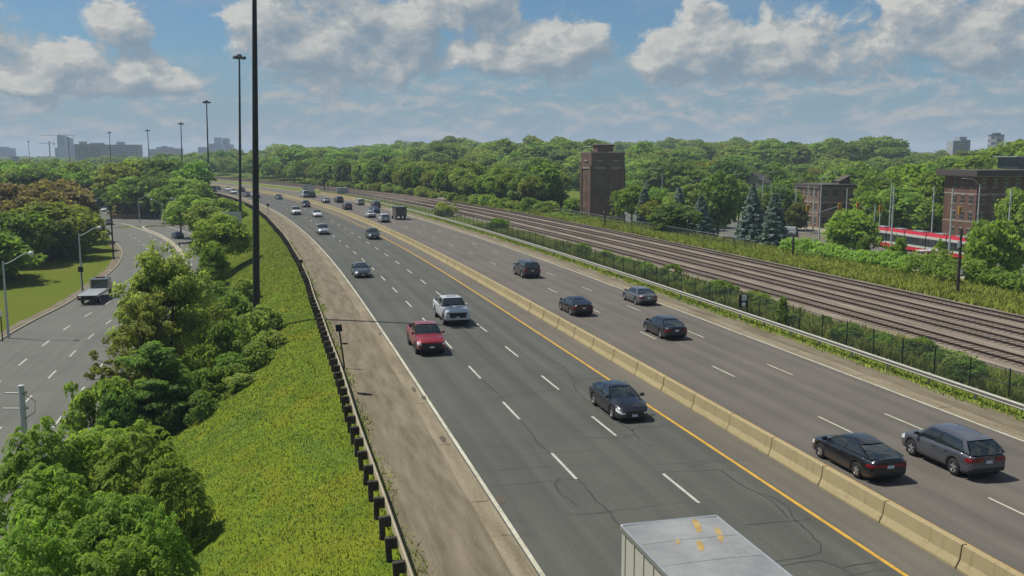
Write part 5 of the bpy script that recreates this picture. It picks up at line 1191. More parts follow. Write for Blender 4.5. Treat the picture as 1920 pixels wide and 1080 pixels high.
def layered(key, seed):
    """feathery compound leaves in flat sprays"""
    g = random.Random(seed); cl = []; mb = MB(); mb.tube([(0, 0, -.4), (.05, .05, 2.2), (.1, .0, 5), (.0, .1, 8.2)], [.16, .13, .09, .03], 7)
    for k in range(60):
        z0 = g.uniform(2.4, 9.2); a = g.uniform(0, 6.28); w = 4.0 * (1 - (max(0, z0 - 3.6) / 6.4) ** 1.7) * (1 if z0 > 3 else .75); l = w * g.uniform(.55, 1.05); e = Vector((math.cos(a) * l, math.sin(a) * l, z0 + .25 * l - .04 * l * l)); s = Vector((.05, .02, max(2.2, z0 - .25 * l)))
        mb.tube([s, s.lerp(e, .5) + Vector((0, 0, .1 * l)), e], [.05, .03, .01], 4)
        for t in (.4, .6, .8, 1.0):
            q = s.lerp(e, t); cl.append((q.x + g.uniform(-.3, .3), q.y + g.uniform(-.3, .3), q.z + .1, g.uniform(.6, .95), g.uniform(.6, .95), g.uniform(.14, .26)))
    p_, n_, s_, t_ = clump_leaves(cl, 64, .20, seed, .55, .8, .6); PROTO[key] = (mb.mesh('trunk', M['bark'], 60), leaves_mesh('crown', p_, n_, s_, t_, M['leaf_fresh'], 2.4, seed, .8))
layered('layered', 81)
def spruce(key, seed, leaf, w=2.3):
    g = np.random.default_rng(seed); PS, NS, SZ, TI = [], [], [], []; z = .5
    while z < 9.9:
        R_ = w * (1 - z / 10.2) ** .85 + .12; nb = int(6 + 5 * R_)
        for k in range(nb):
            a = g.uniform(0, 6.28); l = R_ * g.uniform(.72, 1.12); n = int(16 + 30 * l / w); t = g.random(n) ** .7
            dr = -.30 * t * l + .16 * (t * l) ** 2 + g.normal(size=n) * .05; sp = (g.random(n) - .5) * .62 * (1 - t * .75) * min(1, l)
            p = np.stack([math.cos(a) * l * t - math.sin(a) * sp, math.sin(a) * l * t + math.cos(a) * sp, z + dr], 1); PS.append(p)
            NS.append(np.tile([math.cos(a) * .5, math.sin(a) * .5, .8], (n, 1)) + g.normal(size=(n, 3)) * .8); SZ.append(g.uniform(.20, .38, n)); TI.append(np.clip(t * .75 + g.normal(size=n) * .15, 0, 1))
        z += .36 if z < 7 else .28
    mb = MB(); mb.tube([(0, 0, -.3), (0, 0, 5), (0, 0, 9.8)], [.17, .1, .02], 6)
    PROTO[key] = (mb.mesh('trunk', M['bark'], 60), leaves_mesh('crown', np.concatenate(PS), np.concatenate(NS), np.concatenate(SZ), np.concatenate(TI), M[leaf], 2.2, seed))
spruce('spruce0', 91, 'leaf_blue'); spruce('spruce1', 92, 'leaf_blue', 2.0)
def frondy(key, seed, nf=430, rx=2.6, rz=2.2, cz=2.6):
    """sumac-like plant: long pinnate leaves drooping from many shoots"""
    g = np.random.default_rng(seed); PS, NS, SZ, TI = [], [], [], []
    lob = g.normal(size=(7, 3)); lob /= np.linalg.norm(lob, axis=1, keepdims=True)
    for k in range(nf):
        d = g.normal(size=3); d /= np.linalg.norm(d)
        if d[2] < -.35: d[2] = -d[2]
        q = .72 + .4 * max(0, float((lob @ d).max())) ** 3; r = q * g.uniform(.75, 1.02); o = np.array([d[0] * rx * r, d[1] * rx * r, cz + d[2] * rz * r])
        az_ = math.atan2(d[1], d[0]) + g.normal() * .8; L_ = g.uniform(.5, .85); up = .45 + .3 * d[2]; ti = g.random() * .6
        for j in range(9):
            t = j / 8; sx = L_ * t; c_ = o + np.array([math.cos(az_) * sx, math.sin(az_) * sx, up * sx - .75 * sx * sx / L_]); wd = .17 * math.sin(math.pi * (.12 + .80 * t)) + .05
            for sg in (-1, 1):
                PS.append(c_ + np.array([-math.sin(az_) * sg * wd * .62, math.cos(az_) * sg * wd * .62, -.03])); NS.append(np.array([math.cos(az_) * (-.3 + t) * .6 - math.sin(az_) * sg * .25, math.sin(az_) * (-.3 + t) * .6 + math.cos(az_) * sg * .25, 1.0]) + g.normal(size=3) * .18); SZ.append(.11 + .05 * g.random()); TI.append(ti + .4 * g.random())
    mb = MB(); r_ = random.Random(seed)
    for k in range(9): a = r_.uniform(0, 6.28); l = r_.uniform(.3, .8) * rx; mb.tube([(math.cos(a) * .1, math.sin(a) * .1, -.3), (math.cos(a) * l * .5, math.sin(a) * l * .5, cz * .7), (math.cos(a) * l, math.sin(a) * l, cz + rz * .5)], [.05, .035, .01], 5)
    PROTO[key] = (mb.mesh('stem', M['bark'], 60), leaves_mesh('crown', np.array(PS), np.array(NS), np.array(SZ), np.array(TI), M['leaf_bright'], 2.0, seed))
frondy('frond0', 95); frondy('frond1', 96, 380)

def plant(key, p, h, w, label, group=None, leaf=None, name='broadleaf_tree', cat='tree', ph=10.0, pw=8.0, rz=None):
    """p: foot; h, w: height and width in metres"""
    root = empty(name, p, random.uniform(0, 6.28) if rz is None else rz); tag(root, label, cat, group); t, c = PROTO[key]
    a = link_mesh('stem' if cat == 'shrub' else 'trunk', t, root); b = link_mesh('crown', c, root); sc = (w / pw, w / pw, h / ph); a.scale = sc; b.scale = sc
    if leaf: b.material_slots[0].link = 'OBJECT'; b.material_slots[0].material = M[leaf]
    return root
def px_plant(key, px, ytop, wpx, d, z, label, **k):
    """foot straight under image column px at depth d on ground z; the crown reaches up to image row ytop"""
    s = d; p = Vector(((px - 960) / FPX * d * 1.0, d, z)); top = CAM_H + (HORIZON - ytop) * d / FPX; return plant(key, p, max(1.0, top - z), wpx * d / FPX, label, **k)
GZ = -5.6
def bz(px, d):
    p = Vector(((px - 960) / FPX * d, d, 0)); s, u = to_su(p); return bank_z(u)
# trees by the lower road and on the bank
px_plant('airy0', 298, 448, 205, 72, -5.4, 'tall loose pale-green tree between the lower road and the grass bank', leaf='leaf_light', rz=1.0)
px_plant('airy1', 262, 545, 150, 68, -5.4, 'pale sprawling tree with a long bare-stemmed branch reaching over the lower road', leaf='leaf_light', rz=.15)
px_plant('layered', 268, 636, 172, 61, -5.4, 'small fresh-green tree with feathery leaves and a thin trunk at the bank foot', pw=8.0)
px_plant('fine', 414, 396, 118, 134, -4.2, 'rounded mid-green tree on the bank left of the nearest mast', leaf='leaf')
px_plant('airy0', 398, 452, 70, 118, -4.8, 'slim young tree in front of the rounded tree by the nearest mast', leaf='leaf_bright')
px_plant('shrub0', 150, 714, 130, 60, -5.5, 'dark bushy shrub at the road edge left of the feathery tree', name='shrub', cat='shrub', leaf='leaf', ph=2.2, pw=3.6)
px_plant('shrub1', 205, 742, 120, 58, -5.5, 'dark shrub right behind the trunk of the feathery tree', name='shrub', cat='shrub', leaf='leaf_dark', ph=2.2, pw=3.6)
G = 'bright sumac bushes in the lower left corner'
for i, (px, yt, wpx, d, lab) in enumerate(((40, 800, 200, 39, 'bright green bush at the left edge of the lower left corner'), (130, 786, 210, 41, 'bright green bush below the dark shrub, topmost of its clump'), (225, 806, 200, 40, 'bright green bush left of the small thin trunk'), (300, 846, 150, 38, 'bright green bush on the right end of the lower left clump'),
                                (70, 890, 240, 33, 'bright green bush in front of its clump near the left edge'), (205, 900, 230, 32, 'bright green bush in the middle front of its clump'), (20, 1000, 240, 28, 'bright green bush lowest at the left corner'), (160, 1010, 240, 28, 'bright green bush lowest in the middle of its clump'), (270, 985, 150, 30, 'bright green bush at the lower right front of its clump'))):
    px_plant('frond%d' % (i % 2), px, yt, wpx, d, -5.4, lab, name='shrub', cat='shrub', group=G, ph=5.0, pw=6.2)
G = 'shrubs on the grass bank'
for i, (px, yt, wpx, d, leaf) in enumerate(((440, 588, 90, 74, 'leaf_shrub'), (490, 572, 80, 76, 'leaf_shrub'), (500, 618, 80, 70, 'leaf_shrub'), (460, 640, 90, 67, 'leaf_shrub'), (410, 600, 100, 70, 'leaf'), (420, 660, 110, 65, 'leaf'),
                                    (390, 690, 100, 63, 'leaf'), (440, 705, 80, 62, 'leaf_shrub'), (370, 640, 100, 68, 'leaf'), (350, 735, 80, 60, 'leaf_dark'), (430, 545, 90, 88, 'leaf_shrub'), (395, 560, 90, 84, 'leaf'), (360, 580, 90, 80, 'leaf'), (455, 520, 70, 98, 'leaf_shrub'),
                                    (400, 520, 80, 100, 'leaf_shrub'), (330, 700, 90, 63, 'leaf'), (300, 760, 80, 59, 'leaf_dark'))):
    px_plant('shrub%d' % (i % 3), px, yt, wpx, d, bz(px, d) - .1, 'leafy shrub growing among the grass of the bank', name='shrub', cat='shrub', group=G, leaf=leaf, ph=2.2, pw=3.6)
G = 'trees along the lawn of the lower road'
L1 = 'broad green tree on the lawn by the lower road'
ORD = ['leftmost', 'second from the left', 'third from the left', 'fourth from the left', 'fifth from the left', 'sixth from the left', 'seventh from the left', 'eighth from the left', 'ninth from the left', 'tenth from the left', 'eleventh from the left', 'twelfth from the left']
def ordinal(rows): o_ = sorted(range(len(rows)), key=lambda k: rows[k][0]); return {k: (ORD[i] if i < len(rows) - 1 else 'rightmost') for i, k in enumerate(o_)}
ROWS = ((-40, 410, 190, 138, 'leaf', 'low0'), (28, 388, 140, 160, 'leaf', 'low1'), (92, 372, 150, 172, 'leaf', 'low2'), (145, 378, 100, 186, 'leaf', 'low0'), (60, 425, 110, 168, 'leaf_dark', 'low1'), (125, 425, 80, 182, 'leaf_dark', 'low2'), (165, 415, 50, 200, 'leaf_dark', 'tall0'), (0, 455, 110, 146, 'leaf_dark', 'low2')); OL = ordinal(ROWS)
for i, (px, yt, wpx, d, leaf, key) in enumerate(ROWS):
    px_plant(key, px, yt, wpx, d, GZ, L1 + ', ' + OL[i] + '', group=G, leaf=leaf)
L2 = 'bronze-leaved tree behind the green lawn trees'
for i, (px, yt, wpx, d, key) in enumerate(((15, 345, 110, 190, 'round2'), (75, 336, 130, 200, 'wide0'), (128, 345, 100, 205, 'round0'), (40, 362, 110, 180, 'round3'), (100, 362, 110, 190, 'round1'), (160, 372, 50, 205, 'round2'))): px_plant(key, px, yt, wpx, d, GZ, L2 + ', ' + ORD[(0, 2, 4, 1, 3, 5)[i]] + ' of six', group='bronze trees by the lower road', leaf='leaf_red')
L3 = 'tall green tree of the grove beyond the far crossing'
for i, (px, yt, wpx, d, key) in enumerate(((235, 312, 90, 300, 'round0'), (278, 298, 110, 310, 'wide1'), (325, 294, 110, 305, 'wide0'), (362, 306, 80, 300, 'round1'), (255, 332, 90, 285, 'round2'), (300, 325, 100, 282, 'round3'), (345, 330, 90, 278, 'wide0'), (375, 345, 50, 265, 'round1'), (222, 340, 60, 320, 'tall0'), (320, 355, 70, 262, 'round0'), (215, 320, 70, 340, 'round3'))): px_plant(key, px, yt, wpx, d, GZ, L3 + ', ' + ORD[sorted((235, 278, 325, 362, 255, 300, 345, 375, 222, 320, 215)).index(px)] + ' of eleven', group='grove beyond the far crossing', leaf=('leaf', 'leaf', 'leaf_dark')[i % 3])
for i, (px, yt, wpx, d, key, lab) in enumerate(((365, 366, 90, 205, 'round2', 'round tree at the far corner right of the crossing'), (338, 368, 60, 215, 'round3', 'grey-green tree leaning at the corner right of the crossing'), (405, 370, 80, 215, 'wide1', 'low tree on the crest under the distant traffic'), (432, 378, 60, 205, 'shrub0', 'bush on the crest in front of the second mast'), (385, 388, 70, 180, 'round0', 'tree behind the rounded bank tree near the grey sign'))):
    px_plant(key, px, yt, wpx, d, GZ if px < 380 else -4.5, lab, leaf=('leaf', 'leaf_shrub', 'leaf')[i % 3])

# right side: named trees along the avenue
def rz_at(px, d): s, u = to_su(((px - 960) / FPX * d, d)); return right_z(u, s)
NR_ = [('spruce0', 1410, 350, 68, 184, 'blue spruce in the middle of the evergreen row beside the avenue', 'leaf_blue', 4.6), ('spruce1', 1452, 362, 72, 180, 'pale blue spruce at the right end of the evergreen row', 'leaf_blue', 4.6), ('spruce0', 1314, 366, 66, 186, 'blue spruce at the left end of the evergreen row', 'leaf_blue', 4.6), ('spruce1', 1207, 352, 50, 192, 'pale blue spruce between two green trees right of the brick tower', 'leaf_blue', 4.6),
       ('spruce0', 1272, 352, 54, 205, 'blue spruce right of the small round-roofed brick building', 'leaf_blue', 4.6), ('low1', 1346, 312, 92, 200, 'large dark pine-like tree rising over the spruce row', 'leaf_dark', 8), ('round2', 1185, 348, 72, 208, 'green tree overlapping the right side of the brick tower', 'leaf', 8), ('round1', 1224, 376, 62, 190, 'round green tree in front of the small brick building', 'leaf', 8),
       ('low2', 1262, 378, 92, 164, 'dark round tree at the end of the grey fence', 'leaf_dark', 8), ('low0', 1596, 382, 104, 165, 'bright green tree in front of the small tan brick building', 'leaf_bright', 8), ('low1', 1866, 400, 118, 114, 'bright green tree at the right edge covering the end of the streetcar', 'leaf_bright', 8), ('round1', 1905, 358, 80, 160, 'green tree in front of the large brick building at the right edge', 'leaf', 8),
       ('airy0', 1690, 436, 40, 128, 'slender young tree in front of the streetcar', 'leaf_bright', 8), ('airy1', 1766, 442, 34, 122, 'thin young tree left of the dark pole by the streetcar', 'leaf_bright', 8), ('airy0', 1622, 440, 30, 150, 'small young tree at the left end of the streetcar', 'leaf_bright', 8), ('airy1', 1672, 456, 46, 118, 'leafy young tree hiding the middle of the streetcar', 'leaf_bright', 7)]
for key, px, yt, wpx, d, lab, leaf, pw in NR_: px_plant(key, px, yt, wpx, d, rz_at(px, d) - .1, lab, leaf=leaf, pw=pw, name='spruce' if 'spruce' in key else 'broadleaf_tree')
L4 = 'large green tree of the row behind the avenue'
for i, (px, yt, wpx, d, key) in enumerate(((1650, 310, 112, 224, 'low0'), (1705, 299, 122, 226, 'low1'), (1745, 316, 92, 216, 'low2'), (1690, 345, 110, 214, 'low2'), (1640, 352, 80, 212, 'low1'), (1735, 362, 80, 208, 'low0'), (1610, 320, 80, 260, 'round0'), (1560, 318, 80, 265, 'round2'), (1520, 326, 80, 262, 'round1'), (1470, 330, 80, 258, 'round3'), (1500, 352, 60, 240, 'round0'), (1440, 348, 60, 245, 'round2'))):
    px_plant(key, px, yt, wpx, d, rz_at(px, d), L4 + ', ' + ORD[sorted((1650, 1705, 1745, 1690, 1640, 1735, 1610, 1560, 1520, 1470, 1500, 1440)).index(px)] + ' of twelve', group='row of trees behind the avenue', leaf='leaf_bright' if px > 1600 else ('leaf', 'leaf', 'leaf_dark')[i % 3])
L5 = 'green tree on the rise behind the large brick building'
for i, (px, yt, wpx, d, key) in enumerate(((1905, 256, 150, 300, 'wide0'), (1850, 278, 120, 305, 'round1'), (1800, 292, 120, 300, 'wide1'), (1880, 290, 120, 280, 'round3'), (1820, 300, 100, 270, 'round0'), (1770, 298, 100, 285, 'round2'), (1930, 275, 130, 260, 'wide0'))): px_plant(key, px, yt, wpx, d, rz_at(px, d), L5 + ', ' + ORD[sorted((1905, 1850, 1800, 1880, 1820, 1770, 1930)).index(px)] + ' of seven', group='trees behind the large brick building', leaf='leaf' if i % 2 else 'leaf_bright')
L7 = 'green tree of the row right behind the blue spruces'
R7 = ((1232, 342, 64, 226, 'low0'), (1286, 346, 66, 222, 'round1'), (1322, 336, 60, 230, 'low2'), (1384, 344, 62, 224, 'round2'), (1420, 352, 56, 218, 'low1'), (1466, 350, 60, 222, 'round0'), (1494, 372, 46, 214, 'low0'), (1258, 366, 50, 205, 'round3')); O7 = ordinal(R7)
for i, (px, yt, wpx, d, key) in enumerate(R7): px_plant(key, px, yt, wpx, d, rz_at(px, d), L7 + ', ' + O7[i], group='row of trees behind the spruces', leaf=('leaf', 'leaf_shrub', 'leaf_dark')[i % 3])
# front ranks of the park woodland left and right of the tower
L6 = 'broadleaf tree in the front rank of the woodland beyond the tracks'
g = random.Random(5); cnt = 0
KEYS = ['round0', 'round1', 'round2', 'round3', 'tall0', 'tall1', 'wide0', 'wide1']; LEAFS = ['leaf', 'leaf', 'leaf', 'leaf_dark', 'leaf_shrub', 'leaf']
front = []
for s in np.arange(158, 470, 5.2):
    u0 = float(np.interp(s, [158, 175, 200, 240, 300, 400], [92, 80, 66, 63.5, 63, 63]))
    for k in range(3):
        u = u0 + 3 + k * 7.5 + g.uniform(-3, 3); p = P(s + g.uniform(-2.5, 2.5), u, 0)
        if 960 + FPX * p.x / p.y > 1035 and p.y < 285: continue
        z = right_z(u, s); h = g.uniform(7.0, 11.0) + 1.3 * k; front.append((p.x, p.y, z, h, g.uniform(.75, 1.05) * h * .85))
for (x, y, z, h, w) in front: plant(g.choice(KEYS), (x, y, z), h, w, L6, 'front rank of the park woodland', g.choice(LEAFS)); cnt += 1
for s in np.arange(196, 430, 4.2):
    u = float(np.interp(s, [196, 240, 430], [63.5, 62.2, 62])) + g.uniform(-.8, 1.2); h = g.uniform(1.6, 3.6); plant('shrub%d' % g.randrange(3), P(s, u, right_z(u, s) - .1), h, h * g.uniform(1.5, 2.3), 'leafy bush at the foot of the woodland beside the far tracks', 'bushes at the woodland foot', g.choice(['leaf_shrub', 'leaf_vine', 'leaf_shrub', 'leaf']), 'shrub', 'shrub', 2.2, 3.4)
for px, yt, wpx, d, key, lab in ((1042, 348, 74, 262, 'low0', 'full green tree close to the left side of the brick tower'), (1072, 366, 46, 250, 'low1', 'small green tree touching the left foot of the brick tower'), (1008, 340, 66, 276, 'low2', 'green tree one crown away from the brick tower on its left')):
    px_plant(key, px, yt, wpx, d, rz_at(px, d), lab, leaf='leaf')
# the rest of the woodland: one mass each side
def scatter(name, pts, kind_key, leaf):
    tproto, c = PROTO[kind_key]; me = bpy.data.meshes.new(name); me.from_pydata([p[:3] for p in pts], [], [])
    a = me.attributes.new('scl', 'FLOAT_VECTOR', 'POINT'); a.data.foreach_set('vector', np.array([(p[4], p[4], p[3]) for p in pts], dtype=np.float32).ravel()); r = me.attributes.new('rotz', 'FLOAT', 'POINT'); r.data.foreach_set('value', rng.uniform(0, 6.28, len(pts)).astype(np.float32))
    o = link_mesh(name, me); o['kind'] = 'stuff'
    src = empty('broadleaf_tree', pts[0][:3]); tag(src, '%s tree standing among the %s' % ({'round0': 'round-crowned mid-green', 'round3': 'dark green rounded', 'wide1': 'wide-crowned green', 'tall1': 'tall narrow'}[kind_key], name.replace('_', ' ')), 'tree', 'single trees of the far woods'); cr = link_mesh('crown', c, src); tk = link_mesh('trunk', tproto, src); cr.scale = tk.scale = (pts[0][4], pts[0][4], pts[0][3]); cr.material_slots[0].link = 'OBJECT'; cr.material_slots[0].material = M[leaf]
    ng = bpy.data.node_groups.new(name, 'GeometryNodeTree'); ng.interface.new_socket('Geometry', in_out='INPUT', socket_type='NodeSocketGeometry'); ng.interface.new_socket('Geometry', in_out='OUTPUT', socket_type='NodeSocketGeometry')
    gi = ng.nodes.new('NodeGroupInput'); go = ng.nodes.new('NodeGroupOutput'); ip = ng.nodes.new('GeometryNodeInstanceOnPoints'); oi = ng.nodes.new('GeometryNodeObjectInfo'); oi.inputs['Object'].default_value = cr; oi.inputs['As Instance'].default_value = True
    sc = ng.nodes.new('GeometryNodeInputNamedAttribute'); sc.data_type = 'FLOAT_VECTOR'; sc.inputs[0].default_value = 'scl'; rt = ng.nodes.new('GeometryNodeInputNamedAttribute'); rt.data_type = 'FLOAT'; rt.inputs[0].default_value = 'rotz'; cx = ng.nodes.new('ShaderNodeCombineXYZ')
    ng.links.new(gi.outputs[0], ip.inputs['Points']); ng.links.new(oi.outputs['Geometry'], ip.inputs['Instance']); ng.links.new(rt.outputs[0], cx.inputs['Z']); ng.links.new(cx.outputs[0], ip.inputs['Rotation']); ng.links.new(sc.outputs[0], ip.inputs['Scale']); ng.links.new(ip.outputs[0], go.inputs[0])
    md = o.modifiers.new('scatter', 'NODES'); md.node_group = ng
g = random.Random(9); right_pts = []; left_pts = []; far_pts = []
for k in range(3000):
    s = g.uniform(120, 1080); u = 66 + 700 * g.random() ** 1.25
    if s < 300 and u < 138: continue
    if s < 250 and u < 190 and u > 0: continue
    if s > 160 and s < 480 and u < 90: continue
    h = g.uniform(9.5, 16.0); p = P(s, u, 0); z = right_z(u, s); d = p.y
    if p.x > .38 * p.y: h *= .62
    if s > 480 and p.x < -.24 * p.y: h *= .72
    h *= 1.0 + .20 * math.sin(s * .026 + u * .011) + .14 * math.sin(u * .031 - s * .012 + 1.0)
    if s < 330 and u < 240: h *= .85
    if p.x / max(p.y, 1) > .62 or any((p.x - q[0]) ** 2 + (p.y - q[1]) ** 2 < 42 for q in right_pts[-400:]): continue
    right_pts.append((p.x, p.y, z - .3, h / 10, h / 10 * g.uniform(1.1, 1.65)))
for k in range(4200):
    y = 250 + 1500 * g.random() ** 1.3; x = g.uniform(-.62, -.10) * y; s, u = to_su((x, y))
    if u > -14 or s < 200: continue
    px, py = 960 + FPX * x / y, 0
    if y < 330 and x > -150: continue
    if y < 420 and abs(px - 185) < 16: continue
    h = g.uniform(10, 15) * (1 if y < 600 else .85); left_pts.append((x, y, GZ, h / 10, h / 10 * g.uniform(.9, 1.3)))
for k in range(1500):
    y = g.uniform(900, 2600); x = g.uniform(-.6, .6) * y
    far_pts.append((x, y, GZ if x < -.2 * y else 3.0, g.uniform(.95, 1.3), g.uniform(1.5, 2.4)))
for side_, pts in (('park_woodland', right_pts), ('lakeside_woodland', left_pts), ('distant_woodland', far_pts)):
    n = len(pts)
    scatter(side_, pts[:n // 4], 'round0', 'leaf'); scatter(side_, pts[n // 4:n // 2], 'round3', 'leaf_dark'); scatter(side_, pts[n // 2:3 * n // 4], 'wide1', 'leaf'); scatter(side_, pts[3 * n // 4:], 'tall1', 'leaf_shrub' if side_ != 'distant_woodland' else 'leaf')
print('woods', len(right_pts), len(left_pts), cnt)

# shrubs and weeds behind the chain link fence
def s_at_px(px, u): return float(min(np.arange(30, 300, .5), key=lambda s: abs(960 + FPX * P(s, u).x / (P(s, u).y * math.cos(PITCH)) - px)))
SB1, SB2 = s_at_px(838, 41.0), s_at_px(935, 40.6)
G = 'shrubs between the fence and the tracks'; g = random.Random(21)
for s in list(np.arange(30, 78, 2.3)) + list(np.arange(80, 128, 3.2)):
    if g.random() < .12: continue
    near = s < 80; h = g.uniform(.9, 1.7) if near else g.uniform(1.0, 1.9)
    if 62 < s < 72: h *= .6
    plant('shrub%d' % g.randrange(3), P(s + g.uniform(-.8, .8), g.uniform(39.2, 41.6 if s > 55 else 40.6), -.1), h, h * g.uniform(1.3, 2.2), 'shrub growing through and behind the chain link fence', G, g.choice(['leaf_shrub', 'leaf_vine', 'leaf', 'leaf_vine']), 'shrub', 'shrub', 2.2, 3.4)
plant('shrub0', P(SB1, 41.0, -.1), 3.0, 4.8, 'grey-green willow bush between fence and tracks where they narrow', name='shrub', cat='shrub', leaf='leaf_shrub', ph=2.2, pw=3.4)
plant('shrub1', P(SB2, 40.6, -.1), 2.3, 5.0, 'yellow-green bush behind the fence across from the dark sport utility car', name='shrub', cat='shrub', leaf='leaf_vine', ph=2.2, pw=3.4)
px_plant('airy0', 1474, 552, 26, 73, -.1, 'spindly sapling growing through the fence right of the framed sign', name='sapling', cat='sapling', leaf='leaf_shrub')
G = 'green bushes on the slope beside the far tracks'
for i, (px, yt, wpx, d) in enumerate(((1050, 400, 60, 205), (1085, 404, 50, 195), (1115, 410, 50, 190), (1020, 396, 50, 215), (1000, 388, 60, 225))): px_plant('shrub%d' % (i % 3), px, yt, wpx, d, -.3, 'bright green bush on the slope between the tracks and brick tower', name='shrub', cat='shrub', group=G, leaf='leaf_vine', ph=2.2, pw=3.4)
# vine covered hedge
def hedge(s0, s1, label, hfun, u0=71.0, wid_=1.7):
    g = np.random.default_rng(int(s0)); PS, NS, SZ, TI = [], [], [], []; s = s0
    while s < s1:
        h = hfun(s) * g.uniform(.8, 1.2)
        for k in range(7):
            a = g.uniform(0, math.pi); zz = h * (.25 + .75 * math.sin(a) * g.uniform(.6, 1)); uu = u0 + wid_ * math.cos(a) * g.uniform(.6, 1.0); n = 34; d = g.normal(size=(n, 3)); d /= np.linalg.norm(d, axis=1, keepdims=True)
            c_ = np.array(P(s + g.uniform(-.6, .6), uu, right_z(uu, s) + zz)); PS.append(c_ + d * np.array([.62, .62, .42]) * (1 - .3 * g.random((n, 1)))); NS.append(d + g.normal(size=(n, 3)) * .6 + np.array([-.3, -.1, .4])); SZ.append(g.uniform(.16, .34, n)); TI.append(np.clip(g.random() * .7 + g.random(n) * .35, 0, 1))
        s += .75
    me = leaves_mesh('hedge', np.concatenate(PS), np.concatenate(NS), np.concatenate(SZ), np.concatenate(TI), M['leaf_vine'], 1.3, 5); o = link_mesh('hedge', me); tag(o, label, 'hedge'); return o
hedge(38, 82, 'thick vine-covered hedge between the tracks and the avenue, nearer length at the right', lambda s: 1.9 + .4 * fnoise(s, .25, 2))
hedge(82.5, 92, 'tall dark bulge of the vine hedge in front of the streetcar', lambda s: 3.1 - .05 * (s - 87) ** 2, 70.2, 2.6)
hedge(92.5, 119, 'lower vine-covered hedge left of the dark bulge, ending at the grey fence', lambda s: 1.7 + .35 * fnoise(s, .3, 5))
root = empty('chain_link_fence', P(119, 66)); tag(root, 'grey fence along the top of the slope between hedge and brick tower', 'fence'); sv = np.arange(119, 214, 3.0); mb = MB()
for i, s in enumerate(sv):
    o = link_mesh('post', FPOST, root); o.location = P(s, 66, right_z(66, s)) - root.location; o.scale = (1.2, 1.2, .75)
    if i < len(sv) - 1:
        a, b = P(s, 66, right_z(66, s) + .05), P(s + 3, 66, right_z(66, s) + .05); d = b - a; o = link_mesh('mesh_panel', PANEL, root); o.location = a - root.location; o.rotation_euler = (0, -math.asin(d.z / d.length), math.atan2(d.y, d.x)); o.scale = (d.length / 3, 1, .72)
mb.tube([P(s, 66, right_z(66, s) + 1.36) for s in sv], .035, 5); o = mb.build('top_rail', M['galv'], root); o.location = -root.location

# grass and weeds (uncountable)
def blades(name, s_rng, u_rng, n, hgt, mat, zfun, wdt=.05, dens=None, seed=3, lean=.35, power=1.6):
    g = np.random.default_rng(seed); s = s_rng[0] + (s_rng[1] - s_rng[0]) * g.random(n) ** power; u = g.uniform(u_rng[0], u_rng[1], n)
    if dens is not None: k = dens(s, u) > g.random(n); s, u = s[k], u[k]; n = len(s)
    z = zfun(s, u); p = Pn(s, u, z); grow = 1 + (s - s_rng[0]) / 60.0; h = hgt * g.uniform(.5, 1.4, n); a = g.uniform(0, 6.28, n); w = wdt * g.uniform(.6, 1.4, n) * np.minimum(grow, 3)
    dx = np.cos(a) * w; dy = np.sin(a) * w; l = g.normal(size=(n, 2)) * lean * h[:, None]
    v = np.stack([np.stack([p[:, 0] - dx, p[:, 1] - dy, p[:, 2] - .03], 1), np.stack([p[:, 0] + dx, p[:, 1] + dy, p[:, 2] - .03], 1), np.stack([p[:, 0] + l[:, 0], p[:, 1] + l[:, 1], p[:, 2] + h], 1)], 1).reshape(-1, 3)
    me = bpy.data.meshes.new(name); me.vertices.add(3 * n); me.vertices.foreach_set('co', v.ravel().astype(np.float32)); me.loops.add(3 * n); me.loops.foreach_set('vertex_index', np.arange(3 * n, dtype=np.int32)); me.polygons.add(n)
    me.polygons.foreach_set('loop_start', np.arange(0, 3 * n, 3, dtype=np.int32)); me.polygons.foreach_set('loop_total', np.full(n, 3, dtype=np.int32)); t = me.attributes.new('tint', 'FLOAT', 'FACE')
    patch = .5 + .25 * np.sin(s * .31 + u * .5) + .25 * np.sin(s * .13 - u * .9 + 2); t.data.foreach_set('value', np.clip(.25 + .5 * patch + g.normal(size=n) * .18, 0, 1).astype(np.float32)); me.materials.append(mat); me.update(calc_edges=True); me.validate()
    o = link_mesh(name, me); o['kind'] = 'stuff'; return o
BU = np.array([-9.8, -9.2, -8, -6.5, -5, -3.5, -2, -.5, 1, 2, 3, 4.3]); BZ = np.array([bank_z(u) for u in BU])
bzf = lambda s, u: np.interp(u, BU, BZ)
blades('grass', (14, 300), (-9.2, 3.45), 230000, .085, M['blade_soft'], bzf, .018, lambda s, u: np.clip((300 - s) / 190, 0, 1), 3, .35, 1.9)
blades('grass', (16, 100), (-8.5, 2.6), 2500, .26, M['blade_soft'], bzf, .018, lambda s, u: .5 + .5 * np.sin(s * .23 + u * .4), 4, .3, 1.2)
blades('weeds', (20, 150), (3.7, 4.6), 9000, .16, M['blade'], lambda s, u: np.full(len(s), -.03), .03, lambda s, u: np.clip(1.1 - (u - 3.7) * 1.2 + .3 * np.sin(s * .7), 0, 1), 5, .5)
blades('weeds', (20, 200), (35.7, 38.6), 30000, .20, M['blade'], lambda s, u: np.full(len(s), -.05), .035, lambda s, u: np.clip((u - 35.6) * 1.1 + .25 * np.sin(s * .9), 0, 1), 6, .5)
blades('weeds', (22, 170), (38.4, 43.2), 60000, .55, M['blade'], lambda s, u: np.full(len(s), -.03), .05, lambda s, u: np.clip(1.35 - (u - 38.4) * .24 + .35 * np.sin(s * .35), 0, 1), 7, .35)
blades('weeds', (30, 260), (60.0, 70.4), 110000, .42, M['blade'], lambda s, u: -.06 - (u - 60) * .019, .06, None, 8, .35, 1.4)

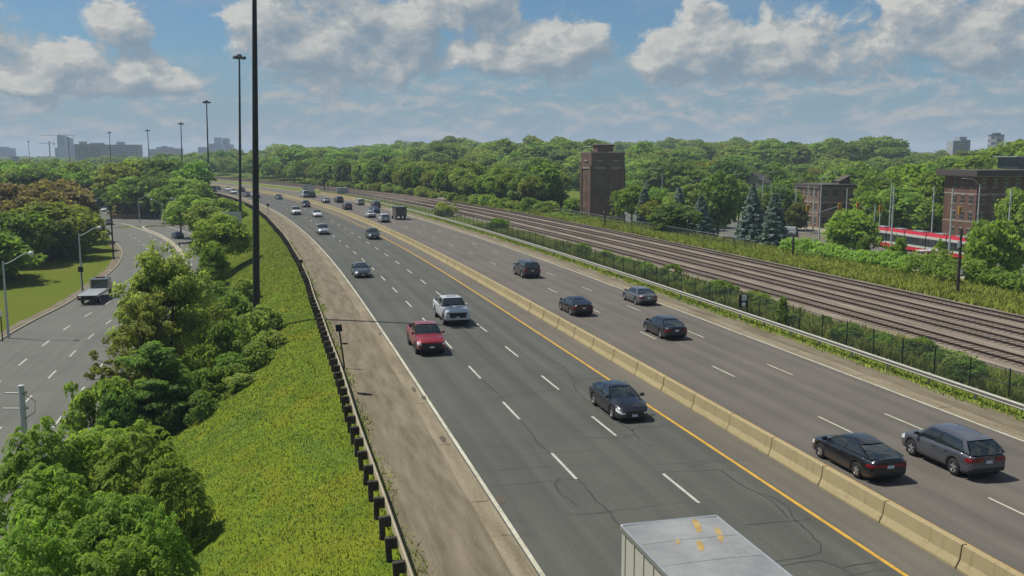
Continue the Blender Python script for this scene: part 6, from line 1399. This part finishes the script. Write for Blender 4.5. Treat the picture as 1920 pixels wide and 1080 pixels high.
# broad-leaved weeds in drifts on the bank
g = np.random.default_rng(77); PS, NS, SZ, TI = [], [], [], []
for k in range(110):
    s0_ = 17 + 85 * g.random() ** 1.5; u0_ = g.uniform(-7.5, 1.8)
    if g.random() < .55: u0_ = g.uniform(-7.5, -2)
    n = int(g.uniform(20, 90)); ss_ = s0_ + g.normal(size=n) * 1.0; uu_ = np.clip(u0_ + g.normal(size=n) * .55, -9, 3.2); zz = bzf(ss_, uu_) + np.abs(g.normal(size=n)) * .13 + .05
    PS.append(Pn(ss_, uu_, zz)); NS.append(np.tile([0, 0, 1.0], (n, 1)) + g.normal(size=(n, 3)) * .5); SZ.append(g.uniform(.06, .13, n)); TI.append(np.clip(g.random() * .6 + g.random(n) * .4, 0, 1))
o = link_mesh('weeds', leaves_mesh('weeds', np.concatenate(PS), np.concatenate(NS), np.concatenate(SZ), np.concatenate(TI), M['leaf_vine'], 1.4, 77)); o['kind'] = 'stuff'

# ------------------------------------------------------------------ buildings along the avenue
def Dv(a): return Vector((-math.sin(a), math.cos(a), 0))
def brick_house(corner, L_left, L_front, h, z, ang, mat, label, floors, roof_h=.5, over=.5, name='brick_building', band=(.35,), cat='building'):
    """corner: the corner nearest to the camera; left face runs back from it, front face runs to the right. Local x to the right, y back."""
    root = empty(name, (corner.x, corner.y, z), ang); tag(root, label, cat)
    mb = MB(); mb.box((0, 0, -1), (L_front, L_left, h)); mb.build('wall', M[mat], root)
    mb = MB(); mb.cbox((-over, -over, h + .003), (L_front + over, L_left + over, h + roof_h), .03); mb.build('roof', M['roof_dark'], root)
    mb = MB(); mb.cbox((-over * .9, -over * .9, h - .14), (L_front + over * .9, L_left + over * .9, h), .02); mb.build('cornice', M['stone'], root)
    fh = h / floors
    def win(face, a, z0, w, hh):
        mb = MB(); fr = MB(); e = .06
        if face == 'front':
            mb.box((a, -.02, z0), (a + w, .02, z0 + hh)); fr.box((a - .12, -.09, z0 - .16), (a + w + .12, .0, z0 - .003)); fr.box((a - .08, -.05, z0 + hh + .003), (a + w + .08, .0, z0 + hh + .16)); fr.box((a + w / 2 - .03, -.045, z0), (a + w / 2 + .03, -.021, z0 + hh)); fr.box((a, -.045, z0 + hh * .5 - .03), (a + w, -.0205, z0 + hh * .5 + .03))
        else:
            mb.box((-.02, a, z0), (.02, a + w, z0 + hh)); fr.box((-.09, a - .12, z0 - .16), (.0, a + w + .12, z0 - .003)); fr.box((-.05, a - .08, z0 + hh + .003), (.0, a + w + .08, z0 + hh + .16)); fr.box((-.045, a + w / 2 - .03, z0), (-.021, a + w / 2 + .03, z0 + hh)); fr.box((-.045, a, z0 + hh * .5 - .03), (-.0205, a + w, z0 + hh * .5 + .03))
        o = mb.build('window', M['win'], root); fr.build('frame', M['stone'], o)
    for k in range(floors):
        z0 = k * fh + fh * .32; hh = fh * .5
        n = int(L_front / 2.6)
        for j in range(n): win('front', 1.0 + j * 2.6, z0, 1.1, hh)
        n = int((L_left - 1.0) / 2.4)
        for j in range(n): win('left', 1.0 + j * 2.4, z0, 1.0, hh)
    for fz in band: mb = MB(); mb.box((-.05, -.05, h * fz), (L_front, 0, h * fz + .22)); mb.box((-.05, 0.002, h * fz), (0, L_left, h * fz + .22)); mb.build('stone_band', M['stone'], root)
    return root
ang = R(14)
brick_house(Vector(((1828 - 960) / FPX * 190, 190, 0)), 9.5, 30, 13.2, QZ, ang, 'brick', 'large four-storey red-brown brick building with overhanging dark roof at the right edge', 4, 1.15, 1.3, 'brick_building', (.30, .72))
r = brick_house(Vector(((1534 - 960) / FPX * 229, 229, 0)), 12, 10, 9.6, QZ, R(11), 'brick_tan', 'small tan brick building with flat reddish roof behind the signal pole', 3, .7, .35, 'brick_building', (.36, .62))
mb = MB(); mb.poly([(6.8, 3, 10.31), (9.6, 3, 10.31), (9.6, 3, 12.4), (6.8, 3, 11.0)]); mb.poly([(6.8, 3.3, 10.31), (6.8, 3.3, 11.0), (9.6, 3.3, 12.4), (9.6, 3.3, 10.31)]); mb.poly([(6.7, 2.9, 11.0), (9.8, 2.9, 12.45), (9.8, 6, 12.45), (6.7, 6, 11.0)]); mb.build('roof_hatch', M['roof_dark'], r)
c = Vector(((1905 - 960) / FPX * 203, 203, QZ + 14.4)); root = empty('roof_house', c, ang); tag(root, 'blue-grey plant room standing on the roof of the large brick building', 'roof structure'); mb = MB(); mb.cbox((-.5, 0, 0), (7, 6, 2.4), .05); mb.build('wall', M['p_slate'], root); mb = MB(); mb.cbox((-1.5, -.4, 2.403), (7.5, 6.4, 2.6), .03); mb.build('roof', M['galv'], root)
# small low brick pavilion with curved roof and a house among the trees
c = Vector(((1232 - 960) / FPX * 236, 236, 0)); root = empty('brick_pavilion', (c.x, c.y, -4.4), R(12)); tag(root, 'low brick pavilion with curved pale roof edge right of the tower', 'building')
mb = MB(); mb.box((0, 0, 0), (5.6, 6, 7.4)); mb.build('wall', M['brick'], root); mb = MB(); mb.tube([(-.3, -.2, 7.3), (1.5, -.35, 7.62), (4.0, -.35, 7.66), (6.0, -.2, 7.35)], .16, 6); mb.build('roof_edge', M['stone'], root); mb = MB(); mb.box((-.04, -.06, 5.4), (5.64, -.005, 5.75)); mb.build('stone_band', M['stone'], root)
c = Vector(((1408 - 960) / FPX * 300, 300, 0)); root = empty('house', (c.x, c.y, -4.5), R(-30)); tag(root, 'pale gabled house half hidden by trees above the spruces', 'house')
mb = MB(); mb.box((-3.6, 0, 0), (3.6, 8, 9.0)); mb.poly([(-3.6, 0, 9.0), (3.6, 0, 9.0), (0, 0, 11.6)]); mb.build('wall', M['sidewalk'], root); mb = MB(); mb.poly([(-4.1, -.4, 8.7), (0, -.4, 11.8), (0, 8.4, 11.8), (-4.1, 8.4, 8.7)][::-1]); mb.poly([(4.1, -.4, 8.7), (0, -.4, 11.8), (0, 8.4, 11.8), (4.1, 8.4, 8.7)]); mb.build('roof', M['roof_dark'], root)
mb = MB(); mb.box((-1, -.03, 6.8), (1, .0, 8.2)); mb.build('window', M['win'], root)

# brick tower: eight-sided shaft on a plinth with stone bands, parapet and roof house
d = 243.0; c = Vector(((1129 - 960) / FPX * d, d, -4.2)); root = empty('brick_tower', c, R(-13)); tag(root, 'tall eight-sided red brick tower with stone bands and a roof house', 'tower')
def octo(mb, r, z0, z1, mi=0, rot=0.0):
    pts = [(r * math.cos(rot + math.pi / 8 + k * math.pi / 4), r * math.sin(rot + math.pi / 8 + k * math.pi / 4)) for k in range(8)]
    mb.raw([(x, y, z0) for x, y in pts] + [(x, y, z1) for x, y in pts], [(i, (i + 1) % 8, 8 + (i + 1) % 8, 8 + i) for i in range(8)] + [tuple(range(7, -1, -1)), tuple(range(8, 16))], mi)
RT = 5.65; mb = MB(); octo(mb, RT, 1.9, 17.5); mb.build('shaft', M['brick_tower'], root)
mb = MB(); octo(mb, RT + .45, -.8, 1.75); mb.build('plinth', M['brick_tower'], root); mb = MB(); octo(mb, RT + .65, 1.753, 2.05); mb.build('plinth_ledge', M['stone'], root)
apo = RT * math.cos(math.pi / 8)
for k in range(8):
    a = k * math.pi / 4; Mx = Matrix.Rotation(a, 4, 'Z'); side = 2 * RT * math.sin(math.pi / 8)
    for yy in (-side / 2 + .32, side / 2 - .32):
        mb = MB(); mb.box((apo + .003, yy - .30, 2.06), (apo + .22, yy + .30, 14.4), 0, Mx); mb.build('pilaster', M['brick_tower'], root)
    for zz, hh in ((13.7, .42), (15.5, .34)): mb = MB(); mb.box((apo + .01, -side / 2 + (.66 if zz < 15 else 1.4), zz), (apo + .16, side / 2 - (.66 if zz < 15 else 1.4), zz + hh), 0, Mx); mb.build('stone_band', M['stone'], root)
    mb = MB(); mb.box((apo + .006, -.32, 3.4), (apo + .05, .32, 13.2), 0, Mx); mb.build('recessed_slot', M['win'] if k in (4,) else M['brick_tower'], root)
    for j in range(6): mb = MB(); y = -side / 2 + (j + .5) * side / 6; mb.box((apo - .30, y - .22, 17.5), (apo + .04, y + .22, 17.9), 0, Mx); mb.build('parapet_block', M['stone'], root)
mb = MB(); octo(mb, RT - .05, 17.503, 17.66); mb.build('roof', M['roof_dark'], root)
mb = MB(); octo(mb, 2.7, 17.67, 19.3); mb.build('roof_house', M['brick_tower'], root); mb = MB(); octo(mb, 2.95, 19.303, 19.55); mb.lathe([(2.9, 19.55), (.4, 19.9), (0, 20.2)], 8); mb.build('roof_house_cap', M['roof_dark'], root)
mb = MB()
for x in (-4.6, -3.8, -3.0): mb.tube([(x, -1.2, 17.67), (x, -1.2, 19.2)], .04, 4)
mb.tube([(-4.6, -1.2, 19.15), (-3.0, -1.2, 19.15)], .04, 4); mb.tube([(-4.6, -1.2, 18.5), (-3.0, -1.2, 18.5)], .04, 4); mb.build('railing', M['galv'], root)
root = empty('low_wall', (c.x - 13, c.y - 6, -4.3), R(6)); tag(root, 'low pale terrace wall with railing at the foot of the tower', 'wall'); mb = MB(); mb.cbox((0, 0, 0), (9, .3, 3.2), .03); mb.build('wall', M['stone'], root); mb = MB()
for k in range(10): mb.tube([(k, .1, 3.2), (k, .1, 4.2)], .04, 4)
mb.tube([(0, .1, 4.2), (9, .1, 4.2)], .05, 4); mb.build('railing', M['black'], root)

# avenue lamps, overhead line poles and traffic signals
def cobra(px, pb, pt, sgn, label, z=QZ, arm=2.6, d=None):
    g = at(px, pb, z) if d is None else Vector(((px - 960) / FPX * d, d, z)); h = CAM_H - z + (HORIZON - pt) * g.y / FPX; root = empty('street_lamp', g, R(12) if sgn > 0 else R(192)); tag(root, label, 'street light', 'lamps along the avenue')
    mb = MB(); mb.tube([(0, 0, -.2), (0, 0, h * .55), (0, 0, h)], [.15, .12, .085], 8); mb.build('pole', M['pole_grey'], root, 40)
    mb = MB(); mb.tube([(0, 0, h - .15), (arm * .35, 0, h + .55), (arm * .7, 0, h + .95), (arm, 0, h + 1.02)], [.06, .055, .05, .045], 6); mb.build('arm', M['galv'], root, 40)
    mb = MB(); mb.cbox((arm - .1, -.14, h + .92), (arm + .75, .14, h + 1.06), .03); mb.build('lamp', M['galv'], root); return root
for (px, pt, sgn, d, lab) in ((1428, 330, 1, 215, 'grey street lamp over the middle spruce with its arm to the right'), (1357, 335, 1, 222, 'grey street lamp rising from the large dark pine'), (1537, 332, 1, 176, 'tall grey street lamp carrying two yellow traffic signals'), (1833, 345, -1, 158, 'grey street lamp before the large brick building with its arm to the left'),
                            (1668, 342, -1, 205, 'street lamp before the bright trees with arm to the left'), (1443, 342, -1, 230, 'street lamp behind the spruces with arm to the left'), (1513, 344, -1, 225, 'street lamp at the left corner of the small tan building'), (1290, 345, 1, 240, 'street lamp at left of the evergreen row'), (1240, 328, -1, 265, 'lamp above the pavilion with arm to the left'),
                            (1208, 342, 1, 250, 'lamp beside the pale blue spruce by the tower'), (972, 316, -1, 300, 'lamp in the woodland front left of the tower'), (985, 322, 1, 320, 'farther lamp in the woodland front left of the tower')):
    cobra(px, 0, pt, sgn, lab, z=rz_at(px, d), d=d)
def line_pole(px, pt, d, label, r=.15):
    z = rz_at(px, d); g = Vector(((px - 960) / FPX * d, d, z)); h = CAM_H - z + (HORIZON - pt) * d / FPX; root = empty('overhead_line_pole', g); tag(root, label, 'pole', 'poles carrying the overhead wires'); mb = MB(); mb.tube([(0, 0, -.2), (0, 0, h)], [r, r * .75], 8); mb.build('pole', M['pole_grey'], root, 40)
    mb = MB(); mb.cbox((-.3, -.05, h * .82), (.3, .05, h * .82 + .1), .01); mb.build('bracket', M['galv'], root)
for px, pt, d, lab in ((1673, 348, 150, 'grey line pole in front of the left half of the streetcar'), (1748, 348, 190, 'grey line pole behind the roof of the streetcar'), (1783, 352, 138, 'grey line pole in front of the right half of the streetcar'), (1892, 355, 150, 'grey line pole left of the tree at the right edge'), (1490, 350, 215, 'grey line pole between spruce row and tan building'),
                       (1525, 352, 222, 'grey line pole against the tan building'), (1586, 352, 220, 'grey line pole at the right side of the tan building'), (935, 312, 285, 'pale line pole in the woodland left of the tower'), (900, 312, 300, 'thin line pole farther left in the woodland'), (1100 - 203, 320, 330, 'thin line pole by the woodland edge')):
    line_pole(px, pt, d, lab)
def signal(px, py, d, label, armto=None, z=None):
    p = Vector(((px - 960) / FPX * d, d, CAM_H + (HORIZON - py) * d / FPX)); root = empty('traffic_signal', p); tag(root, label, 'traffic light', 'traffic lights at the avenue crossing')
    mb = MB(); mb.cbox((-.30, -.10, -.62), (.30, .10, .62), .03); mb.build('housing', M['signal'], root)
    for k in range(3): mb = MB(); mb.lathe([(0, -.03), (.13, -.02), (.15, 0), (.15, .02)], 10, 0, 'Y', (0, -.115, .38 - .38 * k)); mb.build('lens', M['amber'], root)
    if armto is not None:
        e = Vector(((armto[0] - 960) / FPX * d, d, CAM_H + (HORIZON - armto[1]) * d / FPX)) - p; s = Vector((.3 if e.x > 0 else -.3, 0, 0)); mb = MB(); mb.tube([s, e], .06, 6); mb.build('arm', M['galv'], root)
signal(1514, 389, 176, 'yellow traffic light left of the tall street lamp', (1537, 398)); signal(1573, 386, 176, 'yellow traffic light right of the tall street lamp', (1537, 396)); signal(1607, 384, 190, 'yellow traffic light above the bright green tree', (1640, 396)); signal(1650, 390, 170, 'yellow traffic light above the left end of the streetcar', None); signal(1799, 393, 158, 'yellow traffic light before the large brick building', (1833, 402))
g = Vector(((1650 - 960) / FPX * 170, 170, QZ)); root = empty('signal_pole', g); tag(root, 'thin grey pole holding the traffic light above the streetcar end', 'pole'); mb = MB(); mb.tube([(0, .15, 0), (0, .15, 8.2)], .09, 6); mb.build('pole', M['pole_grey'], root)
g = Vector(((1640 - 960) / FPX * 190, 190, QZ)); root = empty('signal_pole', g); tag(root, 'thin grey pole between the two yellow lights over the bright tree', 'pole'); mb = MB(); mb.tube([(0, .15, 0), (0, .15, 7.6)], .09, 6); mb.build('pole', M['pole_grey'], root)
# overhead wires between line poles
mb = MB()
for a, b, za in ((1673, 1748, 6), (1748, 1783, 5.2), (1783, 1892, 6)):
    pa = Vector(((a - 960) / FPX * 150, 150, QZ + 10.5)); pb_ = Vector(((b - 960) / FPX * 150, 150, QZ + 10.5)); mb.tube([pa, pa.lerp(pb_, .5) - Vector((0, 0, .5)), pb_], .025, 4)
o = mb.build('overhead_wire', M['black']); tag(o, 'dark overhead wires strung between the line poles over the streetcar', 'wire')
# shelter and parked cars by the avenue
g = at(1746, 476, QZ + .15); root = empty('bus_shelter', Vector((((1746) - 960) / FPX * 148, 148, QZ + .13)), R(14)); tag(root, 'pale glass tram stop shelter in front of the streetcar', 'shelter')
for x in (-1.6, 0, 1.6): mb = MB(); mb.cbox((x - .06, -.6, 0), (x + .06, -.48, 2.5), .01); mb.build('post', M['pole_grey'], root)
mb = MB(); mb.cbox((-1.9, -.8, 2.503), (1.9, .8, 2.66), .02); mb.build('roof', M['pole_grey'], root); mb = MB(); mb.box((-1.54, -.55, .2), (-.06, -.53, 2.4)); mb.build('pane', M['glass_teal'], root); mb = MB(); mb.box((.06, -.55, .2), (1.54, -.53, 2.4)); mb.build('pane', M['sign_white'], root)
for kind, paint, px, d, rz, lab in (('big_suv', 'p_white', 1489, 232, R(75), 'white sport utility car parked beside the tan building'), ('van', 'p_white', 1470, 205, R(70), 'white van parked behind the pale blue spruce'), ('sedan', 'p_white', 1473, 190, R(20), 'white car partly hidden behind the last spruce'), ('sedan', 'p_red', 1915, 165, R(14), 'red car at the right edge behind the tree')):
    place_car(kind, paint, Vector(((px - 960) / FPX * d, d, rz_at(px, d) + .05)), rz, lab, 'cars near the avenue')

# ------------------------------------------------------------------ far buildings over the trees
def slab(px0, px1, yt, d, label, mat, floors=None, cols=None, depth=18, name='apartment_block', win='far_dark', z=GZ, top=None, balc=False):
    x0, x1 = (px0 - 960) / FPX * d, (px1 - 960) / FPX * d; h = CAM_H - z + (HORIZON - yt) * d / FPX; w = x1 - x0; root = empty(name, ((x0 + x1) / 2, d, z)); tag(root, label, 'building')
    mb = MB(); mb.box((-w / 2, 0, 0), (w / 2, depth, h)); mb.build('wall', M[mat], root)
    if floors:
        fh = h / floors; cw = w / cols; mbw = MB(); k0 = max(0, floors - 9)
        for k in range(k0, floors):
            for j in range(cols):
                mbw.box((-w / 2 + cw * (j + .18), -.12, fh * (k + .28)), (-w / 2 + cw * (j + .82), -.02, fh * (k + .80)))
        o = mbw.build('windows', M[win], root); o['kind'] = 'stuff'
        if balc:
            mbw = MB()
            for k in range(k0, floors): mbw.box((-w / 2, -1.4, fh * k), (w / 2, -.13, fh * k + .9))
            o = mbw.build('balconies', M['far_white'], root); o['kind'] = 'stuff'
    if top:
        for a, b, hh in top: mb = MB(); mb.box((-w / 2 + w * a, 3, h + .003), (-w / 2 + w * b, depth - 3, h + hh)); mb.build('roof_house', M[mat], root)
    return root
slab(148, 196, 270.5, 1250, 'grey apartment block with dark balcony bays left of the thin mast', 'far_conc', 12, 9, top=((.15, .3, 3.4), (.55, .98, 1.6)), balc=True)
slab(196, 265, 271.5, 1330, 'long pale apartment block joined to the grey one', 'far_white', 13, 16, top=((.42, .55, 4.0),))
slab(117, 129.5, 254, 2050, 'blue glass tower beside the cranes, its taller half', 'far_glass_hazed', 20, 4, 16, 'glass_tower'); slab(129.6, 141, 259.5, 2080, 'blue glass tower beside the cranes, its lower stepped half', 'far_glass_hazed', 20, 4, 16, 'glass_tower'); slab(111.5, 117, 277, 2000, 'low glass wing at the left foot of the blue tower', 'far_glass_hazed', 8, 2, 16, 'glass_tower'); slab(141, 146, 274, 2000, 'low glass wing at the right foot of the blue tower', 'far_glass_hazed', 8, 2, 16, 'glass_tower')
slab(10, 21, 275.5, 2300, 'hazy blue block at the far left with a sloping roof', 'far_glass_hazed', 12, 5); slab(21, 32, 278, 2300, 'hazy blue lower block at the far left', 'far_glass_hazed', 12, 5); slab(-6, 3, 273.5, 2200, 'hazy tower cut off by the left edge of the photograph', 'far_glass_hazed', 12, 3)
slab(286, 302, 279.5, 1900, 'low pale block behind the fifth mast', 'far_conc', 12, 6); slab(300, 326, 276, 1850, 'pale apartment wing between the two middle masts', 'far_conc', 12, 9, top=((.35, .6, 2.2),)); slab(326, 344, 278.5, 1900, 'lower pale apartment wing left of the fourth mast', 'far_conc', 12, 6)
slab(377, 392, 276, 2300, 'low hazy block left of the tower cluster', 'far_glass_hazed', 10, 5)
for a, b, yt, lab in ((397.5, 408, 269.5, 'low left block of the hazy blue tower cluster'), (408, 418, 258.5, 'left tall tower of the hazy blue cluster'), (418, 424, 272, 'low middle block of the hazy blue cluster'), (422.5, 434, 260, 'right tall tower of the hazy blue cluster'), (434, 441, 271, 'low right block of the hazy blue cluster')): slab(a, b, yt, 2300 + (b % 3) * 30, lab, 'far_glass_hazed', 22, 4, 16, 'glass_tower')
slab(1778, 1791, 264.5, 900, 'left half of the pinkish apartment tower above the right-hand trees', 'far_white', 16, 5, 14, 'apartment_tower', z=0); slab(1791.3, 1810, 263, 905, 'grey right half of the apartment tower above the right-hand trees', 'far_conc', 16, 6, 16, 'apartment_tower', top=((.05, .75, 3.0),), z=0); slab(1818, 1838, 281, 950, 'low flat block right of the apartment tower', 'far_white', 10, 6, z=0)
x = (1857 - 960) / FPX * 930; root = empty('apartment_tower', (x, 930, 0)); tag(root, 'white many-sided tower with checkered balconies above the right-hand hill', 'building'); h = CAM_H + (HORIZON - 256) * 930 / FPX; mb = MB(); octo(mb, 6.9, 0, h); mb.build('wall', M['far_white'], root); mb = MB(); octo(mb, 7.1, h + .01, h + 1.4); octo(mb, 3.8, h + 1.41, h + 3.0); mb.build('roof', M['far_dark'], root); mb = MB()
for k in range(12):
    for j in range(8):
        if (k + j) % 2: a = j * math.pi / 4; ap = 6.9 * math.cos(math.pi / 8); mb.box((ap - .2, -2.2, h - 2.4 - 2.6 * k), (ap + .15, 1.6, h - .6 - 2.6 * k), 0, Matrix.Rotation(a, 4, 'Z'))
o = mb.build('balconies', M['far_dark'], root); o['kind'] = 'stuff'
def crane(px, yj, d, a, b, label, mast=True):
    x = (px - 960) / FPX * d; h = CAM_H - GZ + (HORIZON - yj) * d / FPX; root = empty('tower_crane', (x, d, GZ)); tag(root, label, 'crane', 'cranes beside the glass tower'); k = d / FPX
    mb = MB(); mb.box((-.9, -.9, 0), (.9, .9, h + 4 * k)); mb.build('mast', M['crane'], root); mb = MB(); mb.box((a * k, -.6, h), (b * k, .6, h + 1.0)); mb.build('jib', M['crane'], root); mb = MB(); mb.box((a * k, -1, h - 2.4), ((a + 2) * k, 1, h)) if abs(a) < abs(b) else mb.box(((b - 2) * k, -1, h - 2.4), (b * k, 1, h)); mb.build('counterweight', M['far_dark'], root)
crane(102, 269.5, 1800, -20, 10, 'dark tower crane left of the glass tower'); crane(122, 255, 2150, -38, 28, 'tower crane rising behind the glass tower')
p = at(34, 292.5, GZ); root = empty('low_building', ((34 - 960) / FPX * 1100, 1100, GZ)); tag(root, 'small white flat building among the far left trees', 'building'); mb = MB(); mb.cbox((-3.4, 0, 0), (3.4, 6, 15.8), .05); mb.build('wall', M['far_white'], root); mb = MB(); mb.box((-3.0, -.05, 13.8), (3.0, -.001, 14.6)); mb.build('windows', M['far_dark'], root)
# shrub bed at the far crossing: brick wall with bushes
p = at(243, 410, LZ); root = empty('planter', p, R(10)); tag(root, 'brick planter with reddish bushes at the far crossing', 'planter'); mb = MB(); mb.cbox((-5, 0, 0), (5, 2.0, 1.3), .05); mb.build('wall', M['brick_tan'], root)
for i, dx_ in enumerate((-4, -1.5, 1.5, 4)): plant('shrub%d' % (i % 3), p + Vector((dx_, 2.6 + i % 2, 0)), 3.6, 4.5, 'reddish bush standing behind the brick planter at the far crossing', 'reddish bushes at the far crossing', 'leaf_red', 'shrub', 'shrub', 2.2, 3.4)

p = Vector(((643 - 960) / FPX * 322, 322, .05)); root = empty('equipment_hut', p, R(20)); tag(root, 'small pale equipment hut beside the far tracks below the woodland', 'hut'); mb = MB(); mb.cbox((-1.8, -1.2, 0), (1.8, 1.2, 1.7), .04); mb.build('wall', M['far_white'], root); mb = MB(); mb.cbox((-2.0, -1.4, 1.703), (2.0, 1.4, 1.9), .03); mb.build('roof', M['galv'], root); mb = MB(); mb.cbox((-1.6, -1.24, .1), (-.7, -1.202, 1.6), .01); mb.build('door', M['pole_grey'], root)
p = P(268, 60.6, .02); root = empty('rail_stack', p, head(268) + math.pi / 2); tag(root, 'stack of pale spare rails lying beside the far tracks', 'rails')
for k in range(5): mb = MB(); mb.cbox((-5 + k * .3, -.9 + k * .45, .0), (5.5 - k * .4, -.7 + k * .45, .35), .02); mb.build('rail', M['sidewalk'], root)
# ------------------------------------------------------------------ air: thin summer haze
HZ = 6300.0
mb = MB(); mb.box((-HZ, -HZ, -8.0), (HZ, HZ, 75.0)); m_ = bpy.data.materials.new('haze'); m_.use_nodes = True; nt = m_.node_tree; nt.nodes.clear(); out = nt.nodes.new('ShaderNodeOutputMaterial'); pv = nt.nodes.new('ShaderNodeVolumePrincipled')
pv.inputs['Color'].default_value = (.70, .84, 1.0, 1); pv.inputs['Density'].default_value = HAZE_DENSITY; pv.inputs['Anisotropy'].default_value = 0.0; nt.links.new(pv.outputs[0], out.inputs['Volume'])
o = mb.build('haze', m_); o['kind'] = 'stuff'
